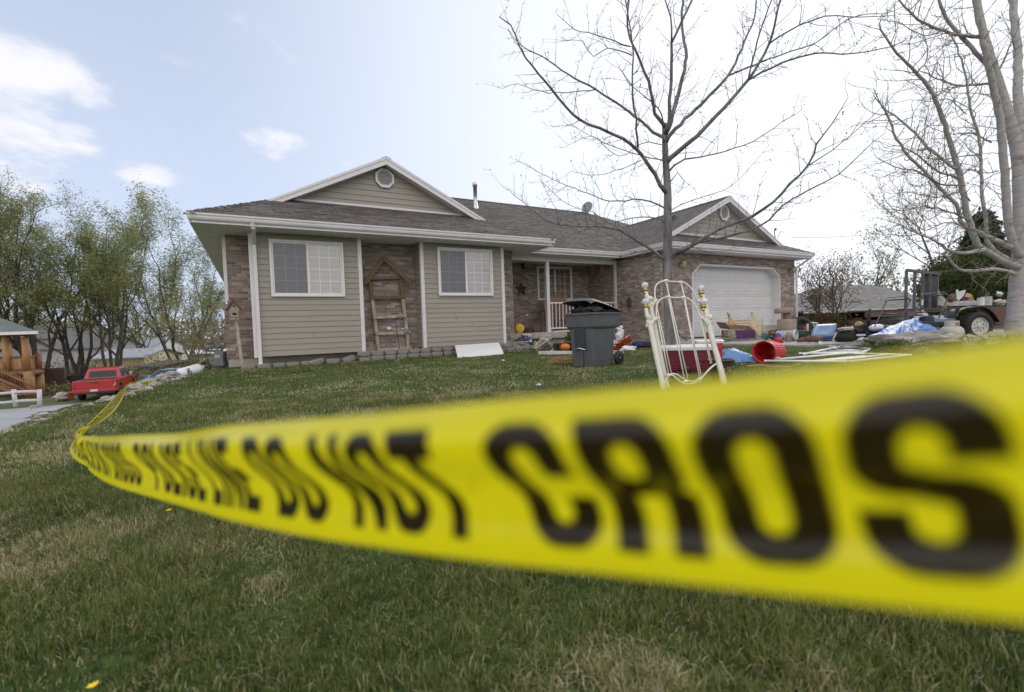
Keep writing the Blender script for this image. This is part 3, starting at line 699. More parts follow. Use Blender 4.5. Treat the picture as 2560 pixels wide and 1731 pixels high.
# ------------------------------------------------------------------ TREES
def bark_mat(name, a, b_, sc=14, stretch=(1, 1, .25), marks=None):
    return mat(name, a, .9, .3, sc, .9, sc*2.5, c2=b_, thr=(.42, .62), stretch=stretch)
M_bark_front = bark_mat('maple_bark', (.215, .20, .205), (.10, .09, .09))
M_twig = mat('twig_bark', (.145, .13, .135), .85, .3, 10)
M_birch = mat('birch_bark', (.40, .38, .37), .85, .18, 5, .6, 30, c2=(.13, .11, .10), thr=(.58, .68), stretch=(1, 1, 4))
M_birchtwig = mat('birch_twig', (.24, .20, .18), .85, .3, 10)
M_bgbark = mat('far_bark', (.085, .07, .06), .95, .3, 3)
def resamp(pts, rad, step):
    P = [Vector(p) for p in pts]; out = [P[0]]; rr = [rad[0]]
    # Catmull-Rom
    for i in range(len(P)-1):
        p0 = P[max(i-1, 0)]; p1 = P[i]; p2 = P[i+1]; p3 = P[min(i+2, len(P)-1)]
        n = max(1, int((p2-p1).length/step))
        for k in range(1, n+1):
            t = k/n
            q = .5*((2*p1)+(p2-p0)*t+(2*p0-5*p1+4*p2-p3)*t*t+(3*p1-p0-3*p2+p3)*t**3)
            out.append(q); rr.append(rad[i]+(rad[i+1]-rad[i])*t)
    return out, rr
def twig(mb, p, d, L, r, rng, lvl, bias, buds=None, gn=.32):
    n = max(3, int(L/.09)); pts = [p]; q = p.copy(); d = d.normalized()
    for i in range(n):
        d = (d + Vector((rng.gauss(0, gn*.45), rng.gauss(0, gn*.45), rng.gauss(0, gn*.45))) + bias*.07).normalized()
        q = q + d*(L/n); pts.append(q)
        if lvl > 0 and i > 0 and rng.random() < .62:
            sd = d.cross(Vector((rng.gauss(0, 1), rng.gauss(0, 1), rng.gauss(0, 1)))).normalized()
            twig(mb, q, d*.75+sd*.75, L*rng.uniform(.22, .5)*(1-i/n*.5), r*.55, rng, lvl-1, bias, buds, gn)
    mb.tube(pts, [r*(1-.75*i/n) for i in range(n+1)], 3 if r < .006 else 4, cap=False)
    if buds is not None:
        for i in range(1, n+1):
            if rng.random() < .3: buds.append(pts[i])
def limb_tree(name, label, cat, base, trunk, limbs, bark, twm, dref, seed, tw=(.18, .75), rtw=.0042, dens=5.5, bias=Vector((0, 0, 1)), budm=None, minr=.005, lvl=1):
    """trunk / limbs: list of (list of (src_x, src_y, d), list of radii)"""
    rng = random.Random(seed)
    root = thing(name, label, cat, base)
    mb = MB()
    p, r = resamp([S(*q) for q in trunk[0]], trunk[1], .12); mb.tube(p, [x*(1+.06*mn.noise(a*6)) for x, a in zip(r, p)], 14)
    mb.build('trunk', bark, root, world=True)
    tp_ = p; cm = MB(); buds = []
    for pts, rad in limbs:
        K = [S(*q) for q in pts]; nn = min(tp_, key=lambda v: (v-K[0]).length); dd = (nn-K[0]).length
        if .01 < dd < .22: K = [nn-Vector((0, 0, .06))]+K; rad = [rad[0]*1.15]+list(rad)
        p, r = resamp(K, rad, .11)
        lb = MB(); 
        for i in range(1, len(p)-1): p[i] = p[i]+Vector((rng.gauss(0, .006), rng.gauss(0, .006), rng.gauss(0, .006)))
        big = max(r) > .018
        if big: lb.tube(p, r, 8 if r[0] > .02 else 6); lb.build('limb', bark, root, world=True)
        else: cm.tube(p, r, 5)
        tot = len(p)
        for i in range(2, tot):
            k = dens*.11
            while k > 0:
                if rng.random() < min(k, 1):
                    t = (p[i]-p[i-1]).normalized(); sd = t.cross(Vector((rng.gauss(0, 1), rng.gauss(0, 1), rng.gauss(0, 1)))).normalized()
                    L_ = rng.uniform(*tw)*(1.0 if r[i] < .03 else .7)*(1 if i < tot*.8 else .7)
                    twig(cm, p[i], t*.5+sd*.9+bias*.25, L_, max(rtw*.6, min(rtw, r[i]*.6)), rng, lvl, bias, buds)
                k -= 1
    if budm is not None:
        for b in buds:
            if rng.random() < .8: 
                for _ in range(2): cm.m = 1; c = b+Vector((rng.gauss(0, .012),)*1+(rng.gauss(0, .012), rng.gauss(0, .012))); sz = rng.uniform(.003, .008); cm.add([c+Vector((sz, 0, 0)), c+Vector((-sz*.5, sz, 0)), c+Vector((0, -sz, 0)), c+Vector((0, 0, sz*2.2))], [(0, 1, 3), (1, 2, 3), (2, 0, 3), (0, 2, 1)]); cm.m = 0
    cm.build('crown', [twm, budm or twm], root, world=True)
    return root
def L8(pts, d0, d1, r0_, r1_):
    n = len(pts); return ([(*c8(*p), d0+(d1-d0)*i/(n-1)) for i, p in enumerate(pts)], [r0_+(r1_-r0_)*(i/(n-1))**.8 for i in range(n)])
D = 6.9
tb = G(1681, 937)
trunk = ([(1681, 945, D), (1678, 890, D), (1674, 800, D), (1668, 690, D), (1669, 600, D), (1669, 540, D+.02), (1669, 475, D+.05), (1664, 400, D+.05), (1661, 310, D+.05)], [.098, .082, .074, .069, .064, .060, .055, .046, .034])
limbs = [
 L8([(742, 842), (700, 770), (620, 655), (520, 595), (340, 505), (220, 360), (130, 260), (60, 110), (15, 75)], D, D-1.2, .032, .005),
 L8([(625, 650), (615, 520), (600, 380), (602, 240), (588, 100), (565, -20), (560, -90)], D-.4, D-.9, .016, .006),
 L8([(735, 605), (690, 580), (610, 510), (440, 395), (320, 330), (200, 250), (110, 200), (50, 130)], D, D+.5, .026, .004),
 L8([(440, 395), (330, 405), (200, 405), (100, 370), (30, 390)], D+.25, D+.5, .009, .003),
 L8([(735, 548), (700, 500), (680, 400), (640, 280), (605, 210), (580, 120), (585, 0), (600, -120)], D, D-.5, .028, .008),
 L8([(590, 205), (480, 165), (340, 125), (270, 65)], D-.3, D-.4, .010, .003),
 L8([(600, 245), (490, 215), (430, 250), (380, 180), (305, 180)], D-.3, D, .009, .003),
 L8([(755, 560), (765, 440), (775, 250), (775, 190), (820, 90), (865, -10), (900, -120)], D-.1, D-.6, .028, .009),
 L8([(773, 195), (775, 130), (755, 30), (730, -40)], D-.35, D-.6, .014, .007),
 L8([(762, 560), (800, 430), (838, 250), (820, 130), (825, -10), (840, -140)], D, D+.4, .034, .012),
 L8([(762, 600), (860, 500), (1020, 335), (1100, 170), (1140, 60), (1155, -60)], D, D+.6, .030, .008),
 L8([(1020, 335), (1140, 285), (1200, 260), (1400, 190), (1560, 80), (1700, 60), (1790, 30)], D+.35, D+.3, .015, .004),
 L8([(765, 700), (860, 622), (1000, 480), (1110, 350), (1200, 200), (1250, 0), (1280, -120)], D, D-.6, .036, .009),
 L8([(1110, 352), (1250, 282), (1400, 235), (1560, 237), (1740, 205), (1800, 180)], D-.4, D-.3, .017, .004),
 L8([(1112, 352), (1150, 180), (1215, 0), (1230, -60)], D-.4, D-.9, .013, .006),
 L8([(1200, 195), (1300, 130), (1450, 75), (1600, 75), (1750, 70)], D-.45, D-.6, .013, .004),
 L8([(780, 730), (830, 700), (900, 690), (1050, 655), (1170, 600), (1260, 540), (1345, 485)], D, D-.3, .016, .003),
 L8([(772, 1125), (850, 1085), (980, 1010), (1130, 950), (1220, 890), (1370, 730), (1410, 640), (1475, 545), (1550, 430)], D-.05, D-1.6, .036, .003),
 L8([(1370, 732), (1480, 660), (1600, 560), (1700, 470)], D-1.0, D-1.3, .008, .003),
 L8([(770, 1140), (880, 1070), (1050, 1035), (1170, 990), (1300, 880), (1510, 765), (1600, 680), (1710, 590)], D-.05, D-1.0, .024, .003),
 L8([(722, 1130), (600, 1045), (500, 1005), (340, 995), (250, 985), (180, 940), (60, 840)], D-.05, D-1.4, .020, .003),
 L8([(740, 912), (640, 880), (500, 885), (400, 850), (250, 790), (100, 710)], D, D+.4, .014, .003),
 L8([(742, 975), (680, 955), (600, 960), (500, 985), (430, 935), (320, 900), (200, 800)], D, D-.3, .011, .003),
 L8([(735, 705), (640, 685), (500, 640), (420, 600), (300, 540)], D, D+.5, .010, .003),
 L8([(640, 705), (560, 740), (450, 775), (330, 755)], D-.3, D, .007, .003),
 L8([(735, 640), (640, 632), (540, 690), (420, 600), (300, 650)], D, D+.8, .008, .003),
 L8([(775, 790), (800, 760), (830, 800), (800, 850)], D, D-.2, .008, .004),
 L8([(735, 500), (660, 430), (600, 380), (540, 300)], D, D-.6, .010, .003),
 L8([(775, 920), (900, 870), (1000, 840), (1100, 760), (1200, 640)], D, D-.7, .007, .002),
]
M_bud = mat('bud', (.10, .06, .07), .8, .3, 10)
limb_tree('young_maple_tree', 'bare young maple with a straight grey trunk behind the white iron headboards', 'tree', tb, trunk, limbs, M_bark_front, M_twig, D, 5, tw=(.12, .65), rtw=.0052, dens=11.0, budm=M_bud, bias=Vector((0, 0, 1)))
def LB(pts, d0, d1, r0_, r1_):
    n = len(pts); return ([(*cB(*p), d0+(d1-d0)*i/(n-1)) for i, p in enumerate(pts)], [r0_+(r1_-r0_)*(i/(n-1)) for i in range(n)])
Db = 9.6
btrunk = ([(2548, 850, Db), (2546, 790, Db), (2548, 720, Db), (2552, 660, Db), (2551, 600, Db), (2550, 490, Db), (2545, 400, Db), (2532, 330, Db), (2510, 250, Db), (2488, 178, Db), (2461, 90, Db), (2443, 0, Db), (2430, -120, Db)], [.24, .18, .16, .15, .115, .11, .105, .10, .085, .075, .065, .055, .04])
bl = [
 LB([(1090, 1430), (1040, 1290), (1015, 1000), (990, 700), (950, 500), (925, 380), (890, 200), (850, 0), (830, -150)], Db-.1, Db-.9, .075, .04),
 LB([(1115, 860), (1090, 550), (1085, 300), (1058, 0), (1040, -150)], Db, Db+.6, .085, .055),
 LB([(1090, 1500), (1060, 1490), (960, 1440), (860, 1370), (810, 1230), (770, 1030), (735, 880), (690, 740), (640, 600), (580, 480), (520, 410), (440, 330), (370, 250), (310, 130)], Db, Db-1.6, .072, .013),
 LB([(1040, 1460), (930, 1380), (905, 1230), (885, 1050), (875, 800), (830, 640), (800, 450), (750, 270), (700, 180)], Db-.2, Db-.8, .04, .010),
 LB([(1075, 1540), (960, 1512), (820, 1522), (740, 1500), (690, 1440), (640, 1420)], Db-.1, Db-1.0, .042, .010),
 LB([(900, 1400), (800, 1420), (700, 1405), (620, 1350), (480, 1290), (400, 1250)], Db-.6, Db-1.3, .038, .006),
 LB([(1050, 1390), (900, 1320), (780, 1260), (740, 1150), (600, 1000), (430, 820), (360, 650), (330, 600), (280, 500)], Db-.2, Db-1.2, .05, .006),
 LB([(740, 950), (610, 850), (460, 700), (340, 610), (280, 540)], Db-.8, Db-.3, .03, .006),
 LB([(920, 370), (800, 240), (690, 110), (640, 0), (600, -120)], Db-.5, Db-.9, .04, .018),
 LB([(875, 210), (720, 190), (560, 130), (450, 40), (410, -30)], Db-.6, Db-1.2, .032, .010),
 LB([(925, 470), (780, 482), (680, 460), (540, 400)], Db-.4, Db-1.0, .026, .007),
 LB([(985, 390), (1020, 310), (1060, 220), (1110, 120)], Db, Db-.5, .02, .006),
 LB([(765, 1000), (640, 960), (520, 870), (430, 820), (340, 830)], Db-.9, Db-1.4, .022, .005),
 LB([(790, 1040), (650, 1030), (520, 960), (400, 940), (290, 880)], Db-1, Db-1.6, .018, .005),
 LB([(820, 1240), (700, 1190), (560, 1160), (450, 1180), (330, 1170)], Db-1, Db-1.6, .018, .005),
 LB([(940, 800), (830, 750), (700, 750), (560, 700)], Db-.3, Db-.5, .016, .004),
 LB([(880, 870), (760, 880), (640, 900), (500, 860)], Db-.8, Db-.3, .014, .004),
 LB([(620, 545), (660, 510), (665, 430), (640, 350)], Db-1.2, Db-1, .014, .004),
 LB([(525, 405), (575, 340), (580, 260), (550, 150)], Db-1.3, Db-1.1, .014, .005),
 LB([(800, 640), (700, 560), (620, 570), (480, 560)], Db-.5, Db-1.3, .010, .004),
 LB([(980, 960), (900, 970), (800, 950), (700, 1010)], Db, Db-.6, .012, .004),
 LB([(820, 1130), (760, 1080), (640, 1110), (480, 1080), (380, 1090)], Db-1, Db-.6, .014, .004),
 LB([(850, 1300), (700, 1250), (560, 1290), (440, 1200), (330, 1190)], Db-.8, Db-1.5, .014, .004),
 LB([(700, 160), (560, 200), (430, 130), (300, 110)], Db-1.1, Db-1.5, .010, .004),
 LB([(1110, 1520), (1122, 1300), (1135, 1000), (1150, 700), (1200, 400)], Db+.2, Db+.8, .08, .04),
]
limb_tree('birch_tree', 'big pale barked tree with several bare stems at the right edge of the yard', 'tree', G(2548, 850), btrunk, bl, M_birch, M_birchtwig, Db, 9, tw=(.3, 1.1), rtw=.0085, dens=9.5, budm=mat('new_leaf', (.22, .24, .10), .8, .3, 6), bias=Vector((-.35, -.2, .35)))

# leafy far trees
def leaf_mat(name, c, c_dark, tr=.35):
    m, t, b = nodes(name); L = t.links.new
    at = N(t, 'ShaderNodeAttribute', attribute_name='tint')
    cc = ramp(t, at.outputs['Fac'], [(0, c_dark), (1, c)]); L(cc, b.inputs['Base Color']); b.inputs['Roughness'].default_value = .7; b.inputs['Specular IOR Level'].default_value = .2
    td = N(t, 'ShaderNodeBsdfTranslucent'); L(cc, td.inputs[0]); ms = N(t, 'ShaderNodeMixShader'); ms.inputs[0].default_value = tr
    L(b.outputs[0], ms.inputs[1]); L(td.outputs[0], ms.inputs[2]); L(ms.outputs[0], t.nodes['Material Output'].inputs[0]); return m
M_leaf = leaf_mat('spring_leaf', (.34, .37, .15), (.16, .185, .075))
M_leaf_ever = leaf_mat('evergreen_leaf', (.05, .085, .03), (.025, .045, .02), .15)
M_leaf_hedge = leaf_mat('hedge_leaf', (.10, .12, .035), (.035, .055, .015), .2)
M_leaf_far = leaf_mat('far_leaf', (.30, .29, .20), (.17, .15, .11), .2)
def leaves(name, C, size, m, parent, rng, wind=None, per=1, elong=1.8, tint=None):
    C = np.array(C, float); C = np.repeat(C, per, 0); n = len(C)
    C += rng.normal(0, size*1.3, (n, 3)) if per > 1 else 0
    a = rng.normal(0, 1, (n, 3)); 
    if wind is not None: a = a*.55+np.array(wind)
    a /= np.linalg.norm(a, axis=1)[:, None]
    b = np.cross(a, rng.normal(0, 1, (n, 3))); b /= np.linalg.norm(b, axis=1)[:, None]
    s_ = size*rng.uniform(.6, 1.3, (n, 1))
    A = a*s_*elong; B = b*s_*.5
    V = np.stack([C-A*.5, C+B, C+A*.5, C-B], 1).reshape(-1, 3)
    Fq = np.arange(n*4).reshape(n, 4)
    t = np.repeat(rng.uniform(0, 1, n)*.6+.4*(tint if tint is not None else rng.uniform(0, 1)), 4)
    if parent is not None:
        im = np.array(MW(parent).inverted()); V = V @ im[:3, :3].T + im[:3, 3]
    return npmesh(name, V, Fq, m, parent, t)
def grow(mb, p, d, L, r, lvl, rng, tips, bias, spread=.55, seg=5, minr=.012, jit=.13):
    pts = [p]; q = p.copy(); d = d.normalized(); n = seg
    for i in range(n):
        d = (d+Vector((rng.gauss(0, jit), rng.gauss(0, jit), rng.gauss(0, jit)))+bias*.06).normalized(); q = q+d*L/n; pts.append(q)
        if lvl <= 1: tips.append((q.copy(), lvl))
        if lvl > 0 and (i > 0) and rng.random() < .8:
            sd = d.cross(Vector((rng.gauss(0, 1), rng.gauss(0, 1), rng.gauss(0, 1)))).normalized()
            grow(mb, q, d+sd*rng.uniform(spread*.7, spread*1.4), L*rng.uniform(.45, .7)*(1-.35*i/n), r*(1-.6*i/n)*.55, lvl-1, rng, tips, bias, spread, max(3, seg-1), minr, jit)
    mb.tube(pts, [max(minr*.5, r*(1-.65*i/n)) for i in range(n+1)], 5 if r > .05 else 3, cap=False)
wl = (W(-1, 0, .28)-W(0, 0, 0)); windv = tuple(wl*1.3)
def leafy_tree(name, label, cat, base, H, stems, seed, nl, lsize=.14, lean=(0, 0), m=M_leaf, spread=.55, group=None, lvl=3, thick=.05, bias=None, wscale=.35, per=2, bark=None, fork=.0):
    rng = random.Random(seed); nr = np.random.default_rng(seed)
    root = thing(name, label, cat, base, group=group); mb = MB(); tips = []
    B = Vector(base)
    for k in range(stems):
        a = 2*math.pi*k/max(1, stems)+rng.random(); tilt = rng.uniform(.12, .42) if stems > 1 else .05
        off = Vector((math.cos(a), math.sin(a), 0))
        grow(mb, B+off*(.25 if stems > 1 else 0)+Vector((0, 0, -.3)), Vector((0, 0, 1))+off*tilt+Vector((lean[0], lean[1], 0)), H*rng.uniform(.55, .72), H*thick*.42*rng.uniform(.7, 1.1), lvl, rng, tips, bias or Vector((0, 0, 1)), spread, 7, .02)
    mb.build('trunk', bark or M_bgbark, root, world=True)
    P = np.array([tuple(t[0]) for t in tips]); zmax = P[:, 2].max(); sc_ = H/(zmax-B.z)
    keep = P[P[:, 2] > B.z+H*.16]
    idx_ = nr.integers(0, len(keep), nl); C = keep[idx_]+nr.normal(0, .3, (nl, 3))
    tint = np.array([.5+.5*mn.noise(Vector(c)*.45) for c in C[::1]]) if nl < 30000 else None
    if tint is not None: tint = np.clip((tint-.5)*2.2+.5, 0, 1); tint = np.repeat(tint, per)
    leaves('crown', C, lsize, m, root, nr, wind=windv if wscale else None, per=per, elong=2.2, tint=tint)
    return root
gt = 'willows across the road'
def willow(px_, d, H, st, seed, nl, label, **k):
    k.setdefault('spread', .52); k.setdefault('thick', .029); k.setdefault('lean', (-.05, .03))
    return leafy_tree('willow_tree', label, 'tree', W((px_-1280)/F*d, d, LOW), H, st, seed, int(nl*1.8), .062, group=gt, **k)
willow(80, 36, 15.8, 6, 21, 12000, 'tallest spring willow rising beside the log house roof')
willow(190, 39, 14.0, 5, 22, 9000, 'many stemmed willow in new leaf between the log house and the red pickup')
willow(285, 39, 14.6, 4, 23, 12000, 'willow with dark trunks directly behind the red pickup')
willow(450, 43, 15.6, 3, 24, 9000, 'willow in thin leaf next to the corner of the brick house')
willow(505, 35, 7.6, 5, 25, 1100, 'low sprawling reddish twigged tree behind the gas meter', spread=.7, bark=mat('red_twig', (.16, .10, .085), .9, .3, 3))
willow(-70, 37, 16.5, 5, 26, 10000, 'willow at the far left edge, mostly cut off by the picture side')
willow(370, 60, 12.0, 4, 27, 5000, 'far thin willow showing above the white gabled barn')
leafy_tree('fruit_tree', 'shrubby fruit tree in first leaf beside the garage downspout', 'tree', S(2075, 830, 19.5).xy.to_3d()+Vector((0, 0, .3)), 3.7, 5, 31, 1300, .04, m=leaf_mat('fruit_leaf', (.26, .22, .12), (.14, .11, .06)), spread=.75, wscale=0, thick=.04)
leafy_tree('far_tree', 'small bare tree top showing over the roof ridge right of the dish', 'tree', S(1575, 800, 40).xy.to_3d(), 11.6, 2, 33, 150, .05, spread=.6, wscale=0)
leafy_tree('shade_tree', 'thin dark bare tree behind the trailer', 'tree', S(2330, 800, 26).xy.to_3d()+Vector((0, 0, .3)), 8.5, 1, 35, 500, .06, spread=.6, wscale=0, thick=.03)
leafy_tree('shade_tree', 'bare bush standing behind the grey roofed brown house', 'tree', S(2165, 800, 40).xy.to_3d()+Vector((0, 0, .3)), 7.5, 4, 36, 600, .09, spread=.5, wscale=0, thick=.03)
def conifer(base, H, R_, label, m, seed, n=9000, size=.12):
    nr = np.random.default_rng(seed); root = thing('evergreen_tree', label, 'tree', base); B = Vector(base)
    mb = MB(); mb.tube([B+Vector((0, 0, -.3)), B+Vector((0, 0, H*.95))], [H*.025, .02], 8); mb.build('trunk', M_bgbark, root, world=True)
    u = nr.uniform(0, 1, n)**.75; z = (1-u)*H*.98+.2; rad = R_*(u**.8)*(.55+.45*nr.uniform(0, 1, n)**.4); th = nr.uniform(0, 2*math.pi, n)
    rad *= 1+.28*np.sin(th*5+z*3.1)+.15*np.sin(z*9+th*2)
    C = np.stack([B.x+rad*np.cos(th), B.y+rad*np.sin(th), B.z+z-rad*.18], 1)
    leaves('crown', C, size, m, root, nr, per=2, elong=2.4); return root
pb = S(2455, 800, 22); conifer((pb.x, pb.y, .3), 4.9, 1.6, 'dark pointed evergreen behind the birch stems', M_leaf_ever, 41, 12000, .11)
def bush(name, label, base, r, h, m, seed, n, size=.06):
    nr = np.random.default_rng(seed); root = thing(name, label, 'bush', base); B = Vector(base)
    mb = MB(); rg = random.Random(seed)
    for k in range(7): a = k*.9; mb.tube([B, B+Vector((math.cos(a)*r*.4, math.sin(a)*r*.4, h*.5)), B+Vector((math.cos(a)*r*.6, math.sin(a)*r*.6, h*.8))], [.04, .025, .01], 5)
    mb.build('stem', M_bgbark, root, world=True)
    d = nr.normal(0, 1, (n, 3)); d /= np.linalg.norm(d, axis=1)[:, None]; q = nr.uniform(.55, 1, (n, 1))**.5
    q *= 1+.22*np.sin(d[:, :1]*7+d[:, 2:]*5)+.1*np.sin(d[:, 1:2]*13)
    C = np.array(B)+np.array([0, 0, h*.52])+d*q*np.array([r, r, h*.52])
    leaves('crown', C, size, m, root, nr, per=2, elong=1.6); return root
pb = S(2440, 800, 16.5); bush('evergreen_bush', 'rounded yellow green evergreen bush behind the trailer', (pb.x, pb.y, .3), 1.45, 2.5, M_leaf_hedge, 51, 9000, .06)
pb = S(2390, 800, 19); bush('evergreen_bush', 'darker evergreen bush left of the rounded one behind the ramp gate', (pb.x, pb.y, .3), 1.1, 2.7, M_leaf_ever, 53, 7000, .06)
pb = S(2052, 800, 17.6); bush('evergreen_bush', 'low reddish green shrub at the corner of the brown house', (pb.x, pb.y, .1), .85, .75, leaf_mat('reddish_leaf', (.11, .08, .035), (.05, .03, .02), .2), 52, 2200, .045)
# far wooded rise
nr = np.random.default_rng(77); n = 36000
la = nr.uniform(-150, 260, n); de = nr.uniform(95, 130, n); hh = 7.5+2.5*np.sin(la*.09)+2*np.sin(la*.23+1)+1.2*np.sin(la*.61)
z = LOW+hh*nr.uniform(0, 1, n)**.8
C = np.stack([la*CY+de*SY, -la*SY+de*CY, z], 1)
o = leaves('distant_trees', C, .75, M_leaf_far, None, nr, per=1, elong=1.2); tag(o, 'hazy band of distant brown and olive trees along the horizon', 'trees', kind='stuff')

# ------------------------------------------------------------------ GRASS
def grass_mat():
    m, t, b = nodes('grass_blade'); L = t.links.new
    at = N(t, 'ShaderNodeAttribute', attribute_name='tint')
    cc = ramp(t, at.outputs['Fac'], [(0, (.036, .060, .016)), (.35, (.098, .142, .032)), (.6, (.21, .245, .066)), (.72, (.34, .29, .14)), (1, (.72, .62, .43))])
    L(cc, b.inputs['Base Color']); b.inputs['Roughness'].default_value = .55; b.inputs['Specular IOR Level'].default_value = .3
    td = N(t, 'ShaderNodeBsdfTranslucent'); L(cc, td.inputs[0]); ms = N(t, 'ShaderNodeMixShader'); ms.inputs[0].default_value = .3
    L(b.outputs[0], ms.inputs[1]); L(td.outputs[0], ms.inputs[2]); L(ms.outputs[0], t.nodes['Material Output'].inputs[0]); return m
M_grass = grass_mat()
def vnoise(x, y, f, seed):        # cheap smooth value noise on arrays
    rs = np.random.default_rng(seed).uniform(0, 1, (256, 256)); u, v = x*f+1000, y*f+1000
    iu, iv = np.floor(u).astype(int), np.floor(v).astype(int); fu, fv = u-iu, v-iv; fu = fu*fu*(3-2*fu); fv = fv*fv*(3-2*fv)
    g = lambda a, b: rs[a % 256, b % 256]
    return (g(iu, iv)*(1-fu)+g(iu+1, iv)*fu)*(1-fv)+(g(iu, iv+1)*(1-fu)+g(iu+1, iv+1)*fu)*fv
def np_terrain(X, Y):
    dep = X*SY+Y*CY; lat = X*CY-Y*SY
    z = .012*np.clip(dep, -5, 40)
    ss = lambda a, b, v: (lambda t: t*t*(3-2*t))(np.clip((v-a)/(b-a), 0, 1))
    z = z+.20*ss(7.2, 8.0, lat)*ss(8.75, 9.2, dep)*(1-ss(10, 10.7, dep))
    e = np.interp(Y, [-30, 0, 5.9, 9.5, 12.3, 14, 40], [-2.6, -2.4, -1.98, -1.45, -.75, -.66, -.6])
    t = 1-(1-np.clip((e-X)/4.2, 0, 1))**2; return z*(1-t)+LOW*t
def grass(name, n, d0, d1, w0, hgt, seed, label, latmul=1.42, extra=None, dryonly=False):
    g = np.random.default_rng(seed)
    if extra is None:
        d = np.sqrt(g.uniform(d0*d0, d1*d1, n)); lat = g.uniform(-1, 1, n)*(d*latmul+.25)
        X = lat*CY+d*SY; Y = -lat*SY+d*CY
    else: X, Y = extra(g, n)
    e = np.interp(Y, [-30, 0, 5.9, 9.5, 12.3, 14, 40], [-2.6, -2.4, -1.98, -1.45, -.75, -.66, -.6])
    keep = (X > e-1.0) & ~((Y > 11.45) & (X > -.75) & (X < 6.5)) & ~((Y > 11.5) & (X >= 6.5) & (X < 11.6)) & ~((Y > 6.1) & (X > 10.62+(9.4-np.minimum(Y, 9.4))*.19) & (X < 27)) & ~((Y < 6.2) & (X > 11.3+(6.2-Y)*1.1) & (X*SY+Y*CY > 10.9)) & ~((X*CY-Y*SY > 6.6) & (X*SY+Y*CY > 8.75))
    X, Y = X[keep], Y[keep]; n = len(X)
    cl = vnoise(X, Y, 5.5, 3)*.6+vnoise(X, Y, 17, 4)*.4
    keep = g.uniform(0, 1, n) < (.30+cl*1.1 if not dryonly else np.clip((vnoise(X, Y, 1.5, 28)*.42+vnoise(X, Y, 3.7, 29)*.33+vnoise(X, Y, 9, 10)*.25-.46)*6, .06, 1)); X, Y, cl = X[keep], Y[keep], cl[keep]; n = len(X)
    Z = np_terrain(X, Y)-.004
    big = vnoise(X, Y, 1.5, 28)*.42+vnoise(X, Y, 3.7, 29)*.33+vnoise(X, Y, 9, 10)*.25
    dry = np.clip((big-.535)*6.5, 0, 1)
    tint = np.clip(g.normal(.38, .20, n)+(vnoise(X, Y, 3.3, 12)-.5)*.35, 0, .66)
    isdry = g.uniform(0, 1, n) < .13+.50*dry; tint = np.where(isdry, g.uniform(.66, 1, n), tint)
    if dryonly: isdry[:] = True; tint = g.uniform(.7, 1, n)
    H = hgt*(.35+1.0*cl**1.5+.25*vnoise(X, Y, 1.4, 15))*g.uniform(.55, 1.25, n)*np.where(isdry, .85, 1)
    th = g.uniform(0, 2*math.pi, n)+vnoise(X, Y, 2.2, 20)*2; lean = g.uniform(.05, .8, n)**1.2+np.where(isdry, .4, 0)*g.uniform(0, 1, n)+(.7*g.uniform(0, 1, n) if dryonly else 0)
    dx, dy = np.cos(th)*lean*H, np.sin(th)*lean*H
    a2 = g.uniform(0, 2*math.pi, n); wx, wy = np.cos(a2), np.sin(a2)
    w_ = w0*g.uniform(.6, 1.3, n)*(1 if d1 is None else 1)
    P = np.zeros((n, 5, 3))
    for k, (u, ww) in enumerate([(0, 1), (.55, .85)]):
        cx, cy_ = X+dx*u**1.8, Y+dy*u**1.8; cz = Z+H*u*(1-.15*lean*u)
        P[:, 2*k, 0] = cx-wx*w_*ww/2; P[:, 2*k, 1] = cy_-wy*w_*ww/2; P[:, 2*k, 2] = cz
        P[:, 2*k+1, 0] = cx+wx*w_*ww/2; P[:, 2*k+1, 1] = cy_+wy*w_*ww/2; P[:, 2*k+1, 2] = cz
    P[:, 4, 0] = X+dx; P[:, 4, 1] = Y+dy; P[:, 4, 2] = Z+H*np.clip(1-.35*lean, .35, 1)
    V = P.reshape(-1, 3); b = np.arange(n)*5
    Tq = np.stack([np.stack([b, b+1, b+3], 1), np.stack([b, b+3, b+2], 1), np.stack([b+2, b+3, b+4], 1)], 1).reshape(-1, 3)
    o = npmesh(name, V, Tq, M_grass, None, np.repeat(tint, 5), k=3)
    return tag(o, label, 'grass', kind='stuff')
grass('dry_grass', 60000, .85, 3.2, .0022, .062, 5, 'long straw coloured dead blades lying through the near lawn', dryonly=True)
grass('dry_grass', 40000, 3.0, 8, .0042, .055, 6, 'straw coloured dead blades in patches of the middle lawn', dryonly=True)
grass('grass', 390000, .85, 2.6, .0024, .058, 1, 'near lawn grass of green and straw coloured blades below the yellow tape')
grass('grass', 350000, 2.5, 5.6, .0036, .052, 2, 'middle lawn grass between the yellow tape and the iron headboards')
grass('grass', 310000, 5.5, 14.5, .0075, .046, 3, 'short lawn grass reaching up to the house and the scattered belongings')

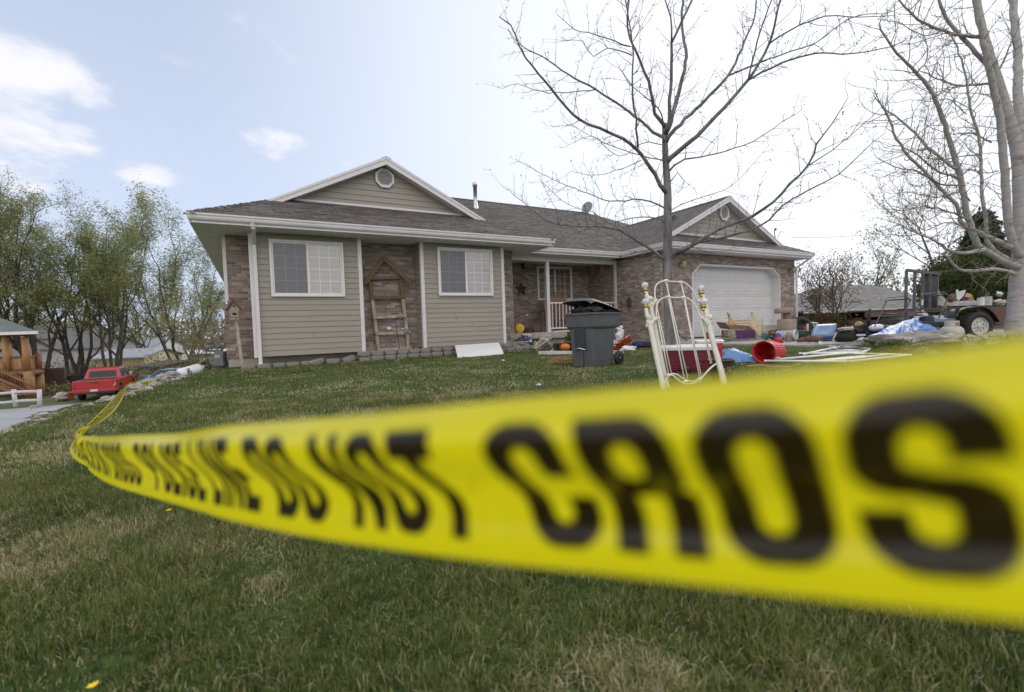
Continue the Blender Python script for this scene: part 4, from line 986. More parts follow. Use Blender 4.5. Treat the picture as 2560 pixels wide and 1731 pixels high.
# ------------------------------------------------------------------ POLICE TAPE
def rrect(x, y, cx, cy_, hx, hy, r):
    r = min(r, hx, hy); qx = np.abs(x-cx)-(hx-r); qy = np.abs(y-cy_)-(hy-r)
    return np.minimum(np.maximum(qx, qy), 0)+np.hypot(np.maximum(qx, 0), np.maximum(qy, 0))-r
LW, LH, ST = .031, .050, .0112
def ring(x, y, x0, x1, y0, y1, r=.012, sx_=ST, sy_=.0085):
    o = rrect(x, y, (x0+x1)/2, (y0+y1)/2, (x1-x0)/2, (y1-y0)/2, r)
    i = rrect(x, y, (x0+x1)/2, (y0+y1)/2, (x1-x0)/2-sx_, (y1-y0)/2-sy_, r*.45)
    return np.maximum(o, -i)
def rc(x, y, x0, x1, y0, y1): return rrect(x, y, (x0+x1)/2, (y0+y1)/2, (x1-x0)/2, (y1-y0)/2, .0008)
def seg_(x, y, ax, ay, bx, by, w_):
    px_, py_ = x-ax, y-ay; dx, dy = bx-ax, by-ay; t = np.clip((px_*dx+py_*dy)/(dx*dx+dy*dy), 0, 1)
    return np.hypot(px_-dx*t, py_-dy*t)-w_
def letter(ch, x, y):
    W_, H_ = LW, LH; U = np.minimum; A = np.maximum
    if ch == 'O': return ring(x, y, 0, W_, 0, H_)
    if ch == 'C': return A(ring(x, y, 0, W_, 0, H_), -rc(x, y, W_*.5, W_*1.1, H_*.40, H_*.60))
    if ch == 'D': return U(A(ring(x, y, 0, W_, 0, H_), -rc(x, y, -.01, ST*.9, -.01, H_+.01)), rc(x, y, 0, ST, 0, H_))
    if ch == 'P': return U(rc(x, y, 0, ST, 0, H_), A(ring(x, y, 0, W_, H_*.38, H_), -rc(x, y, -.01, .004, 0, H_)))
    if ch == 'R': return U(U(rc(x, y, 0, ST, 0, H_), A(ring(x, y, 0, W_, H_*.42, H_), -rc(x, y, -.01, .004, 0, H_))), U(rc(x, y, W_-ST, W_, 0, H_*.46), rc(x, y, ST, W_-.003, H_*.42, H_*.56)))
    if ch == 'E': return U(U(rc(x, y, 0, ST, 0, H_), rc(x, y, 0, W_*.92, 0, .010)), U(rc(x, y, 0, W_*.92, H_-.010, H_), rc(x, y, 0, W_*.82, H_*.41, H_*.60)))
    if ch == 'L': return U(rc(x, y, 0, ST, 0, H_), rc(x, y, 0, W_*.92, 0, .011))
    if ch == 'I': return rc(x, y, 0, ST, 0, H_)
    if ch == 'T': return U(rc(x, y, (W_-ST)/2, (W_+ST)/2, 0, H_), rc(x, y, 0, W_, H_-.012, H_))
    if ch == 'N': return U(U(rc(x, y, 0, .0095, 0, H_), rc(x, y, W_-.0095, W_, 0, H_)), A(seg_(x, y, .004, H_-.003, W_-.004, .003, .0055), rc(x, y, 0, W_, 0, H_)))
    if ch == 'S':
        top = A(ring(x, y, 0, W_, H_*.43, H_), -rc(x, y, W_*.5, W_*1.1, H_*.40, H_*.655))
        bot = A(ring(x, y, 0, W_, 0, H_*.60), -rc(x, y, -.01, W_*.5, H_*.35, H_*.63))
        return U(U(A(top, -rc(x, y, W_*.62, W_*1.1, .0, H_*.66)), A(bot, -rc(x, y, -.01, W_*.38, H_*.345, H_*.7))), seg_(x, y, W_*.3, H_*.56, W_*.72, H_*.46, .0052))
    return np.full_like(x, 1.)
adv = {'I': ST+.0055, ' ': .021}
def pr_(s1, d1): return (s1-1280)/F*d1, d1
def build_tape():
    # path along the tape, as (lateral, depth, height-of-middle, twist) ; first run straight past the lens
    def pt(sx_, symid, d): p = S(sx_, symid, d); return p
    meas = [(2700, 1232, .099), (2560, 1235, .1053), (2401, 1238, .1117), (2121, 1242, .1236), (1841, 1240, .137), (1560, 1232, .156), (1280, 1227, .177), (936, 1217, .223), (716, 1203, .270), (551, 1187, .335), (457, 1181, .414), (330, 1164, .53), (262, 1152, .67), (211, 1132, .97)]
    P = [Vector(pt(*m)) for m in meas]; base, _ = resamp(P, [1]*len(P), .004)
    # smooth
    for _ in range(60): base = [base[0]]+[(base[i-1]+base[i]*2+base[i+1])/4 for i in range(1, len(base)-1)]+[base[-1]]
    L = [0.]
    for a, b in zip(base, base[1:]): L.append(L[-1]+(b-a).length)
    L = np.array(L); B = np.array([tuple(p) for p in base])
    ds = .0009; s = np.arange(0, L[-1], ds)
    Q = np.stack([np.interp(s, L, B[:, k]) for k in range(3)], 1)
    nv = 76; v = np.linspace(0, 1, nv)
    # cross section: height and outward bulge (towards the photographer)
    hh = np.interp(v, [0, .1, .25, .5, .72, .86, 1], [-.0375, -.0282, -.0175, .000, .0165, .0262, .0345])
    bb = np.interp(v, [0, .09, .25, .45, .60, .78, .9, 1], [-.0135, -.0070, -.0128, -.0085, .0050, .0115, .0085, -.001])
    k_ = np.ones(13)/13; hh = np.convolve(np.pad(hh, 6, 'reflect', reflect_type='odd'), k_, 'valid'); bb = np.convolve(np.pad(bb, 6, 'reflect', reflect_type='odd'), k_, 'valid'); bb = np.convolve(np.pad(bb, 6, 'reflect', reflect_type='odd'), k_, 'valid')
    T = np.gradient(Q, axis=0); T /= np.linalg.norm(T, axis=1)[:, None]
    UPW = np.array([0, 0, 1.]); Nn = np.cross(T, UPW); Nn /= np.linalg.norm(Nn, axis=1)[:, None]
    Nn *= np.sign((Nn @ -np.array(fw)).mean())
    Uu = np.cross(Nn, T); Uu *= np.sign(Uu[:, 2:3])
    amp = 1+.18*np.sin(s*9+1)
    near = np.interp(s, [0, .25, .45, .8, 1.2], [1, 1, .75, .55, .3])
    V = Q[:, None, :]+Uu[:, None, :]*hh[None, :, None]+Nn[:, None, :]*(bb[None, :]*(amp*near)[:, None]*1.15)[:, :, None]
    # text: anchored where the words stand; x decreases along s, so the lettering runs from the far end to the near end
    def s_at(sxx): 
        d_ = (Q-np.array(O)); dz = d_ @ np.array(fw); u = 1280+F*(d_ @ np.array(rt))/dz; return np.interp(-sxx, -u, s) if u[0] > u[-1] else np.interp(sxx, u, s)
    txt = 'POLICE LINE DO NOT CROSS'
    wid = lambda c: adv.get(c, LW+.0050)
    tot1 = sum(wid(c) for c in 'POLICE LINE DO NOT'); a0, a1 = s_at(360), s_at(1160); sc1 = (a0-a1)/tot1
    c0 = s_at(1268); sc2 = (c0-s_at(2640))/sum(wid(c) for c in 'CROS')
    places = []; s_ = a0
    for ch in 'POLICE LINE DO NOT': places.append((ch, s_, sc1)); s_ -= wid(ch)*sc1
    s_ = c0
    for ch in 'CROSS': places.append((ch, s_, sc2)); s_ -= wid(ch)*sc2
    s_ = a0+.055
    for ch in reversed('LICE LINE DO NOT CROSS'): 
        s_ += wid(ch); places.append((ch, s_, 1.0))
    yv = (v*.076-.0098)
    ink = np.zeros((len(s), nv))
    for ch, st, sc_ in places:
        if ch == ' ': continue
        m_ = (s < st+.004) & (s > st-(LW*sc_)-.004)
        if not m_.any(): continue
        xx = (st-s[m_])/sc_; X_, Y_ = np.meshgrid(xx, yv, indexing='ij')
        sdv = letter(ch, X_, Y_*(LH/.0570)); ink[m_] = np.maximum(ink[m_], np.clip(.5-sdv/.0010, 0, 1))
    ns_ = len(s)
    # --- second run: folded at the far end, then away over the lawn to the crest and on to the gas meter
    fold = Q[-1]
    run = [S(196, 1122, 1.10), S(189, 1112, 1.17), S(190, 1100, 1.27), S(205, 1086, 1.42), S(232, 1062, 1.85), S(270, 1026, 2.5), S(290, 1002, 3.6), S(303, 982, 5.2), S(311, 969, 6.6), S(322, 963, 7.6), S(345, 961, 8.3), S(372, 958, 8.8), S(405, 951, 9.3), S(440, 940, 9.9), S(470, 926, 10.5), S(500, 905, 11.1), S(528, 890, 11.9)]
    tw = [4, 8, 25, 50, 70, 84, 88, 80, 55, 25, 5, 5, 8, 20, 35, 50, 60]
    rp, rtw_ = resamp([Vector(fold)]+run, [0]+tw, .03)
    R_ = np.array([tuple(p) for p in rp]); T2 = np.gradient(R_, axis=0); T2 /= np.linalg.norm(T2, axis=1)[:, None]
    nv2 = nv; V2 = np.zeros((len(rp), nv2, 3)); 
    pu = Uu[-1].copy()
    for i in range(len(rp)):
        t = T2[i]; pu = pu-t*np.dot(pu, t); pu /= np.linalg.norm(pu)
        n_ = np.cross(t, pu)
        up_ = np.array([0, 0, 1.])-t*t[2]; up_ /= np.linalg.norm(up_)+1e-9
        toc = -(R_[i]-np.array(O)); toc -= t*np.dot(toc, t); toc /= np.linalg.norm(toc)+1e-9
        lat_ = np.cross(t, up_); a = R(rtw_[i])
        ax = up_*math.cos(a)+lat_*math.sin(a)
        f_ = max(0, 1-i/8.); ax = ax*(1-f_)+Uu[-1]*f_; ax /= np.linalg.norm(ax)
        nb = np.cross(t, ax); nb *= np.sign(np.dot(nb, -np.array(fw))+1e-9)
        curl = .35+.65*f_
        V2[i] = R_[i]+ax[None, :]*hh[:, None]+(nb[None, :]*(bb[:, None]*1.0)*curl)+ax[None, :]*0
    ink2 = np.zeros((len(rp), nv2)); l2 = np.concatenate([[0], np.cumsum(np.linalg.norm(np.diff(R_, axis=0), axis=1))])
    # resample the second run finely where it is close
    n2 = 900; lf = np.linspace(0, 1, n2)**1.5*l2[-1]
    V2f = np.stack([[np.interp(lf, l2, V2[:, j, k]) for k in range(3)] for j in range(nv2)], 0).transpose(2, 0, 1)
    ink2 = np.zeros((n2, nv2)); s_ = .03
    while s_ < l2[-1]:
        for ch in reversed('POLICE LINE DO NOT CROSS  '):
            s_ += wid(ch)
            if ch == ' ': continue
            m_ = (lf < s_+.004) & (lf > s_-LW-.004)
            if m_.any():
                xx = s_-lf[m_]; X_, Y_ = np.meshgrid(xx, yv, indexing='ij'); ink2[m_] = np.maximum(ink2[m_], np.clip(.5-letter(ch, X_, Y_*(LH/.0570))/.001, 0, 1))
    V = np.concatenate([V, V2f], 0); ink = np.concatenate([ink, ink2], 0); m = len(V)
    ii, jj = np.meshgrid(np.arange(m-1), np.arange(nv-1), indexing='ij'); a = (ii*nv+jj).ravel()
    Fq = np.stack([a, a+1, a+nv+1, a+nv], 1)
    o = npmesh('police_tape', V.reshape(-1, 3), Fq, M_tape, None, ink.ravel())
    o.data.polygons.foreach_set('use_smooth', np.ones(len(Fq), bool))
    return tag(o, 'yellow POLICE LINE DO NOT CROSS tape strung close across the foreground', 'barrier tape')
m, t, b = nodes('tape_film'); L = t.links.new
at = N(t, 'ShaderNodeAttribute', attribute_name='tint'); cc = ramp(t, at.outputs['Fac'], [(0, (.86, .78, .010)), (1, (.014, .011, .006))])
L(cc, b.inputs['Base Color']); b.inputs['Roughness'].default_value = .17; b.inputs['Specular IOR Level'].default_value = .6
tn = N(t, 'ShaderNodeTexNoise'); tn.inputs['Scale'].default_value = 38; tn.inputs['Detail'].default_value = 3; tcn = N(t, 'ShaderNodeTexCoord'); L(tcn.outputs['Object'], tn.inputs[0])
bp = N(t, 'ShaderNodeBump'); bp.inputs['Strength'].default_value = .35; bp.inputs['Distance'].default_value = .003; L(tn.outputs[0], bp.inputs['Height']); L(bp.outputs[0], b.inputs['Normal'])
c2_ = ramp(t, at.outputs['Fac'], [(0, (.90, .80, .01)), (1, (.03, .018, .002))])
td = N(t, 'ShaderNodeBsdfTranslucent'); L(c2_, td.inputs[0]); ms = N(t, 'ShaderNodeMixShader'); ms.inputs[0].default_value = .45
L(b.outputs[0], ms.inputs[1]); L(td.outputs[0], ms.inputs[2]); L(ms.outputs[0], t.nodes['Material Output'].inputs[0]); M_tape = m
build_tape()

# ------------------------------------------------------------------ THINGS BY THE HOUSE
def at(p, yaw=0.0): return Matrix.Translation(p) @ Matrix.Rotation(-YAW+yaw, 4, 'Z')
def simple(name, mb, m, label, cat, group=None, bevel=0, solid=0, base=None):
    """a thing that is one mesh; its origin is put at its base"""
    if base is None:
        V = np.array(mb.v); base = (float(V[:, 0].mean()), float(V[:, 1].mean()), float(V[:, 2].min()))
    mb.v = [(a-base[0], b-base[1], c-base[2]) for a, b, c in mb.v]
    o = mb.build(name, m, None, bevel=bevel, solid=solid); o.location = base
    return tag(o, label, cat, group)
# edging stones
def stone(x, y, z, L_, H_, D_, seed, rz=0, tilt=0, label=None):
    rg = random.Random(seed); mb = MB(); n = [6, 3, 3]; vs = []; 
    M_ = Matrix.Translation((x, y, z+H_/2)) @ Matrix.Rotation(rz, 4, 'Z') @ Matrix.Rotation(tilt, 4, 'Y')
    # a rounded rough block: sphere directions pushed towards a box
    m_, k_ = 12, 20; vs = []
    for i in range(m_+1):
        th = math.pi*i/m_
        for k in range(k_):
            ph = 2*math.pi*k/k_; d = Vector((math.sin(th)*math.cos(ph), math.sin(th)*math.sin(ph), -math.cos(th)))
            q = (abs(d.x)**7+abs(d.y)**7+abs(d.z)**7)**(-1/7.)
            q *= 1+.10*mn.noise(d*2.2+Vector((seed*1.7, 0, 0)))+.05*mn.noise(d*6+Vector((0, seed, 0)))
            vs.append(M_ @ Vector((d.x*q*L_/2, d.y*q*D_/2, d.z*q*H_/2)))
    mb.add(vs, [(i*k_+k, i*k_+(k+1)%k_, (i+1)*k_+(k+1)%k_, (i+1)*k_+k) for i in range(m_) for k in range(k_)], True)
    return simple('edging_stone', mb, M_stone, label, 'stone', 'edging stones along the house front', base=(x, y, z))
k = 0; x = -.28
while x < 6.6:      # lower course
    L_ = .27+.06*rnd.random(); z0 = terrain(x+L_/2, 11.45)
    if 1.02 < x < 2.05: 
        x += L_+.01; continue
    if x < 2.3: lb = 'grey edging block in the single course under the left beige bay'; dz = -.045
    elif x < 4.4: lb = 'grey edging block in the bottom course below the brick recess'; dz = -.02
    else: lb = 'grey edging block in the bottom course under the right beige bay'; dz = -.02
    stone(x+L_/2, 11.44+.02*rnd.random(), z0+dz, L_-.012, .125, .17, k, rnd.uniform(-.05, .05), rnd.uniform(-.02, .02), lb); k += 1; x += L_
stone(1.20, 11.36, terrain(1.2, 11.4)-.02, .33, .13, .19, 90, .15, -.25, 'edging block tipped up on end, leftmost of the three knocked loose')
stone(1.56, 11.40, terrain(1.5, 11.4)-.03, .31, .13, .19, 91, -.05, .03, 'flat edging block between the two tipped edging blocks')
stone(1.91, 11.42, terrain(1.9, 11.4)-.0, .30, .13, .19, 92, .1, -.30, 'tipped edging block to the right, rising towards the brick recess')
x = 2.12
while x < 6.3:
    L_ = .27+.06*rnd.random(); z0 = terrain(x+L_/2, 11.45)
    lb = 'grey edging block in the top course below the brick recess' if x < 4.2 else 'grey edging block in the top course under the right beige bay'
    stone(x+L_/2, 11.49+.02*rnd.random(), z0+.10, L_-.012, .12, .17, k, rnd.uniform(-.06, .06), rnd.uniform(-.02, .02), lb); k += 1; x += L_
for i, (cx, cyy, tl) in enumerate([(50, 615, 0), (230, 640, .02), (350, 625, -.05), (60, 500, 0), (190, 575, .0), (340, 545, .05), (480, 575, -.12), (265, 510, 0), (150, 520, 0)]):
    p = PY(*cP(cx, cyy), 12.0 if cyy < 560 else 11.85)
    stone(p.x, p.y, max(p.z-.05, terrain(p.x, p.y)-.02), .30, .12, .18, 60+i, rnd.uniform(-.25, .25), tl, ['edging block at the front of the pile left of the birdcage', 'edging block stacked at the back of the pile beside the porch slab'][cyy < 560])
# ladder trellis with little gable
yT = yB-.10
def PT(x, y): return PY(*c2(x, y), yT)
def PT3(x, y): return PY(*c3(x, y), yT)
tr_ = thing('ladder_trellis', 'brown wooden ladder with a little roof shape leaning on the brick recess', 'trellis', PT3(240, 1400))
def plank(mb, a, b, wd, th=.035, yoff=0, nrm=Vector((0, 1, 0))):
    a, b = Vector(a), Vector(b); d = (b-a).normalized(); s_ = d.cross(nrm).normalized()*wd/2; o = nrm*yoff
    return mb.prism([a-s_+o, b-s_+o, b+s_+o, a+s_+o], nrm*th)
M_newwood = mat('new_brown_wood', (.16, .088, .045), .6, .3, 6, .3, 30, stretch=(3, 3, 1)); M_greywood = mat('grey_wood', (.47, .385, .32), .8, .2, 6, .3, 30, c2=(.3, .22, .15), stretch=(3, 3, 1))
for nm, a, b, wd, m_, yo in [('side_rail', (70, 905), (88, 1030), .085, M_newwood, 0), ('side_rail', (88, 1032), (132, 1395), .085, M_greywood, 0), ('side_rail', (285, 895), (305, 1030), .085, M_newwood, 0), ('side_rail', (303, 1032), (345, 1390), .085, M_greywood, 0),
      ('rung', (75, 887), (300, 880), .075, M_newwood, -.037), ('rung', (72, 1024), (315, 1016), .085, M_newwood, -.037), ('rung', (92, 1163), (325, 1150), .08, M_greywood, -.037), ('rung', (107, 1275), (320, 1270), .075, M_greywood, -.037), ('rung', (118, 1392), (360, 1374), .08, M_greywood, -.037),
      ('roof_board', (30, 930), (172, 735), .10, M_newwood, -.075), ('roof_board', (158, 745), (362, 932), .10, M_newwood, -.11)]:
    mb = MB(); plank(mb, PT3(*a), PT3(*b), wd, .035, yo); mb.build(nm, m_, tr_, world=True, bevel=.004)
# shepherd hooks
def hook(pts, r, label, y=None, d=None):
    P = [PY(*p, y) if y else S(*p, d) for p in pts]; mb = MB(); q, rr = resamp(P, [r]*len(P), .04); mb.tube(q, rr, 6)
    return simple('shepherd_hook', mb, M_iron, label, 'garden hook', base=tuple(P[0]))
hook([c3(280, 1400), c3(265, 1300), c3(256, 1240), c3(252, 1185), c3(265, 1160), c3(295, 1155), c3(318, 1172), c3(325, 1190), c3(314, 1196)], .007, 'thin iron shepherd hook standing before the ladder trellis', y=11.55)
mb = MB(); p = PY(*c3(325, 1265), 11.52); mb.lathe([(.001, .02), (.06, .02), (.075, .13), (.08, .135), (.07, .135), (.055, .03)], 14, Matrix.Translation(p-Vector((0, 0, .09)))); 
for i in range(6): mb.lump(p+Vector((rnd.uniform(-.09, .09), -.02, rnd.uniform(-.02, .09))), .04, i, (1.3, .7, .6), .4, 8, 6)
simple('hanging_planter', mb, mat('pale_metal', (.34, .35, .37), .5, .2, 20), 'small pale grey hanging planter with dry plant on the shepherd hook', 'planter')
hp = [c4(1445, 1080), c4(1445, 900), c4(1442, 760), c4(1450, 690), c4(1475, 650), c4(1510, 632), c4(1540, 642), c4(1548, 672)]
h2 = hook(hp, .008, 'double iron shepherd hook behind the wheeled trash cart', y=12.2)
mb = MB(); q, rr = resamp([PY(*p, 12.2) for p in [c4(1445, 770), c4(1430, 700), c4(1410, 665), c4(1370, 645), c4(1345, 640)]], [.007]*5, .03); mb.tube(q, rr, 6); q, rr = resamp([PY(*p, 12.2) for p in [c4(1445, 690), c4(1470, 745), c4(1480, 750), c4(1478, 730)]], [.006]*4, .02); mb.tube(q, rr, 6); mb.build('hook_arm', M_iron, h2, world=True)
p = PY(*c4(1535, 720), 12.2); ln = thing('hanging_lantern', 'black iron lantern hanging from the double shepherd hook', 'lantern', p-Vector((0, 0, .16)))
mb = MB(); mb.lathe([(.001, 0), (.062, 0), (.065, .02), (.05, .03), (.001, .03)], 8, None, False); mb.lathe([(.075, .20), (.045, .26), (.02, .29), (.012, .33), (.001, .33)], 8, None, False)
for k in range(8): a = math.pi*k/4; mb.tube([(math.cos(a)*.052, math.sin(a)*.052, .03), (math.cos(a)*.058, math.sin(a)*.058, .2)], .007, 4)
mb.build('lantern_frame', M_iron, ln); mb = MB(); mb.lathe([(.045, .03), (.05, .2)], 8, None, False); mb.build('glass', mat('smoked_glass', (.07, .07, .075), .15), ln)
# birdhouse on a leaning post
bh = thing('birdhouse', 'weathered birdhouse with a rusty red roof on a leaning pole at the house corner', 'birdhouse', PY(*c2(468, 1508), 11.75))
mb = MB(); plank(mb, PY(*c2(466, 1510), 11.8), PY(*c2(418, 1165), 11.75), .062, .045); mb.build('pole', M_greywood, bh, world=True)
def PB(x, y, yy=11.70): return PY(*c2(x, y), yy)
mb = MB(); mb.prism([PB(383, 1160), PB(436, 1160), PB(438, 1105), PB(405, 1060), PB(372, 1105)], (0, .13, 0)); mb.box(tuple(PB(375, 1178)-Vector((0, .03, 0))), tuple(PB(440, 1165)+Vector((0, .15, 0)))); mb.build('house_box', M_oldwood, bh, world=True)
mb = MB()
for cxy, rr in (((405, 1082), .02), ((410, 1137), .045)):
    c_ = PB(*cxy, 11.697); mb.poly([(c_.x+rr*math.cos(a*math.pi/7), c_.y, c_.z+rr*(1 if rr < .03 else .55)*math.sin(a*math.pi/7)) for a in range(14)]); mb.build('entry_hole', M_dark, bh, world=True); mb = MB()
mb = MB(); plank(mb, PB(352, 1112), PB(403, 1036), .035, .20, -.03); plank(mb, PB(391, 1036), PB(462, 1106), .035, .20, -.034); mb.build('roof', mat('rusty_red', (.13, .045, .03), .8, .35, 12), bh, world=True)
# white board
mb = MB(); ft = [PY(*c3(668, 1360), 11.42), PY(*c3(975, 1340), 11.42), None, None]; fb = [PZ(*c3(688, 1445), terrain(2, 11)+.01), PZ(*c3(1012, 1420), terrain(4.5, 11.0)+.01)]
mb.prism([fb[0], fb[1], ft[1], ft[0]], (0, .035, .012)); simple('white_board', mb, mat('board_white', (.80, .80, .80), .45, .04, 2), 'white rectangular board leaning on the stones under the right bay', 'board', bevel=.008)
# gas meter
gmp = PY(*c2(310, 1450), 12.6)
gm = thing('gas_meter', 'grey gas meter with bent pipes on the left side of the house', 'gas meter', (gmp.x, gmp.y, terrain(gmp.x, gmp.y)))
M_meter = mat('meter_grey', (.13, .14, .155), .5, .2, 10)
mb = MB(); M_ = at(gmp); mb.box((-.12, -.09, -.17), (.12, .09, .13), M_); mb.lathe([(.12, -.17), (.10, -.21), (.001, -.22)], 16, M_, sy=.75); mb.lathe([(.125, .13), (.12, .16), (.001, .19)], 16, M_, sy=.8); mb.build('meter_body', M_meter, gm, world=True, bevel=.02)
mb = MB(); pp = lambda x, y: PY(*c2(x, y), 12.6)
mb.tube([pp(285, 1520), pp(288, 1400), pp(288, 1368)], .028, 8); mb.tube([pp(222, 1398), pp(222, 1368), pp(250, 1362), pp(320, 1360)], .026, 8); mb.tube([pp(222, 1396), pp(330, 1396)], .022, 8); mb.ball(pp(300, 1364), .055, 10, (1.3, 1, .8)); mb.tube([pp(320, 1360), pp(320, 1402)], .03, 8); mb.tube([gmp+Vector((0, 0, -.15)), (gmp.x, gmp.y, gm.location.z)], .02, 6)
mb.build('pipe', M_meter, gm, world=True)
mb = MB(); M2 = at(gmp+Vector((0, -.0, 0))); mb.box((-.06, -.10, .02), (.06, -.091, .09), M2); mb.build('meter_dial', mat('dial', (.35, .36, .37), .3), gm, world=True)

# ------------------------------------------------------------------ porch things
zf = .621
ch_ = thing('adirondack_chair', 'tan wooden fan backed garden chair behind the porch railing', 'chair', (PY(*c4(740, 1060), 13.6).x, 13.6, zf))
mb_ = lambda: MB()
M_chair = mat('chair_wood', (.29, .165, .08), .6, .25, 6, stretch=(6, 6, .8))
yc = 13.9
for k, (xb_, xt, yt) in enumerate([(630, 600, 665), (660, 648, 625), (700, 696, 603), (740, 738, 630), (775, 778, 655), (805, 812, 680), (590, 560, 700)]):
    a, b = PY(*c4(xb_, 905), yc-.15), PY(*c4(xt, yt+18), yc); mb = MB(); w_ = .055
    mb.prism([a+Vector((-w_*.8, 0, 0)), a+Vector((w_*.8, 0, 0)), b+Vector((w_, 0, 0)), b+Vector((0, 0, .09)), b+Vector((-w_, 0, 0))], (0, .022, 0)); mb.build('back_slat', M_chair, ch_, world=True)
a, b = PY(*c4(560, 905), yc-.15), PY(*c4(880, 900), yc-.15)
mb = MB(); mb.box((a.x, yc-.65, a.z-.05), (b.x, yc-.16, a.z-.01)); mb.build('seat', M_chair, ch_, world=True)
for xx in (a.x-.03, b.x):
    mb = MB(); mb.box((xx-.05, yc-.68, zf), (xx+.04, yc-.63, a.z+.25)); mb.build('leg', M_chair, ch_, world=True)
    mb = MB(); mb.box((xx-.045, yc-.1, zf), (xx+.04, yc-.05, a.z+.28)); mb.build('leg', M_chair, ch_, world=True)
    mb = MB(); mb.box((xx-.09, yc-.74, a.z+.25), (xx+.06, yc-.04, a.z+.275)); mb.build('armrest', M_chair, ch_, world=True)
p = PY(*c4(295, 570), 14.46); mb = MB(); st = []
for i in range(10):
    a = math.pi/2+i*math.pi/5; r_ = .27 if i % 2 == 0 else .12; st.append(Vector((p.x+r_*math.cos(a), 14.46, p.z+r_*math.sin(a))))
mb.add([*st, Vector((p.x, 14.40, p.z))]+[v+Vector((0, .03, 0)) for v in st], [(i, (i+1)%10, 10) for i in range(10)]+[(i, 11+i, 11+(i+1)%10, (i+1)%10) for i in range(10)]); simple('wall_star', mb, mat('star_metal', (.045, .05, .045), .6, .3, 10), 'dark metal five pointed star on the porch wall', 'star')
p = PY(*c4(1225, 285), 13.4); wc = thing('wind_chime', 'copper coloured wind chime hanging under the porch roof', 'wind chime', p)
mb = MB(); mb.lathe([(.001, .02), (.05, .02), (.055, 0), (.001, 0)], 12); mb.tube([(0, 0, .02), (0, 0, zS-p.z)], .003, 4); mb.build('top_disc', M_wood, wc)
for i in range(7):
    a = i*.9; mb = MB(); x_, y_ = .045*math.cos(a), .045*math.sin(a); mb.tube([(x_, y_, -.02), (x_, y_, -.18-.024*i)], .010, 6); mb.build('chime_tube', mat('copper', (.55, .28, .10), .35, .2, 10, metal=.6), wc)
p = PY(*c4(275, 1030), 13.05); lid = thing('yellow_ball', 'bright yellow round play disc on the porch edge', 'ball', (p.x, p.y, zf))
mb = MB(); M_ = Matrix.Translation((0, 0, .155)) @ Matrix.Rotation(-YAW*.5, 4, 'Z') @ Matrix.Rotation(R(90), 4, 'X'); rr = .15
mb.lathe([(.001, -.07), (rr*.8, -.07), (rr, -.045), (rr, .02), (rr*.93, .032), (rr*.6, .04), (rr*.3, .043), (.022, .043), (.018, .038), (.001, .038)], 32, M_); mb.build('shell', mat('ball_yellow', (.72, .42, .02), .35, .06, 3), lid)
mb = MB(); mb.lathe([(.001, 0), (.03, 0), (.022, .03), (.001, .036)], 10, Matrix.Translation((-.085, .02, .285)) @ Matrix.Rotation(-.5, 4, 'Y')); mb.build('spout', mat('ball_yellow', (.72, .42, .02)), lid)
def basket(p, r, h, m_, name, label, handle=True, sx=1.0):
    t = thing(name, label, 'basket', p); mb = MB(); n = 18
    for k in range(n):
        a = 2*math.pi*k/n; mb.tube([(r*.8*math.cos(a)*sx, r*.8*math.sin(a), 0), (r*math.cos(a)*sx, r*math.sin(a), h)], r*.05, 4)
    for j in range(7): q = j/6; rr = r*(.8+.2*q); mb.tube([(rr*math.cos(2*math.pi*k/16)*sx, rr*math.sin(2*math.pi*k/16), h*q) for k in range(17)], r*.075, 4)
    mb.lathe([(.001, .01), (r*.8, .01)], 16, sx=sx); mb.build('woven_body', m_, t)
    if handle: mb = MB(); mb.tube([(r*sx*math.cos(a*math.pi/10), 0, h+r*1.1*math.sin(a*math.pi/10)) for a in range(11)], r*.06, 5); mb.build('handle', m_, t)
    return t
p = PY(*c4(368, 1080), 13.1); basket((p.x, p.y, zf), .17, .15, mat('wicker_brown', (.10, .06, .04), .8, .3, 20), 'wicker_basket', 'small brown wicker basket with a hoop handle on the porch')
p = PY(*c4(405, 1055), 13.3); mb = MB(); mb.lump((p.x, p.y, zf+.05), .07, 4, (1.8, .7, .8), .3); simple('shoe', mb, M_black, 'dark shoe lying on the porch beside the wicker basket', 'shoe')
p = PY(*c4(790, 1050), 12.76); mb = MB(); mb.box((p.x-.42, 12.74, .622), (p.x+.36, 12.86, .655)); simple('white_plank', mb, M_white, 'short white plank lying on the porch slab edge under the railing', 'plank')
# below the porch
def can(p, r, h, label, m1_, m2_=None, name='paint_can', tilt=None, band=None, handle=False, cat='can'):
    t = thing(name, label, cat, p, rot=tilt or (0, 0, rnd.random())); mb = MB()
    mb.lathe([(.001, 0), (r, 0), (r*1.02, .01), (r, .02), (r, h-.02), (r*1.03, h-.01), (r*1.03, h), (r*.93, h), (r*.93, h-.02), (.001, h-.02)], 24); mb.build('body', m1_, t)
    if band: mb = MB(); mb.lathe([(r*1.008, h*band[0]), (r*1.008, h*band[1])], 24, sx=1, sy=1); mb.build('label_band', m2_, t)
    if handle: mb = MB(); mb.tube([(r*1.05*math.cos(a*math.pi/10), -.3*r*math.sin(a*math.pi/10), h*.85+r*.9*math.sin(a*math.pi/10)) for a in range(11)], .004, 4); mb.build('handle', M_chrome, t)
    return t
M_navy = mat('navy_print', (.03, .045, .11), .5, .5, 14, c2=(.55, .55, .56), thr=(.52, .56))
p = PY(*cP(345, 488), 12.25); can(p, .125, .24, 'navy and white paint can on the stones before the porch', M_whitepl, M_navy, band=(.1, .88))
p = PY(*cP(265, 480), 12.35); can(p, .07, .13, 'small brown clay pot left of the navy paint can', mat('clay_brown', (.16, .10, .07), .8, .2), name='clay_pot', cat='pot')
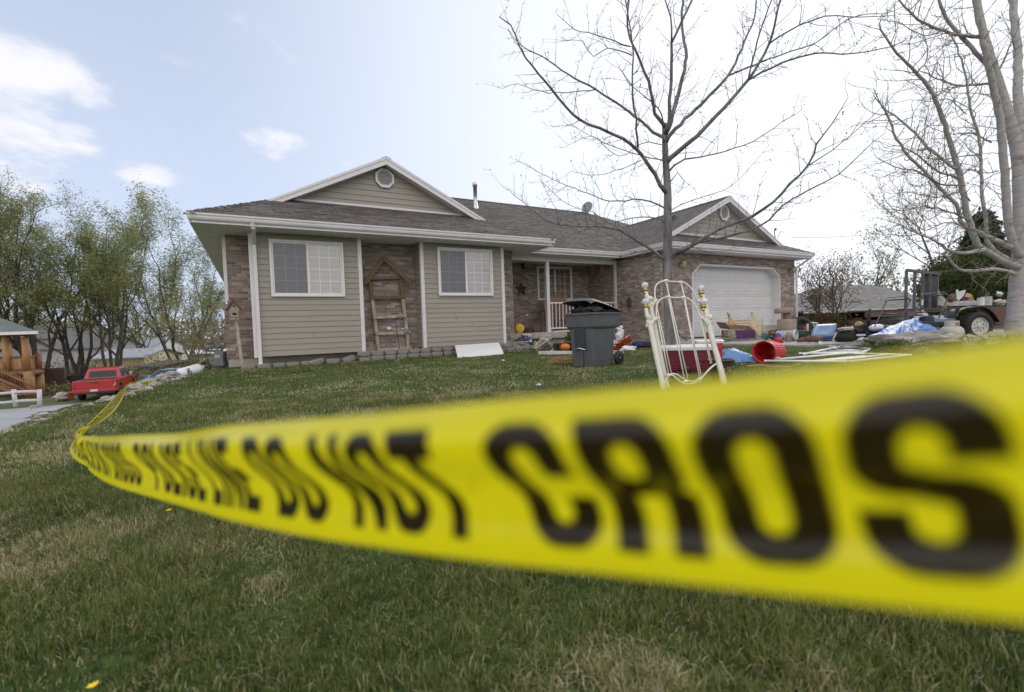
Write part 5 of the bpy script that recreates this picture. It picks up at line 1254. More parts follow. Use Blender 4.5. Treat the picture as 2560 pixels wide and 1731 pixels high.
p = PY(*cP(412, 485), 12.3); can(p, .07, .235, 'narrow white and blue tin right beside the navy paint can', M_whitepl, mat('tin_blue', (.12, .2, .4), .5, .3, 9), band=(.3, .7), name='tin')
p = PY(*cP(125, 545), 12.05); mb = MB(); mb.box((-.16, -.05, 0), (.16, .05, .02), at(p)); mb.tube([p+Vector((0, 0, .01)), p+Vector((-.04, 0, .12)), p+Vector((-.06, 0, .30)), p+Vector((-.062, 0, .33))], [.03, .022, .01, .004], 6); simple('garden_gnome_stake', mb, mat('teal_metal', (.035, .08, .08), .5, .2), 'dark teal pointed garden ornament left of the porch stones', 'ornament').name = 'garden_stake'
p = PY(*cP(445, 525), 11.95); mb = MB(); mb.lump(p+Vector((0, 0, .02)), .10, 9, (1.6, .7, .35), .3, M=Matrix.Rotation(.3, 4, 'Y')); simple('glove', mb, mat('dark_blue_cloth', (.03, .035, .055), .9, .3), 'dark glove lying on top of the stones right of the tin', 'glove')
p = PY(*cP(665, 450), 12.5); np_ = thing('newspaper_stack', 'stack of folded newspapers on a block before the porch slab', 'newspapers', p)
M_news = mat('newsprint', (.52, .52, .53), .8, .3, 30, c2=(.12, .14, .22), thr=(.55, .62))
for i in range(4): mb = MB(); mb.box((-.19+.01*i, -.10, .0+.035*i), (.19+.015*i, .10, .028+.035*i), Matrix.Rotation(-YAW+.05*(i-2), 4, 'Z')); mb.build('newspaper', M_news, np_, bevel=.01)
# birdcage lying on its side
bc = S(*cP(700, 560), 12.6); M_ = Matrix.Translation(S(*cP(690, 640), 12.5)) @ Matrix.Rotation(-YAW, 4, 'Z') @ Matrix.Rotation(R(-35), 4, 'Y') @ Matrix.Rotation(R(18), 4, 'X')
bcg = thing('birdcage', 'cream and green wire pet cage tipped over near the porch', 'cage', M_.translation)
mb = MB(); X_, Y_, Z_ = .19, .13, .30
for z_ in (0, Z_): 
    for a, b in (((-X_, -Y_), (X_, -Y_)), ((X_, -Y_), (X_, Y_)), ((X_, Y_), (-X_, Y_)), ((-X_, Y_), (-X_, -Y_))): mb.tube([M_ @ Vector((*a, z_)), M_ @ Vector((*b, z_))], .012, 5)
for a in ((-X_, -Y_), (X_, -Y_), (X_, Y_), (-X_, Y_)): mb.tube([M_ @ Vector((*a, 0)), M_ @ Vector((*a, Z_)), M_ @ Vector((a[0]*.4, a[1]*.4, Z_+.12))], .011, 5)
for i in range(1, 8):
    x_ = -X_+2*X_*i/8; mb.tube([M_ @ Vector((x_, -Y_, 0)), M_ @ Vector((x_, -Y_, Z_)), M_ @ Vector((x_*.4, -Y_*.4, Z_+.12))], .004, 3); mb.tube([M_ @ Vector((x_, Y_, 0)), M_ @ Vector((x_, Y_, Z_))], .004, 3)
mb.build('wire_frame', mat('cream_wire', (.55, .53, .42), .5), bcg, world=True)
mb = MB(); mb.box((-X_-.01, -Y_-.01, -.06), (X_+.01, Y_+.01, .0), M_); mb.build('tray', mat('cage_green', (.05, .17, .09), .5), bcg, world=True)
mb = MB(); mb.box((-X_*.8, -Y_*.8, .05), (X_*.8, Y_*.8, .2), M_); mb.lump(M_ @ Vector((.08, -.1, .2)), .045, 3); mb.build('nest_box', mat('cage_dark', (.06, .055, .05), .8, .5, 20, c2=(.4, .3, .25)), bcg, world=True)
def pumpkin(p, r, label, seed):
    t = thing('pumpkin', label, 'pumpkin', p); mb = MB(); n = 40; vs = []; m_ = 12
    for i in range(m_+1):
        th = math.pi*i/m_
        for k in range(n):
            ph = 2*math.pi*k/n; q = r*(1-.08*abs(math.cos(ph*5))**3)*(1-.15*abs(math.cos(th))**4); vs.append((math.sin(th)*math.cos(ph)*q, math.sin(th)*math.sin(ph)*q, r*.8-math.cos(th)*q*.8))
    mb.add(vs, [(i*n+k, i*n+(k+1)%n, (i+1)*n+(k+1)%n, (i+1)*n+k) for i in range(m_) for k in range(n)], True); mb.build('shell', mat('pumpkin_orange', (.58, .19, .035), .55, .2, 5), t)
    mb = MB(); mb.tube([(0, 0, r*1.4), (.01, 0, r*1.65), (.03, 0, r*1.8)], [.02, .014, .016], 6); mb.build('stem', mat('stem', (.2, .17, .07), .9), t); return t
p = S(*cP(992, 655), 12.2); pumpkin((p.x, p.y, terrain(p.x, p.y)), .135, 'orange carved pumpkin in front, on the grass left of the trash cart', 1)
p = S(*cP(985, 590), 12.55); pumpkin((p.x, p.y, terrain(p.x, p.y)+.06), .125, 'orange pumpkin standing higher behind the front one', 2)
p = S(*cP(1110, 640), 12.5); pt_ = thing('flower_pot', 'dark red pot with a leafy green plant just left of the trash cart', 'flower pot', (p.x, p.y, terrain(p.x, p.y)))
mb = MB(); mb.lathe([(.001, 0), (.15, 0), (.19, .2), (.205, .2), (.205, .25), (.18, .25), (.001, .23)], 20, sx=1.2); mb.build('pot', mat('red_pot', (.19, .03, .025), .5, .2), pt_)
def leafpile(c, n, r, zr, size, m_, seed, parent, name='foliage', elong=2.5):
    g = np.random.default_rng(seed); C = np.array(c)+g.normal(0, 1, (n, 3))*np.array([r, r, zr]); C[:, 2] = np.maximum(C[:, 2], c[2]-zr); return leaves(name, C, size, m_, parent, g, elong=elong)
leafpile(pt_.location+Vector((0, 0, .34)), 120, .09, .07, .07, leaf_mat('pot_leaf', (.10, .17, .05), (.04, .08, .02), .2), 4, pt_)
p = S(*cP(890, 630), 12.5); can((p.x, p.y, terrain(p.x, p.y)), .13, .21, 'dark red round pot half hidden left of the pumpkins', mat('red_pot', (.19, .03, .025)), name='round_pot', cat='pot')
p = S(*cP(845, 630), 12.4); can((p.x, p.y, terrain(p.x, p.y)), .075, .2, 'black flower pot left of the dark red round pot', M_black, name='black_pot', cat='pot')
p = S(*cP(1195, 600), 12.1); mb = MB(); mb.lathe([(.001, -.015), (.14, -.015), (.15, 0), (.14, .015), (.001, .015)], 24, at(p, .2) @ Matrix.Rotation(R(80), 4, 'X')); simple('dinner_plate', mb, mat('plate', (.6, .55, .5), .4), 'pale round plate leaning at the left edge of the trash cart', 'plate')
# long board lying on the grass
a, b = G(*cP(590, 700)), G(*cP(1955, 690)); mb = MB(); n_ = Vector((0, 0, 1)); plank(mb, a+Vector((0, .06, .02)), b+Vector((0, .06, .02)), .13, .07, 0, n_)
lb = simple('long_board', mb, mat('board_wood', (.45, .34, .24), .8, .25, 4, c2=(.6, .6, .62), thr=(.45, .6)), 'long wooden board wrapped in plastic, lying across the grass behind the cart', 'board')
mb = MB()
for u in (.12, .14, .16, .19): q = a+(b-a)*u; mb.box((-.016, -.075, .015), (.016, .075, .10), at(q+Vector((0, .06, 0)), YAW+math.atan2((b-a).y, (b-a).x)))
mb.build('plastic_wrap', mat('clear_wrap', (.62, .62, .66), .25), lb, world=True)
# straw bundle
p = G(*cP(880, 860)); sb = thing('straw_bundle', 'loose tied bundle of straw and sticks on the lawn left of the trash cart', 'straw', p); mb = MB(); mr_ = MB()
for i in range(130):
    a = rnd.uniform(-.5, .5); o_ = Vector((rnd.uniform(-.24, .1), rnd.uniform(-.09, .09), rnd.uniform(.02, .10))); L_ = rnd.uniform(.1, .42); d_ = Vector((math.cos(a-.2), math.sin(a-.2), rnd.uniform(-.1, .25))).normalized()*L_
    (mb if rnd.random() < .7 else mr_).tube([o_, o_+d_*.5+Vector((0, 0, rnd.uniform(-.02, .05))), o_+d_], .004, 3)
mb.build('straw', mat('straw', (.48, .36, .17), .8, .3), sb); mr_.build('reddish_sticks', mat('reddish_straw', (.40, .17, .09), .8, .3), sb)

# ------------------------------------------------------------------ WHEELED TRASH CART
tp = G(*c4(1150, 1478)); cyaw = R(-45)       # +x of the cart points away to the right (front to back)
cart = thing('trash_cart', 'big dark grey wheeled trash cart with its lid propped open by full bags', 'trash cart', (0, 0, 0))
corner = tp; ang = YAW*-1 + R(43)
cart.rotation_euler = (0, 0, ang)
ex = Vector((math.cos(ang), math.sin(ang), 0)); ey = Vector((-math.sin(ang), math.cos(ang), 0))
org = corner + ex*.29 + ey*.27; cart.location = (org.x, org.y, terrain(org.x, org.y)-.01)
M_cart = mat('cart_grey', (.095, .098, .106), .5, .1, 4, c2=(.13, .13, .135), thr=(.55, .75))
def rsec(hx, hy, r, z, cx=0, cyy=0, n=5):
    out = []
    for q, (sx_, sy_) in enumerate([(1, 1), (-1, 1), (-1, -1), (1, -1)]):
        for k in range(n): a = math.pi/2*(q+k/(n-1)); out.append((cx+sx_*(hx-r)+r*math.cos(a), cyy+sy_*(hy-r)+r*math.sin(a), z))
    return out
def loft(mb, secs, cap0=True, cap1=True, sm=True):
    n = len(secs[0]); vs = [v for s_ in secs for v in s_]
    fs = [(i*n+k, i*n+(k+1)%n, (i+1)*n+(k+1)%n, (i+1)*n+k) for i in range(len(secs)-1) for k in range(n)]
    if cap0: fs.append(tuple(range(n))[::-1])
    if cap1: fs.append(tuple(range((len(secs)-1)*n, len(secs)*n)))
    return mb.add(vs, fs, sm)
mb = MB()
loft(mb, [rsec(.27, .235, .04, 0), rsec(.275, .24, .05, .02), rsec(.315, .275, .05, .655)], True, False, False)
loft(mb, [rsec(.315, .275, .05, .655), rsec(.345, .30, .05, .675, .02), rsec(.375, .315, .05, .70, .03), rsec(.395, .325, .05, .90, .03), rsec(.42, .345, .05, .902, .03), rsec(.42, .345, .05, .935, .03), rsec(.385, .31, .045, .935, .03), rsec(.38, .31, .045, .80, .03)], False, True, False)
for (y0, y1, z0, z1, dp) in [(-.02, .02, .02, .62, .012)]: mb.box((-.318, y0, z0), (-.27, y1, z1))
mb.prism([(-.268, -.09, .03), (-.272, -.085, .12), (-.322, -.10, .64), (-.27, -.10, .64)], (0, .015, 0)); mb.prism([(-.268, .12, .03), (-.272, .12, .12), (-.322, .14, .64), (-.27, .14, .64)], (0, .015, 0))
mb.build('body', M_cart, cart, bevel=.004)
mb = MB(); mb.box((-.335, -.09, .34), (-.305, .13, .66)); mb.build('front_pocket', mat('cart_recess', (.035, .036, .04), .6, .1), cart, bevel=.01)
mb = MB(); mb.tube([(-.30, -.11, .30), (-.36, -.09, .315), (-.375, 0, .335), (-.36, .09, .315), (-.30, .12, .30)], .014, 8); mb.build('lift_bar', M_chrome, cart)
mb = MB(); mb.tube([(.44, -.27, .90), (.50, -.26, .925), (.515, 0, .93), (.50, .26, .925), (.44, .27, .90)], .02, 8); mb.box((.40, -.26, .85), (.47, -.2, .92)); mb.box((.40, .2, .85), (.47, .26, .92)); mb.build('handle', M_cart, cart)
# lid: curved shell hinged at the handle side, raised at the front
mb = MB(); H0 = Vector((.45, 0, .955)); lang = R(14); nx_, ny_ = 12, 8; Lc = .92; top = []; bot = []
for i in range(nx_+1):
    for j in range(ny_+1):
        u = i/nx_; v = j/ny_*2-1; x_ = -Lc*u; z_ = .075*(math.sin(math.pi*min(1, u*1.0)*.5)**.7)*1.0*(1-.45*v**4)*(1 if u > .02 else .4)-.055*max(0, (u-.86)/.14)**2-.03*max(0, abs(v)-.85)/.15
        p_ = Vector((x_, v*.355*(1-.04*u), z_)); p_ = Matrix.Rotation(lang*(1-.25*u), 3, 'Y') @ p_ + H0; top.append(p_); bot.append(p_-Vector((0, 0, .012)))
fs = [(i*(ny_+1)+j, i*(ny_+1)+j+1, (i+1)*(ny_+1)+j+1, (i+1)*(ny_+1)+j) for i in range(nx_) for j in range(ny_)]; k = len(top)
rim = [(j, j+1) for j in range(ny_)]+[(nx_*(ny_+1)+j, nx_*(ny_+1)+j+1) for j in range(ny_)]+[(i*(ny_+1), (i+1)*(ny_+1)) for i in range(nx_)]+[(i*(ny_+1)+ny_, (i+1)*(ny_+1)+ny_) for i in range(nx_)]
mb.add(top+bot, fs+[tuple(k+a for a in f[::-1]) for f in fs]+[(a, b, k+b, k+a) for a, b in rim], True)
for v in (-.5, .0, .5):
    mb.tube([Matrix.Rotation(lang*(1-.25*u), 3, 'Y') @ Vector((-Lc*u, v*.355, .078*(math.sin(math.pi*u*.5)**.7))) + H0 for u in [.1+.08*q for q in range(10)]], .006, 5)
mb.build('lid', mat('lid_grey', (.085, .088, .092), .55, .15, 5, c2=(.13, .13, .13)), cart)
for sy_ in (-.29, .29):
    mb = MB(); M_ = Matrix.Translation((.37, sy_, .13)) @ Matrix.Rotation(R(90), 4, 'X')
    mb.lathe([(.055, -.028), (.115, -.028), (.13, -.018), (.132, 0), (.13, .018), (.115, .028), (.055, .028)], 28, M_); wh = mb.build('wheel', M_black, cart)
    mb = MB(); mb.lathe([(.001, -.018), (.02, -.032), (.022, .032), (.001, .018)], 12, M_)
    for q in range(8): a = q*math.pi/4; mb.box((.018, -.011, -.02), (.10, .011, .02), M_ @ Matrix.Rotation(a, 4, 'Z'))
    mb.build('hub', mat('hub_black', (.03, .03, .032), .5), wh); mb = MB(); mb.lathe([(.001, -.036), (.014, -.036), (.014, -.03)], 8, M_); mb.lathe([(.014, .03), (.014, .036), (.001, .036)], 8, M_); mb.build('axle_cap', M_chrome, wh)
mb = MB(); M3 = Matrix.Rotation(ang, 4, 'Z'); 
for q in range(9):
    x_ = -.20+.068*q; hgt_ = .12*(1-.095*q)
    mb.lump((x_, rnd.uniform(-.14, .14), .935+hgt_*.35), .17, q+3, (1, 1.2, .30+hgt_*3.0), .35, 20, 12, 3.2)
bgm = mat('black_bag', (.014, .012, .013), .25, .3, 10, .8, 18, c2=(.035, .02, .02)); bag = mb.build('trash_bags', bgm, None); bag.location = cart.location; bag.rotation_euler = (0, 0, ang); bag.name = 'trash_bag'
tag(bag, 'shiny black trash bags bulging from under the cart lid', 'trash bag')

# ------------------------------------------------------------------ IRON HEADBOARDS
M_cream = mat('cream_enamel', (.66, .635, .56), .35, .07, 9, c2=(.50, .45, .36), thr=(.62, .8)); M_knob = mat('ceramic_knob', (.56, .55, .58), .4, .12, 30, c2=(.35, .34, .38), thr=(.6, .8))
def hb_depth(off): return lambda sx_, sy_: 5.12+(sx_-1650)*.0013+(985-sy_)*.0018+off
def headboard(name, label, off, posts, hoop, bottom, spindles, knobs, joints, curls):
    dfn = hb_depth(off); P = lambda x, y: S(*c6(x, y), dfn(*c6(x, y)))
    t = thing(name, label, 'headboard', P(*posts[0][-1]))
    for pl, rad in ((posts[0], .030), (posts[1], .030)):
        q, rr = resamp([P(*p) for p in pl], [rad*(.75 if i < 2 else 1) for i in range(len(pl))], .05)
        mb = MB(); mb.tube(q, rr, 12); c_ = P(*pl[2]); po = None
        for k in range(10): mb.lump(c_+Vector((rnd.uniform(-.03, .03), rnd.uniform(-.015, .015), rnd.uniform(-.05, .07))), .028, k, (1, .9, 1.1), .4, 8, 6)
        po = mb.build('post', M_cream, t, world=True)
    for kx, ky in knobs:
        c_ = P(kx, ky); mb = MB(); mb.ball(c_, .042, 18); mb.tube([c_+Vector((0, 0, .04)), c_+Vector((0, 0, .052))], .006, 6); kn = mb.build('knob', M_knob, t, world=True)
        mb = MB(); ax_ = (P(kx+8, ky+90)-c_).normalized(); M_ = Matrix.Translation(c_) @ (-ax_).to_track_quat('Z', 'Y').to_matrix().to_4x4()
        mb.lathe([(.012, -.115), (.020, -.11), (.022, -.095), (.018, -.085), (.026, -.08), (.037, -.068), (.036, -.06), (.024, -.052), (.020, -.048), (.030, -.042), (.030, -.036), (.018, -.03)], 18, M_); mb.build('brass_collar', M_brass, kn, world=True)
    mb = MB()
    q, rr = resamp([P(*p) for p in hoop], [.0095]*len(hoop), .03); mb.tube(q, rr, 10); mb.build('hoop', M_cream, t, world=True)
    mb = MB(); q, rr = resamp([P(*p) for p in bottom], [.0095]*len(bottom), .03); mb.tube(q, rr, 10); mb.build('lower_rail', M_cream, t, world=True)
    for a, b in spindles: mb = MB(); mb.tube([P(*a), P(*b)], .0075, 8); mb.build('spindle', M_cream, t, world=True)
    for jx, jy in joints:
        mb = MB(); c_ = P(jx, jy); mb.lump(c_, .023, jx, (1.5, 1, .85), .3, 12, 8, 2.5); mb.lump(c_-Vector((0, 0, .02)), .016, jy, (1.0, 1, 1.1), .3, 10, 6, 2.5); mb.build('joint', M_cream, t, world=True)
    for cl in curls: mb = MB(); q, rr = resamp([P(*p) for p in cl], [.030, .026, .018][:len(cl)]+[.02]*(len(cl)-3), .02); mb.tube([a+Vector((rnd.gauss(0, .002),)*3) for a in q], [r_*(1+.3*math.sin(i*1.7)) for i, r_ in enumerate(rr)], 10); mb.build('scroll', M_cream, t, world=True)
    return t
headboard('iron_headboard', 'front one of two cream iron headboards, its round knobs lower', 0,
    [[(268, 440), (285, 540), (315, 620), (335, 720), (400, 1040), (462, 1330), (490, 1480)], [(990, 460), (1012, 520), (1035, 620), (1050, 690), (1095, 880), (1160, 1110), (1235, 1420)]],
    [(398, 560), (397, 450), (412, 385), (450, 335), (510, 316), (640, 318), (745, 318), (820, 350), (890, 440), (928, 530), (936, 570)],
    [(480, 1420), (520, 1310), (560, 1262), (610, 1280), (680, 1340), (745, 1375), (830, 1375), (905, 1340), (960, 1295), (1050, 1195), (1130, 1130)],
    [((548, 330), (748, 1350)), ((735, 320), (935, 1330)), ((415, 590), (548, 1262)), ((942, 580), (1062, 1130))],
    [(262, 370), (968, 373)], [(540, 310), (725, 315), (750, 1350), (925, 1320), (545, 1270)],
    [[(320, 650), (370, 590), (425, 565)], [(1030, 640), (985, 590), (928, 560)]])
headboard('iron_headboard', 'rear one of two cream iron headboards, its knobs and hoop higher', .07,
    [[(262, 240), (285, 310), (320, 400), (345, 520), (420, 900), (500, 1290), (545, 1470)], [(958, 270), (975, 330), (1000, 420), (1030, 560), (1100, 880), (1170, 1115), (1250, 1430)]],
    [(383, 345), (378, 230), (395, 165), (440, 125), (510, 116), (600, 122), (700, 125), (770, 150), (840, 225), (885, 310), (893, 350)],
    [(520, 1430), (545, 1300), (600, 1250), (650, 1262), (720, 1310), (780, 1340), (860, 1345), (930, 1310), (990, 1260), (1060, 1180), (1140, 1120)],
    [((520, 140), (785, 1325)), ((703, 140), (955, 1310)), ((388, 370), (582, 1250)), ((905, 360), (1080, 1125))],
    [(255, 170), (945, 208)], [(512, 112), (695, 130)],
    [[(330, 420), (370, 380), (400, 345)], [(985, 420), (950, 370), (895, 355)]])
# coolers, pot, cloth, cans
def boxthing(p, rz): return Matrix.Translation(p) @ Matrix.Rotation(rz, 4, 'Z')
ca, cb_ = G(*c5(585, 1305)), G(*c5(900, 1312)); rz = math.atan2((cb_-ca).y, (cb_-ca).x)+.12
cl = thing('cooler', 'large burgundy cooler with a white lid behind the iron headboards', 'cooler', (ca+cb_)/2+Vector((.03, .10, 0)), rz+.0)
M_burg = mat('burgundy_plastic', (.135, .012, .028), .38, .12, 4)
mb = MB(); loft(mb, [rsec(.34, .18, .03, .0), rsec(.35, .19, .035, .08), rsec(.365, .20, .04, .33)], sm=False)
for zz in (.05, .085, .12): mb.box((-.31, -.198, zz), (-.12, -.183, zz+.015)); mb.box((.12, -.198, zz), (.31, -.183, zz+.015))
mb.box((.08, -.212, .18), (.27, -.195, .29)); mb.build('body', M_burg, cl, bevel=.005)
mb = MB(); loft(mb, [rsec(.378, .212, .04, .332), rsec(.382, .216, .05, .375), rsec(.36, .195, .05, .40), rsec(.30, .14, .05, .405)], sm=False); mb.build('lid', M_whitepl, cl, bevel=.004)
mb = MB(); mb.tube([(-.37, -.02, .10), (-.42, -.02, .09), (-.425, 0, .03), (-.38, .02, .0)], .012, 6); mb.build('handle', M_black, cl)
for sy_ in (-.21, .16): mb = MB(); mb.lathe([(.001, -.02), (.065, -.02), (.07, 0), (.065, .02), (.001, .02)], 20, Matrix.Translation((-.02, sy_, .065)) @ Matrix.Rotation(R(90), 4, 'X')); mb.build('wheel', M_black, cl)
rp_ = G(*c5(1050, 1215)); c2l = thing('cooler', 'small bright red cooler with a white lid beside the burgundy one', 'cooler', rp_+Vector((-.02, .28, 0)), -YAW-.15)
mb = MB(); loft(mb, [rsec(.19, .15, .03, 0), rsec(.21, .17, .04, .34)], sm=False); mb.box((-.12, -.19, .24), (.17, -.165, .33)); mb.build('body', mat('cooler_red', (.47, .03, .04), .4, .1), c2l, bevel=.005)
mb = MB(); loft(mb, [rsec(.225, .185, .04, .342), rsec(.23, .19, .05, .385), rsec(.20, .16, .05, .40)], sm=False); mb.build('lid', M_whitepl, c2l, bevel=.004)
p = G(*c5(1180, 1195)); mb = MB(); n1_, n2_ = 44, 30; vs = []
for i in range(n1_+1):
    for j in range(n2_+1):
        u, v = i/n1_*2-1, j/n2_*2-1; rr = max(abs(u), abs(v)); h_ = .20*(1-rr**2)*(1-.55*u)+.0; 
        q = Vector((u*.38, v*.24, 0)); h_ += .028*mn.noise(Vector((u*4+v*3, v*3, 1)))*(1-rr**3)+.012*mn.noise(Vector((u*12, v*9+u*6, 5)))
        vs.append(at(p) @ Vector((q.x*(1+.1*mn.noise(Vector((u*2, v*2, 9)))), q.y*(1+.25*mn.noise(Vector((u*3, 3, 7)))), max(.003, h_+.01))))
mb.add(vs, [(i*(n2_+1)+j, (i+1)*(n2_+1)+j, (i+1)*(n2_+1)+j+1, i*(n2_+1)+j+1) for i in range(n1_) for j in range(n2_)], True)
M_bluecl = mat('light_blue_tarp', (.12, .25, .52), .42, .12, 5, .3, 22); simple('blue_cloth', mb, M_bluecl, 'crumpled light blue plastic sheet on the grass right of the red cooler', 'sheet')
p = G(*c5(1035, 1400)); pot = thing('iron_pot', 'rusty brown metal tub with a handle at the foot of the headboards', 'tub', p)
M_rust = mat('rusty_brown', (.060, .032, .022), .55, .4, 12, .3, 30, c2=(.12, .06, .035))
mb = MB(); mb.lathe([(.001, .0), (.105, .0), (.115, .01), (.135, .20), (.15, .265), (.158, .27), (.158, .28), (.150, .283), (.143, .272), (.128, .20), (.105, .02), (.001, .018)], 32); mb.build('body', M_rust, pot)
mb = MB(); M_ = Matrix.Rotation(-YAW, 4, 'Z'); mb.tube([M_ @ Vector(v) for v in [(.14, 0, .24), (.17, 0, .235), (.18, 0, .20), (.165, 0, .165), (.135, 0, .16)]], .005, 6); mb.build('handle', M_rust, pot)
mb = MB()
for i, (dx_, dz__) in enumerate([(-.09, .19), (-.06, .13), (-.02, .17), (.02, .19), (.05, .18), (.08, .19), (.04, .15), (.06, .145)]):
    a = dx_/.135; mb.lump(Matrix.Rotation(-YAW, 4, 'Z') @ Vector((.132*math.sin(a), -.132*math.cos(a)-.0, dz__)), .018 if i > 1 else .03, i, (1, .35, .8), .3, 8, 6)
mb.build('embossed_decoration', mat('faded_paint', (.22, .14, .11), .7, .5, 30), pot)
# red ribbed can
pa, pbk = G(*c9(885, 1355)), G(*c9(1400, 1310)); rad = .178
axv = (Vector((pbk.x, pbk.y, 0))-Vector((pa.x, pa.y, 0))).normalized(); axv = (axv*.93+W(0, 1)*.42).normalized()
rc_ = thing('garbage_can', 'bright red ribbed plastic garbage can lying on its side', 'garbage can', pa+Vector((0, 0, 0)))
M_ = Matrix.Translation(pa+Vector((0, 0, rad+.0))-axv*.10) @ (axv+Vector((0, 0, -.03))).to_track_quat('Z', 'Y').to_matrix().to_4x4()
prof_ = [(rad*.90, .02), (rad*1.03, .0), (rad*1.06, .012), (rad*1.06, .03), (rad, .035), (rad*.985, .10), (rad*.88, .56), (rad*.84, .59), (.001, .59)]
mb = MB(); mb.lathe(prof_, 40, M_); mb.lathe([(rad*.97, .0), (rad*.94, .10), (rad*.84, .56), (.001, .565)], 40, M_)
for q in range(26): a = q*2*math.pi/26; c0, s0 = math.cos(a), math.sin(a); mb.tube([M_ @ Vector((c0*rad*.965, s0*rad*.965, .15)), M_ @ Vector((c0*rad*.89, s0*rad*.89, .52))], .0075, 6)
mb.build('body', M_red, rc_, world=True)
p = S(*c9(740, 1270), 7.95); mb = MB(); mb.lathe([(.001, -.02), (.09, -.02), (.095, 0), (.09, .02), (.001, .02)], 24, at(Vector((p.x, p.y, terrain(p.x, p.y)+.095)), .6) @ Matrix.Rotation(R(80), 4, 'X')); simple('dark_disc', mb, mat('slate_plastic', (.03, .04, .055), .5), 'dark slate blue lid standing behind the mouth of the red can', 'lid')
# white metal bed frames on the grass
M_wmetal = mat('white_metal', (.74, .74, .73), .38, .05, 8)
def gframe(name, label, rails, slats, r1_=.022, r2_=.010, h=.05):
    g0 = G(*rails[0][0]); t = thing(name, label, 'bed frame', g0)
    for a, b in rails: 
        mb = MB(); A, B = G(*a), G(*b); mb.tube([A+Vector((0, 0, h)), B+Vector((0, 0, h))], r1_, 10); mb.ball(A+Vector((0, 0, h)), r1_*1.15, 10); mb.ball(B+Vector((0, 0, h)), r1_*1.15, 10); mb.build('rail', M_wmetal, t, world=True)
    for a, b in slats: mb = MB(); mb.tube([G(*a)+Vector((0, 0, h)), G(*b)+Vector((0, 0, h))], r2_, 8); mb.build('bar', M_wmetal, t, world=True)
    return t
i7 = lambda x, y: c7(x, y); i9 = lambda x, y: c9(x, y)
gframe('bed_frame', 'white metal bed frame lying flat on the grass beyond the red can', [(i9(1930, 1130), i7(570, 1112)), (i7(570, 1112), i7(420, 1165)), (i9(1440, 1250), i7(420, 1165)), (i9(1500, 1262), i9(2080, 1140))],
    [(i9(1700+110*k, 1236-18*k), i7(430+22*k, 1158-8*k)) for k in range(0, 4)]+[(i9(1990, 1165), i7(480, 1135))])
gframe('bed_frame', 'nearer white metal bed frame lying flat on the grass above the tape', [(i9(1030, 1352), i9(2226, 1250)), (i9(2226, 1252), i7(480, 1172)), (i7(480, 1172), i7(1005, 1188)), (i7(1005, 1190), i9(2226, 1392)), (i9(2226, 1392), i9(870, 1376))],
    [(i9(1500+150*k, 1392-6*k), i7(330+120*k, 1212-9*k)) for k in range(0, 5)]+[(i7(0, 1240), i7(480, 1195))], r1_=.018)
p = G(*i9(1075, 1365)); mb = MB(); mb.box((-.045, -.02, .02), (-.03, .02, .09), at(p)); mb.box((.03, -.02, .02), (.045, .02, .09), at(p)); mb.box((-.045, -.02, .02), (.045, .02, .035), at(p)); mb.tube([p+Vector((-.05, 0, .09)), p+Vector((.05, 0, .09))], .008, 6); simple('frame_bracket', mb, M_wmetal, 'small white metal bracket on the near end of the bed frame by the red can', 'bracket')
q_, rr = resamp([G(*i9(570, 1450))+Vector((0, 0, .03)), G(*i9(800, 1440))+Vector((0, 0, .04)), G(*i9(1050, 1462))+Vector((0, 0, .03)), G(*i9(1300, 1450))+Vector((0, 0, .03)), G(*i9(1450, 1425))+Vector((0, 0, .06))], [.010, .012, .009, .006, .003], .05)
mb = MB(); mb.tube(q_, rr, 6); simple('stick', mb, mat('tan_stick', (.42, .27, .12), .7), 'thin tan stick lying on the lawn in front of the red can', 'stick')

# ------------------------------------------------------------------ BELONGINGS BY THE GARAGE
zd = .216
def PD(x, y, Y): return S(x, y, 13.8+(Y-10.1)*2.4)
def GD(x, y, d=None): return PZ(*cU(x, y), zd)
# upturned wooden stand
yt = 10.15; PU = lambda x, y, yy=yt: PD(*cU(x, y), 10.1+(yy-10.15)*.4)
tb_ = thing('wooden_stand', 'upturned wooden stand with slanted sides lying on the purple box', 'stand', PU(400, 610))
def slab(mb, pts, th): return mb.prism([Vector(p) for p in pts], Vector(th))
mb = MB(); slab(mb, [PU(110, 490), PU(190, 612), PU(600, 618), PU(530, 545), PU(180, 540)], (0, .35, .04)); mb.build('long_panel', mat('panel_brown', (.21, .115, .055), .6, .2), tb_, world=True)
mb = MB(); slab(mb, [PU(135, 300, yt+.2), PU(158, 330, yt+.2), PU(300, 525, yt+.2), PU(150, 535, yt+.2), PU(165, 400, yt+.2)], (0, .03, 0)); mb.build('side_panel', M_palewood, tb_, world=True)
mb = MB(); slab(mb, [PU(570, 290, yt-.12), PU(600, 340, yt-.12), PU(760, 560, yt-.12), PU(740, 725, yt-.12), PU(690, 715, yt-.12), PU(530, 495, yt-.12), PU(585, 400, yt-.12)], (0, .03, 0)); mb.build('side_panel', mat('plywood', (.60, .47, .30), .6, .1, 4), tb_, world=True)
mb = MB(); c_ = PU(690, 548, yt-.123); mb.poly([(c_.x+.02*math.cos(a*math.pi/6), c_.y, c_.z+.04*math.sin(a*math.pi/6)) for a in range(12)]); mb.build('round_hole', M_dark, tb_, world=True)
for a, b in (((275, 450), (575, 440)), ((300, 500), (530, 500))): mb = MB(); mb.tube([PU(*a, yt+.15), PU(*b, yt+.15)], .028, 4, sm=False); mb.build('crossbar', M_palewood, tb_, world=True)
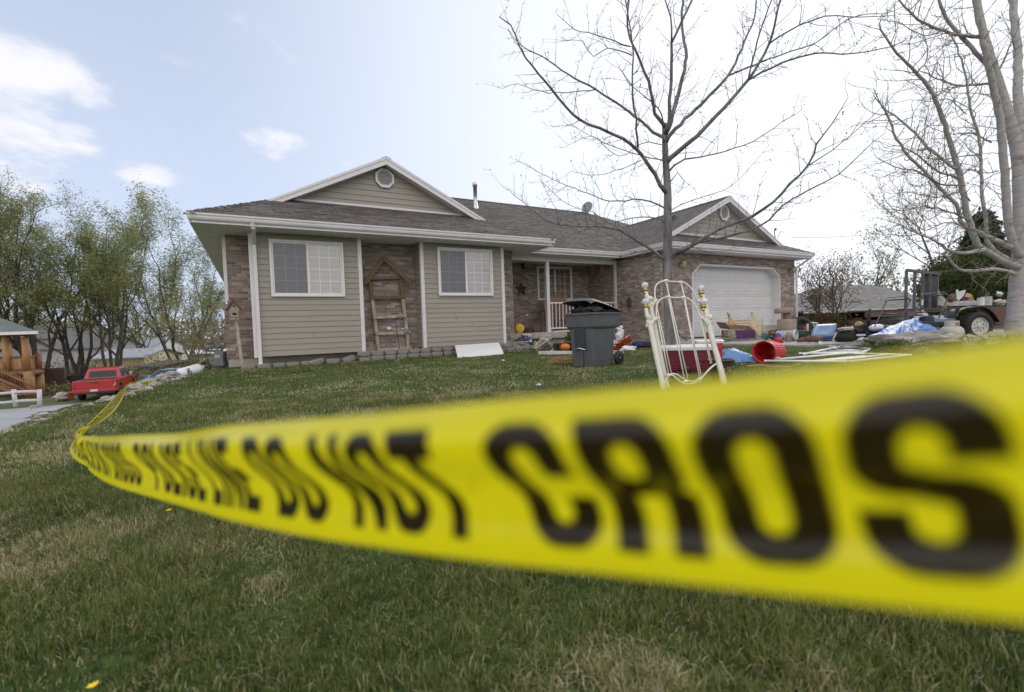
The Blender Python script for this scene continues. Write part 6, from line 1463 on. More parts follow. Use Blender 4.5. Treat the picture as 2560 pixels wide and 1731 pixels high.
for a, b in (((135, 300), (172, 372)), ((108, 485), (150, 560)), ((568, 288), (592, 345))): mb = MB(); mb.tube([PU(*a, yt-.02), PU(*b, yt-.02)], [.018, .03], 6); mb.build('foot', mat('grey_foot', (.22, .21, .2), .5), tb_, world=True)
def crate(u0, u1, v0, v1, yy, dpt, m_, name, label, cat, band=None, bev=.008):
    a, b = PD(*cU(u0, v1), yy), PD(*cU(u1, v0), yy); z0 = min(a.z, b.z); z0 = max(z0, zd)
    m_0 = (a+b)/2+W(0, dpt/2); t = thing(name, label, cat, (m_0.x, m_0.y, z0), -YAW); hx, hz = (b.xy-a.xy).length/2, b.z-z0
    mb = MB(); mb.box((-hx, -dpt/2, 0), (hx, dpt/2, hz)); mb.build('body', m_, t, bevel=bev); return t, hx, hz, dpt
M_purple = mat('purple_fabric', (.085, .03, .095), .8, .15, 8)
t, hx, hz, dp_ = crate(318, 640, 618, 785, 10.0, .42, M_purple, 'storage_cube', 'dark purple storage box under the upturned wooden stand', 'box')
mb = MB(); mb.box((-hx*.06, -dp_/2-.004, .01), (-hx*.03, -dp_/2, hz-.01)); mb.build('seam', mat('purple_dark', (.04, .012, .045), .8), t)
t, hx, hz, dp_ = crate(140, 318, 618, 778, 10.02, .40, mat('patterned_box', (.30, .27, .20), .7, .6, 7, c2=(.10, .055, .04), thr=(.45, .6)), 'printed_box', 'brown box with a worn printed front left of the purple box', 'box')
# cream appliance box
t, hx, hz, dp_ = crate(775, 1080, 600, 752, 10.25, .5, mat('cream_plastic', (.50, .48, .40), .45, .08, 4), 'cooler_chest', 'cream coloured square chest with a rounded lid before the garage door', 'chest', bev=.03)
mb = MB(); loft(mb, [rsec(hx*.9, .22, .05, hz), rsec(hx*.88, .21, .05, hz+.13), rsec(hx*.78, .17, .05, hz+.16)], sm=False); mb.build('lid', MATS['cream_plastic'], t)
mb = MB(); mb.tube([(-.02, -.27, hz*.1), (-.12, -.28, hz*.3), (-.05, -.27, hz*.9), (.03, -.27, hz*.95), (.10, -.28, hz*.3), (.0, -.27, hz*.35), (-.06, -.27, hz*.12)], .008, 6); mb.build('cord', M_iron, t)
mb = MB(); mb.tube([(-hx*.5, 0, hz+.15), (-hx*.52, 0, hz+.35)], .006, 5); mb.build('antenna', M_iron, t)
# cat tree
pc_ = PD(*cU(1215, 630), 10.1); ct = thing('cat_tree', 'beige carpeted cat tree with a tray on a post by the garage corner', 'cat tree', (pc_.x, pc_.y, zd))
M_carpet = mat('beige_carpet', (.36, .285, .235), .95, .12, 10, .5, 60)
def zU(y, yy=10.1): return PD(*cU(1215, y), yy).z-zd
r1_ = (PD(*cU(1365, 500), 10.1)-PD(*cU(1050, 500), 10.1)).xy.length/2
mb = MB(); zt = zU(425); zb_ = 0.0; mb.lathe([(.001, zb_), (r1_*.9, zb_), (r1_*.95, zb_+.02), (r1_*1.0, zt-.02), (r1_*.97, zt), (r1_*.88, zt), (r1_*.86, zt-.15), (.001, zt-.15)], 28); mb.build('drum', M_carpet, ct)
mb = MB(); z1_, z2_ = zU(310), zU(215); mb.lathe([(r1_*.36, zt-.16), (r1_*.37, z1_)], 18); mb.build('post', mat('post_carpet', (.27, .21, .17), .95, .1, 10), ct)
mb = MB(); mb.lathe([(.001, z1_), (r1_*.92, z1_), (r1_*.98, z1_+.02), (r1_*.98, z2_-.015), (r1_*.95, z2_), (r1_*.86, z2_), (r1_*.84, z2_-.05), (.001, z2_-.05)], 28, Matrix.Rotation(-YAW, 4, 'Z') @ Matrix.Translation((-.04, 0, 0)) @ Matrix.Rotation(R(-3), 4, 'Y')); mb.build('tray', M_carpet, ct)
# white bucket lying
pa = PD(*cU(1390, 700), 9.55); ax_ = W(.62, -.78); rr = .118*1.15
wb = thing('bucket', 'white plastic bucket lying on its side with the mouth towards the street', 'bucket', (pa.x, pa.y, zd)); M_ = Matrix.Translation((0, 0, rr+.01)) @ ax_.to_track_quat('Z', 'Y').to_matrix().to_4x4()
mb = MB(); mb.lathe([(.001, -.48), (rr*.86, -.48), (rr*.98, -.04), (rr*1.05, -.04), (rr*1.05, -.005), (rr*.97, 0), (rr*.95, -.03), (rr*.84, -.46), (.001, -.46)], 28, M_); mb.build('body', M_whitepl, wb)
mb = MB(); mb.tube([M_ @ Vector((rr*1.05*math.cos(a), rr*1.05*math.sin(a), -.03-.02*abs(math.sin(a)))) for a in [math.pi*.1*k for k in range(11)]], .004, 5); mb.build('handle', M_chrome, wb)
# tyre
p = PD(*cU(1480, 600), 10.5); ty = thing('spare_tyre', 'large black tyre leaning beside the cat tree', 'tyre', (p.x, p.y, .2)); Rt = .34
M_ = Matrix.Translation((0, 0, Rt-.03)) @ Matrix.Rotation(R(-22), 4, 'Z') @ Matrix.Rotation(R(70), 4, 'X')
mb = MB(); mb.lathe([(Rt*.55, -.09), (Rt*.8, -.115), (Rt*.97, -.09), (Rt, -.05), (Rt, .05), (Rt*.97, .09), (Rt*.8, .115), (Rt*.55, .09), (Rt*.55, -.09)], 40, M_)
for q in range(48): a = q*2*math.pi/48; mb.box((Rt*.985, -.014, -.085), (Rt*1.012, .014, .085), M_ @ Matrix.Rotation(a, 4, 'Z'))
mb.build('tread', mat('rubber', (.018, .018, .02), .75, .2), ty); mb = MB(); mb.lathe([(.001, .0), (Rt*.4, .0), (Rt*.56, .06)], 28, M_); mb.build('dark_rim', mat('rim_dark', (.03, .03, .032), .5), ty)
# green basket, bottles
def crate2(p, hx, hy, h, m_, label, rz=0, name='laundry_basket'):
    t = thing(name, label, 'basket', p, rz); mb = MB()
    for zz in [h*k/5 for k in range(6)]: mb.tube([(-hx*(.85+.15*zz/h), -hy, zz), (hx*(.85+.15*zz/h), -hy, zz), (hx*(.85+.15*zz/h), hy, zz), (-hx*(.85+.15*zz/h), hy, zz), (-hx*(.85+.15*zz/h), -hy, zz)], .007 if zz < h*.99 else .014, 4)
    for k in range(9):
        x_ = -hx+2*hx*k/8
        for y_ in (-hy, hy): mb.tube([(x_*.85, y_, 0), (x_, y_, h)], .007, 4)
    for k in range(6):
        y_ = -hy+2*hy*k/5
        for x_ in (-hx, hx): mb.tube([(x_*.85, y_, 0), (x_, y_, h)], .007, 4)
    mb.build('grid_body', m_, t); mb = MB(); mb.box((-hx*.8, -hy*.9, .01), (hx*.8, hy*.9, h*.7)); mb.build('contents', mat('dark_contents', (.05, .05, .045), .9, .5, 20), t); return t
p = PD(*cU(1585, 770), 9.6); gb = crate2((p.x, p.y, zd-.03), .19, .15, .27, mat('green_plastic', (.03, .13, .07), .5), 'small green plastic basket between the black tyre and the blue suitcase', -.2)
p2 = PD(*cU(1550, 620), 9.6); can((p2.x, p2.y, gb.location.z+.24), .035, .16, 'small red spray bottle standing in the green basket', mat('bottle_red', (.45, .06, .05), .4), name='bottle', cat='bottle')
p2 = PD(*cU(1590, 560), 9.65); can((p2.x, p2.y, gb.location.z+.26), .026, .2, 'small white bottle standing in the green basket', M_whitepl, name='bottle', cat='bottle')
p2 = PD(*cU(1650, 560), 10.4); mb = MB(); mb.lump((p2.x, p2.y, .45), .2, 6, (.9, .8, 1.0), .35, 14, 10); simple('dark_bag', mb, mat('brown_dark_cloth', (.04, .03, .028), .9, .4), 'dark brown bag behind the green basket', 'bag')
mb = MB(); mb.tube([PD(*cU(1655, 500), 10.2), PD(*cU(1670, 485), 10.2), PD(*cU(1765, 492), 10.2), PD(*cU(1780, 520), 10.2)], .016, 6); mb.tube([PD(*cU(1700, 490), 10.2), PD(*cU(1710, 560), 10.2)], .012, 6); simple('walker_handle', mb, M_whitepl, 'white bent tube handle sticking up behind the blue suitcase', 'handle')
# blue suitcase
ya = 9.35; A, B, C_, D_ = PD(*cU(1640, 770), ya), PD(*cU(2060, 762), ya), PD(*cU(2130, 520), ya+.22), PD(*cU(1720, 540), ya+.22)
sc_ = thing('suitcase', 'light blue hard shell suitcase propped up on the driveway edge', 'suitcase', (A+B)/2+Vector((0, 0, -.08)))
ux = (B-A); uz = (D_-A); nn_ = ux.cross(uz).normalized(); 
if nn_.y > 0: nn_ = -nn_
def sc_loft(offs):
    secs = []
    for o_, k_, in offs:
        pts = []
        for x_, y_, _ in rsec(.5, .5, .09, 0, n=5): 
            u, v = .5+x_*k_, .5+y_*k_; pts.append(A*(1-u)*(1-v)+B*u*(1-v)+D_*(1-u)*v+C_*u*v+nn_*o_)
        secs.append(pts)
    return secs
mb = MB(); loft(mb, sc_loft([(-.055, 1), (.01, 1), (.035, .97), (.05, .90), (.042, .55), (.036, .2)]), sm=True); mb.build('front_shell', mat('suitcase_blue', (.085, .155, .33), .35, .08, 2), sc_, world=True)
mb = MB(); loft(mb, sc_loft([(-.14, .96), (-.12, 1.01), (-.062, 1.012)]), sm=True); mb.build('back_shell', mat('suitcase_navy', (.03, .055, .13), .4), sc_, world=True)
mb = MB(); loft(mb, sc_loft([(-.063, 1.02), (-.054, 1.02)]), sm=False); mb.build('metal_rim', M_chrome, sc_, world=True)
# brown furry bundle, toys, carpet roll, sticks before it
p = PZ(*cU(1080, 790), .22); mb = MB(); mb.lump(p+Vector((0, 0, .11)), .22, 12, (1.5, .9, .75), .45, 26, 16, 2.6); simple('fur_bundle', mb, mat('fur_brown', (.105, .065, .045), .95, .5, 14, 1.0, 30, c2=(.25, .19, .14)), 'heap of brown shaggy fur fabric before the white bucket', 'bundle')
p = PZ(*cU(1240, 830), .2); mb = MB(); mb.lump(p+Vector((0, 0, .08)), .1, 5, (.7, .8, 1.3), .35, 14, 10, 2); simple('fur_piece', mb, mat('fur_tan', (.28, .20, .14), .95, .4, 14, 1, 40), 'small tan furry tuft at the right end of the shaggy heap', 'bundle')
p = PZ(*cU(1060, 850), .2); tt = thing('toy_rocket', 'blue and red plastic toy behind the red garbage can', 'toy', p)
mb = MB(); mb.lathe([(.001, 0), (.12, 0), (.09, .10), (.075, .15), (.001, .15)], 16); mb.build('red_base', M_red, tt); mb = MB(); mb.lathe([(.077, .148), (.065, .2), (.04, .245), (.001, .26)], 16); mb.build('blue_top', mat('toy_blue', (.03, .06, .42), .35), tt); 
p = PZ(*cU(1145, 830), .2); mb = MB(); mb.prism([p+Vector((-.08, 0, .02)), p+Vector((.07, 0, .05)), p+Vector((.03, 0, .14)), p+Vector((-.03, 0, .10))], (0, .05, 0)); simple('toy', mb, mat('toy_teal', (.02, .25, .22), .4), 'teal plastic toy piece right of the blue and red toy', 'toy')
p = PZ(*cU(810, 800), .23); mb = MB(); mb.lathe([(.001, -.01), (.11, -.01), (.115, 0), (.11, .01), (.001, .01)], 20, at(p+Vector((0, 0, .09)), .3) @ Matrix.Rotation(R(75), 4, 'X')); simple('green_frisbee', mb, mat('dark_teal', (.015, .10, .10), .45), 'dark teal disc standing beside the shaggy heap', 'disc')
p = PZ(*cU(690, 770), .25); mb = MB(); mb.box((-.11, -.07, .06), (.11, .07, .12), at(p, .1)); mb.box((-.12, -.075, .0), (.10, .075, .025), at(p, .3)); mb.tube([p+Vector((-.25, -.02, .14)), p+Vector((-.1, 0, .08)), p+Vector((0, 0, .05))], .012, 5); mb.tube([p+Vector((-.12, -.1, .0)), p+Vector((.1, .1, .06))], .01, 5); simple('plastic_scraps', mb, M_whitepl, 'pile of small white plastic parts before the purple box', 'scraps')
a, b = PZ(*cU(1400, 850), .2), PZ(*cU(1860, 850), .2); mb = MB(); q, rr = resamp([a+Vector((0, 0, .05)), (a+b)/2+Vector((0, 0, .09)), b+Vector((0, 0, .08))], [.04, .085, .07], .06); mb.tube([v+Vector((0, 0, rnd.uniform(-.008, .008))) for v in q], [r_*(1+rnd.uniform(-.1, .1)) for r_ in rr], 12); rg_ = simple('rug_roll', mb, mat('brown_rug', (.15, .085, .06), .95, .35, 10, .5, 40), 'rolled brown rug on the grass before the blue suitcase', 'rug')
c_ = PZ(*cU(1735, 835), .3); mb = MB(); mb.box((-.045, -.004, -.03), (.045, .0, .03), at(c_+Vector((0, -.10, -.02)), 0) @ Matrix.Rotation(.4, 4, 'Y')); mb.build('white_tag', M_whitepl, rg_, world=True)
p = PZ(*cU(1430, 800), .22); mb = MB()
for i in range(5): mb.lump(p+Vector((rnd.uniform(-.22, .2), rnd.uniform(-.1, .1), .03)), .07, i, (1.3, 1, .5), .4, 10, 6)
simple('rag_heap', mb, mat('dull_rags', (.19, .18, .15), .9, .6, 6, c2=(.05, .14, .11)), 'low heap of mixed grey and green rags left of the rug roll', 'rags')
a, b = PZ(*cU(600, 880), .2), PZ(*cU(830, 815), .2); mb = MB(); q, rr = resamp([a+Vector((0, 0, .02)), (a+b)/2+Vector((0, 0, .05)), b+Vector((0, 0, .05))], [.022, .014, .014], .05); mb.tube(q, rr, 6); mb.lump(a+Vector((0, 0, .02)), .035, 3, (1.5, 1, .7)); simple('pale_stick', mb, M_palewood, 'pale stick with a knobbed end lying left of the shaggy heap', 'stick')
p = PZ(*cU(60, 810), .25); mb = MB(); mb.lathe([(.001, .0), (.19, .0), (.2, .02), (.19, .035), (.001, .04)], 24, Matrix.Translation(p)); simple('dark_lid', mb, mat('slate_plastic', (.03, .04, .055)), 'flat dark round lid on the driveway left of the printed box', 'lid')  # a dark round lid lying flat
# left of the garage: behind headboards
p = PY(*c5(905, 985), 10.0); mb = MB(); mb.lump((p.x, p.y, zd+.1), .12, 8, (.8, .8, 1.2), .2, 16, 10); simple('red_backpack', mb, mat('backpack_red', (.30, .025, .03), .7, .3, 6, c2=(.02, .03, .12), thr=(.5, .55)), 'small red and navy bag on the driveway before the garage door', 'bag')
mb = MB(); mb.tube([PY(*c5(610, 920), 10.5), PY(*c5(650, 960), 10.3), PY(*c5(700, 990), 10.0)], .018, 6); mb.tube([PY(*c5(590, 955), 10.5), PY(*c5(690, 955), 10.4)], .01, 5); mb.tube([PY(*c5(600, 1000), 10.0), PY(*c5(830, 995), 10.0)], .016, 6); simple('garden_tools', mb, mat('tool_brown', (.13, .08, .06), .7), 'long handled garden tools lying before the garage behind the tree trunk', 'tools')
p = PY(*c5(590, 945), 10.45); mb = MB(); mb.prism([p+Vector((-.15, 0, -.2)), p+Vector((.25, 0, -.2)), p+Vector((.22, .0, .03)), p+Vector((-.13, .0, .05))], (0, .05, .02)); simple('blue_panel', mb, mat('pale_blue_panel', (.30, .36, .46), .5, .3, 4), 'pale blue and white flat panel leaning on the garage wall behind the tree', 'panel')  # a plain pale blue panel leaning on the wall
# behind the cart: bucket, bags, red flowers
p = S(*cP(1900, 545), 12.0); bk_ = can((p.x, p.y, terrain(p.x, p.y)+.02), .145, .33, 'white bucket with plastic bags in it behind the right side of the cart', M_whitepl, name='bucket', cat='bucket', handle=True)
mb = MB()
for i in range(5): mb.lump((p.x+rnd.uniform(-.08, .1), p.y, terrain(p.x, p.y)+.38+.05*i), .10-.012*i, i+2, (1, .8, .8), .5, 14, 9, 2.6)
simple('plastic_bag', mb, mat('white_bag', (.70, .70, .72), .4, .1, 9), 'crumpled white plastic bag sticking out of the bucket behind the cart', 'plastic bag')
p = S(*cP(2000, 610), 11.6); mb = MB(); mb.lump((p.x, p.y, terrain(p.x, p.y)+.05), .16, 9, (1.3, .8, .45), .4, 18, 10, 2.6); simple('plastic_bag', mb, mat('white_bag', (.70, .70, .72)), 'pale plastic bag lying on the grass right of the red flowers', 'plastic bag')
p = S(*cP(1800, 520), 12.2); mb = MB(); mb.lump((p.x, p.y, terrain(p.x, p.y)+.18), .16, 14, (.8, .8, 1.3), .35, 16, 10, 2.4); simple('blue_bag', mb, mat('navy_cloth', (.04, .07, .16), .7, .4, 6), 'dark blue bag between the cart and the white bucket', 'bag')
p = S(*cP(1790, 530), 12.05); mb = MB(); mb.lathe([(.001, -.012), (.16, -.012), (.165, 0), (.16, .012), (.001, .012)], 24, at(Vector((p.x, p.y, terrain(p.x, p.y)+.15)), .4) @ Matrix.Rotation(R(60), 4, 'X')); simple('white_lid', mb, M_whitepl, 'round white lid leaning against the dark blue bag behind the cart', 'lid')  # a round white lid
fl = S(*cP(1900, 560), 11.75); fb_ = thing('silk_flowers', 'bunch of red and orange artificial flowers on the grass right of the cart', 'flowers', (fl.x, fl.y, terrain(fl.x, fl.y)))
g_ = np.random.default_rng(4); n = 520; C = np.array([fl.x, fl.y, terrain(fl.x, fl.y)+.16])+np.outer(g_.uniform(-1, 1, n), [.20, -.06, .13])+g_.normal(0, .055, (n, 3)); leaves('petals', C, .045, leaf_mat('petal', (.55, .10, .03), (.30, .02, .012), .2), fb_, g_, elong=1.2)
mb = MB(); 
for i in range(14): mb.tube([Vector(fb_.location)+Vector((rnd.uniform(-.05, .05), 0, .01)), Vector(C[i*20])], .004, 3)
mb.build('stems', mat('stem_green', (.07, .10, .04), .8), fb_, world=True)
p = S(*cP(2030, 445), 12.3); mb = MB(); mb.tube([(p.x+.13*math.cos(a*math.pi/8), p.y, p.z+.10*math.sin(a*math.pi/8)) for a in range(15)], .016, 6); simple('hose_coil', mb, mat('pale_hose', (.38, .40, .33), .6), 'small loop of pale hose on the wall base right of the bucket', 'hose')
for k, (u, v, c_, lb) in enumerate([(2190, 505, (.03, .04, .16), 'dark blue shoe heap nearest the flowers by the garage wall'), (2290, 490, (.035, .03, .04), 'black bag beside the dark blue heap by the garage wall')]):
    p = S(*cP(u, v), 12.6); mb = MB(); mb.lump((p.x, p.y, terrain(p.x, p.y)+.08), .17, k+20, (1.2, .9, .6), .45, 18, 10, 2.8); simple('clothes_heap', mb, mat('heap%d' % k, c_, .8, .5, 8), lb, 'clothes')

# ------------------------------------------------------------------ RIGHT SIDE: rocks, tarp, trailer, mowers, neighbour house
def rock(p, r, seed, label, sc=(1.3, .9, .6), m=None, grp='rocks edging the bed under the birch', name='rock'):
    mb = MB(); mb.lump((p.x, p.y, p.z+r*sc[2]*.45), r, seed, sc, .38, 18, 12, 1.6, M=Matrix.Rotation(seed*1.3, 3, 'Z').to_4x4(), sm=False)
    return simple(name, mb, m or M_rock, label, 'rock', grp)
rk = [(2275, 868, .30, 'large rough grey rock just below the propane tank', (1.5, .8, .55)), (2318, 864, .20, 'dark rounded rock right of the largest rock under the propane tank', (1.1, .9, .75)), (2352, 868, .19, 'grey rock below the pale green fabric scrap', (1.4, .9, .6)), (2405, 866, .22, 'long flat grey rock left of the birch bed middle', (1.6, .8, .5)),
      (2452, 864, .20, 'brownish rock in the middle of the birch bed edge', (1.5, .8, .55)), (2505, 862, .20, 'pale rock in front of the birch trunk', (1.4, .8, .6)), (2555, 866, .22, 'rock cut by the right picture edge in front of the birch', (1.3, .9, .6)), (2248, 876, .12, 'small low rock left of the largest rock by the tarp', (1.4, .9, .6)), (2300, 880, .12, 'small half buried rock in the grass before the largest rock', (1.4, .9, .5)), (2475, 850, .13, 'small dark rock behind the brownish rock of the birch bed', (1.3, .9, .6)), (2520, 846, .11, 'small rock at the foot of the birch trunk', (1.2, .9, .6))]
for i, (x, y, r, lb, sc) in enumerate(rk):
    d = 8.7 if y > 855 else 9.3; p = S(x, y, d); p.z = p.z-r*.2; rock(p, r*1.45, 30+i, lb, sc)
mb = MB(); p = S(2315, 838, 9.35); plank(mb, S(2262, 846, 9.4), S(2355, 834, 9.4), .16, .03, 0, Vector((0, 0, 1))); simple('scrap_board', mb, mat('pinkish_board', (.25, .18, .16), .85, .3), 'weathered pinkish board lying on the rocks under the propane tank', 'board')
mb = MB(); p = S(2378, 846, 9.0); 
for i in range(4): mb.lump(p+Vector((rnd.uniform(-.12, .12), 0, rnd.uniform(-.03, .05))), .09, i+5, (1.4, .7, .6), .5, 14, 8, 3)
simple('green_cloth', mb, mat('mint_cloth', (.30, .42, .33), .7, .3, 8), 'pale mint green crumpled fabric on the rocks right of the propane tank', 'cloth')
# low plants along the bed
for k, (x, y, n) in enumerate([(2240, 862, 500), (2330, 880, 500), (2420, 884, 350), (2500, 842, 350)]):
    p = S(x, y, 8.6); p.z = terrain(p.x, p.y); t = thing('weed_clump', ['tall weeds at the right end of the blue tarp', 'weeds growing before the dark rounded rock', 'weeds below the flat grey rock', 'weeds behind the rocks beside the birch trunk'][k], 'weeds', p)
    g_ = np.random.default_rng(k+60); C = np.array(p)+g_.normal(0, 1, (n, 3))*np.array([.22, .22, .02]); C[:, 2] = p.z+g_.uniform(0.02, .26, n); leaves('leaves', C, .022, leaf_mat('weed', (.16, .21, .07), (.06, .09, .03), .2), t, g_, elong=6)
# blue tarp mound
TD = lambda x, y: cV(x, y)
tarp = thing('blue_tarp', 'big crumpled bright blue tarp thrown over a heap beside the rocks', 'tarp', S(*cV(1500, 900), 10.0))
M_tarp = mat('tarp_blue', (.07, .19, .50), .42, .14, 2.5, .25, 16, c2=(.035, .10, .32), thr=(.5, .75))
outl = [(775, 825), (960, 760), (1130, 660), (1350, 570), (1620, 485), (1960, 490), (2130, 560), (2220, 650), (2270, 780)]
low = [(775, 825), (900, 880), (1000, 920), (1180, 940), (1400, 1000), (1560, 850), (1850, 770), (2050, 800), (2270, 780)]
mb = MB(); nu, nvv = 110, 40; vs = []
oU = resamp([Vector((*p, 0)) for p in outl], [1]*len(outl), 8)[0]; oL = resamp([Vector((*p, 0)) for p in low], [1]*len(low), 8)[0]
pick = lambda L_, u: L_[min(len(L_)-1, int(u*(len(L_)-1)))].lerp(L_[min(len(L_)-1, int(u*(len(L_)-1))+1)], u*(len(L_)-1)-int(u*(len(L_)-1)))
for i in range(nu+1):
    u = i/nu; a, b = pick(oU, u), pick(oL, u)
    for j in range(nvv+1):
        v = j/nvv   # 0: lower front edge ; .5: crest ; 1: back foot
        if v <= .6: k_ = v/.6; q = b.lerp(a, k_**.8); d = 9.75+1.0*k_**1.5
        else: k_ = (v-.6)/.4; q = a; d = 10.75+k_*1.0
        P_ = S(*cV(q.x, q.y), d)
        if v > .6: P_.z = P_.z*(1-k_)+.1*k_
        env = math.sin(math.pi*min(1, max(0, u)))**.5
        f_ = (mn.noise(Vector((u*7, v*3, 0)))*.10+abs(mn.noise(Vector((u*19+v*6, v*7, 3))))*.07+mn.noise(Vector((u*45+v*20, v*17, 7)))*.018)*env*(math.sin(math.pi*min(1, v*1.2+.05)) if v < .8 else .4)
        P_ += (u0*.65-fw*.7)*f_
        vs.append(P_)
mb.add(vs, [(i*(nvv+1)+j, i*(nvv+1)+j+1, (i+1)*(nvv+1)+j+1, (i+1)*(nvv+1)+j) for i in range(nu) for j in range(nvv)], True); mb.build('tarp_sheet', M_tarp, tarp, world=True)
mb = MB(); vs = []; n = 40
for i in range(n+1):      # loose corner folded on the ground
    u = i/n
    for j in range(13):
        v = j/12; x = 90+u*1150; y = 1050-150*math.sin(math.pi*u*.85)*(1-v)-20*v+25*math.sin(u*9)*v; P_ = S(*cV(x, y), 9.6-.3*v); P_.z = max(P_.z, terrain(P_.x, P_.y)+.01)+.03*mn.noise(Vector((u*9, v*4, 2))); vs.append(P_)
mb.add(vs, [(i*13+j, i*13+j+1, (i+1)*13+j+1, (i+1)*13+j) for i in range(n) for j in range(12)], True)
simple('ground_sheet', mb, mat('brown_sheet', (.15, .115, .115), .8, .2, 3, c2=(.06, .13, .30), thr=(.55, .58)), 'flat brown and blue sheet spread on the grass left of the blue tarp', 'sheet')
p = S(*cV(1290, 1060), 9.0); mb = MB(); mb.lump((p.x, p.y, terrain(p.x, p.y)+.05), .105, 3, (1.3, .8, .7), .6, 20, 12, 3); simple('white_rag', mb, mat('white_bag', (.7, .7, .72)), 'small crumpled white rag on the grass in front of the tarp', 'rag')
# darker tarp behind with board
mb = MB(); vs = []
for i in range(21):
    u = i/20
    for j in range(7):
        v = j/6; P_ = S(*cW(520+u*560, 985+60*abs(u-.35)**1.2*v+v*(70+90*u)), 10.9-.25*v+.05*mn.noise(Vector((u*6, v*3, 0)))); vs.append(P_)
mb.add(vs, [(i*7+j, i*7+j+1, (i+1)*7+j+1, (i+1)*7+j) for i in range(20) for j in range(6)], True); simple('dark_tarp', mb, mat('tarp_dark', (.03, .085, .17), .45, .3, 4), 'dark blue tarp flap hanging behind the propane tank', 'tarp', solid=.01)
# propane tank
pr = S(*cW(1010, 1310), 9.5); pt = thing('propane_tank', 'old cream propane tank with a collar handle standing on the rocks', 'propane tank', pr)
M_prop = mat('propane_cream', (.50, .45, .38), .5, .15, 6, c2=(.3, .24, .18), thr=(.55, .8)); rr = .20*.97
k = 9.5/F/7.2625; ht = (1310-1130)*k
mb = MB(); mb.lathe([(.001, -.12), (rr*.75, -.10), (rr, 0), (rr, ht*.45), (rr*.93, ht*.72), (rr*.7, ht*.92), (rr*.35, ht), (.001, ht*1.02)], 32); mb.build('tank_body', M_prop, pt)
mb = MB(); rc2 = .118; n = 24; z0_, z1_ = ht*.93, ht+(1140-1045)*k
for i in range(n):
    a0_, a1_ = i/n*2*math.pi, (i+1)/n*2*math.pi; top_only = i % 12 in (3, 4, 5, 6, 7)
    za_ = z1_-.03 if top_only else z0_
    pts_ = [(rc2*math.cos(a0_), rc2*math.sin(a0_)), (rc2*math.cos(a1_), rc2*math.sin(a1_)), (.93*rc2*math.cos(a1_), .93*rc2*math.sin(a1_)), (.93*rc2*math.cos(a0_), .93*rc2*math.sin(a0_))]
    mb.add([(x, y, za_) for x, y in pts_]+[(x, y, z1_) for x, y in pts_], [(0, 1, 5, 4), (2, 3, 7, 6), (4, 5, 6, 7), (3, 2, 1, 0), (1, 2, 6, 5), (3, 0, 4, 7)])
mb.build('collar', M_prop, pt); mb = MB(); mb.lathe([(.03, ht), (.03, ht+.04), (.018, ht+.05), (.018, ht+.075), (.001, ht+.08)], 12); mb.build('valve', M_brass, pt)
# utility trailer
dT = 11.3; PW = lambda x, y, d=dT: S(*cW(x, y), d)
tr = thing('utility_trailer', 'brown utility trailer with a mesh ramp gate, parked behind the rocks and loaded with junk', 'trailer', PW(1360, 1390))
M_tr = mat('trailer_paint', (.07, .05, .045), .6, .35, 5, .2, 20, c2=(.13, .065, .04)); M_gate = mat('gate_grey', (.12, .115, .12), .6, .25, 8)
mb = MB(); rz_ = W(0, 1)
def bar(mb, a, b, w_=.03): mb.tube([a, b], w_, 4, sm=False)
a, b = PW(60, 830), PW(2045, 770); mb.prism([PW(60, 815), PW(60, 850), PW(2045, 795), PW(2045, 765)], rz_*.06); mb.prism([PW(60, 805)+rz_*1.7, PW(60, 840)+rz_*1.7, PW(2045, 785)+rz_*1.7, PW(2045, 755)+rz_*1.7], rz_*.06); mb.build('top_rail', M_tr, tr, world=True)
mb = MB(); mb.prism([PW(1430, 810), PW(1700, 1060), PW(2060, 1150), PW(2045, 795)], rz_*.05); mb.build('side_panel', mat('trailer_brown', (.115, .055, .035), .7, .3, 5), tr, world=True)
mb = MB(); mb.prism([PW(60, 1010), PW(60, 1075), PW(2060, 1180), PW(2060, 1120)], rz_*1.7); mb.build('deck', M_tr, tr, world=True)
for x_ in (905, 195): mb = MB(); bar(mb, PW(x_, 835), PW(x_, 1030), .03); mb.build('stake', M_gate, tr, world=True)
for dd_ in (0, 1.7):
    mb = MB(); c_ = PW(1375, 1135)+rz_*(dd_-.12); Rw = .335; M_ = Matrix.Translation(c_) @ rz_.to_track_quat('Z', 'Y').to_matrix().to_4x4()
    mb.lathe([(Rw*.60, -.08), (Rw*.72, -.105), (Rw*.93, -.095), (Rw, -.06), (Rw, .06), (Rw*.93, .095), (Rw*.6, .08)], 40, M_); wh = mb.build('wheel', MATS['rubber'], tr, world=True)
    mb = MB(); mb.lathe([(Rw*.63, -.075), (Rw*.60, -.09), (Rw*.55, -.07), (Rw*.53, -.02)], 32, M_); mb.lathe([(.001, -.075), (.05, -.075), (.06, -.05), (.001, -.05)], 16, M_)
    n8 = 8
    for q in range(n8):
        Mq = M_ @ Matrix.Rotation(q*2*math.pi/n8, 4, 'Z'); mb.prism([Mq @ Vector(v) for v in [(.045, -.025, -.055), (Rw*.56, -.042, -.045), (Rw*.56, .042, -.045), (.045, .025, -.055)]], M_.to_3x3() @ Vector((0, 0, .012)))
    mb.lathe([(Rw*.40, -.052), (Rw*.57, -.044)], 32, M_); mb.lathe([(.02, -.060), (Rw*.26, -.056)], 24, M_)
    mb.build('rim', mat('rim_white', (.60, .59, .58), .45, .15, 10), wh, world=True)
fp = [PW(960, 1010), PW(975, 960), PW(1040, 880), PW(1130, 820), PW(1240, 790), (PW(1500, 775)), PW(1660, 860), PW(1760, 990), PW(1800, 1060)]
q, rr_l = resamp(fp, [1]*len(fp), .05); mb = MB(); n = len(q)
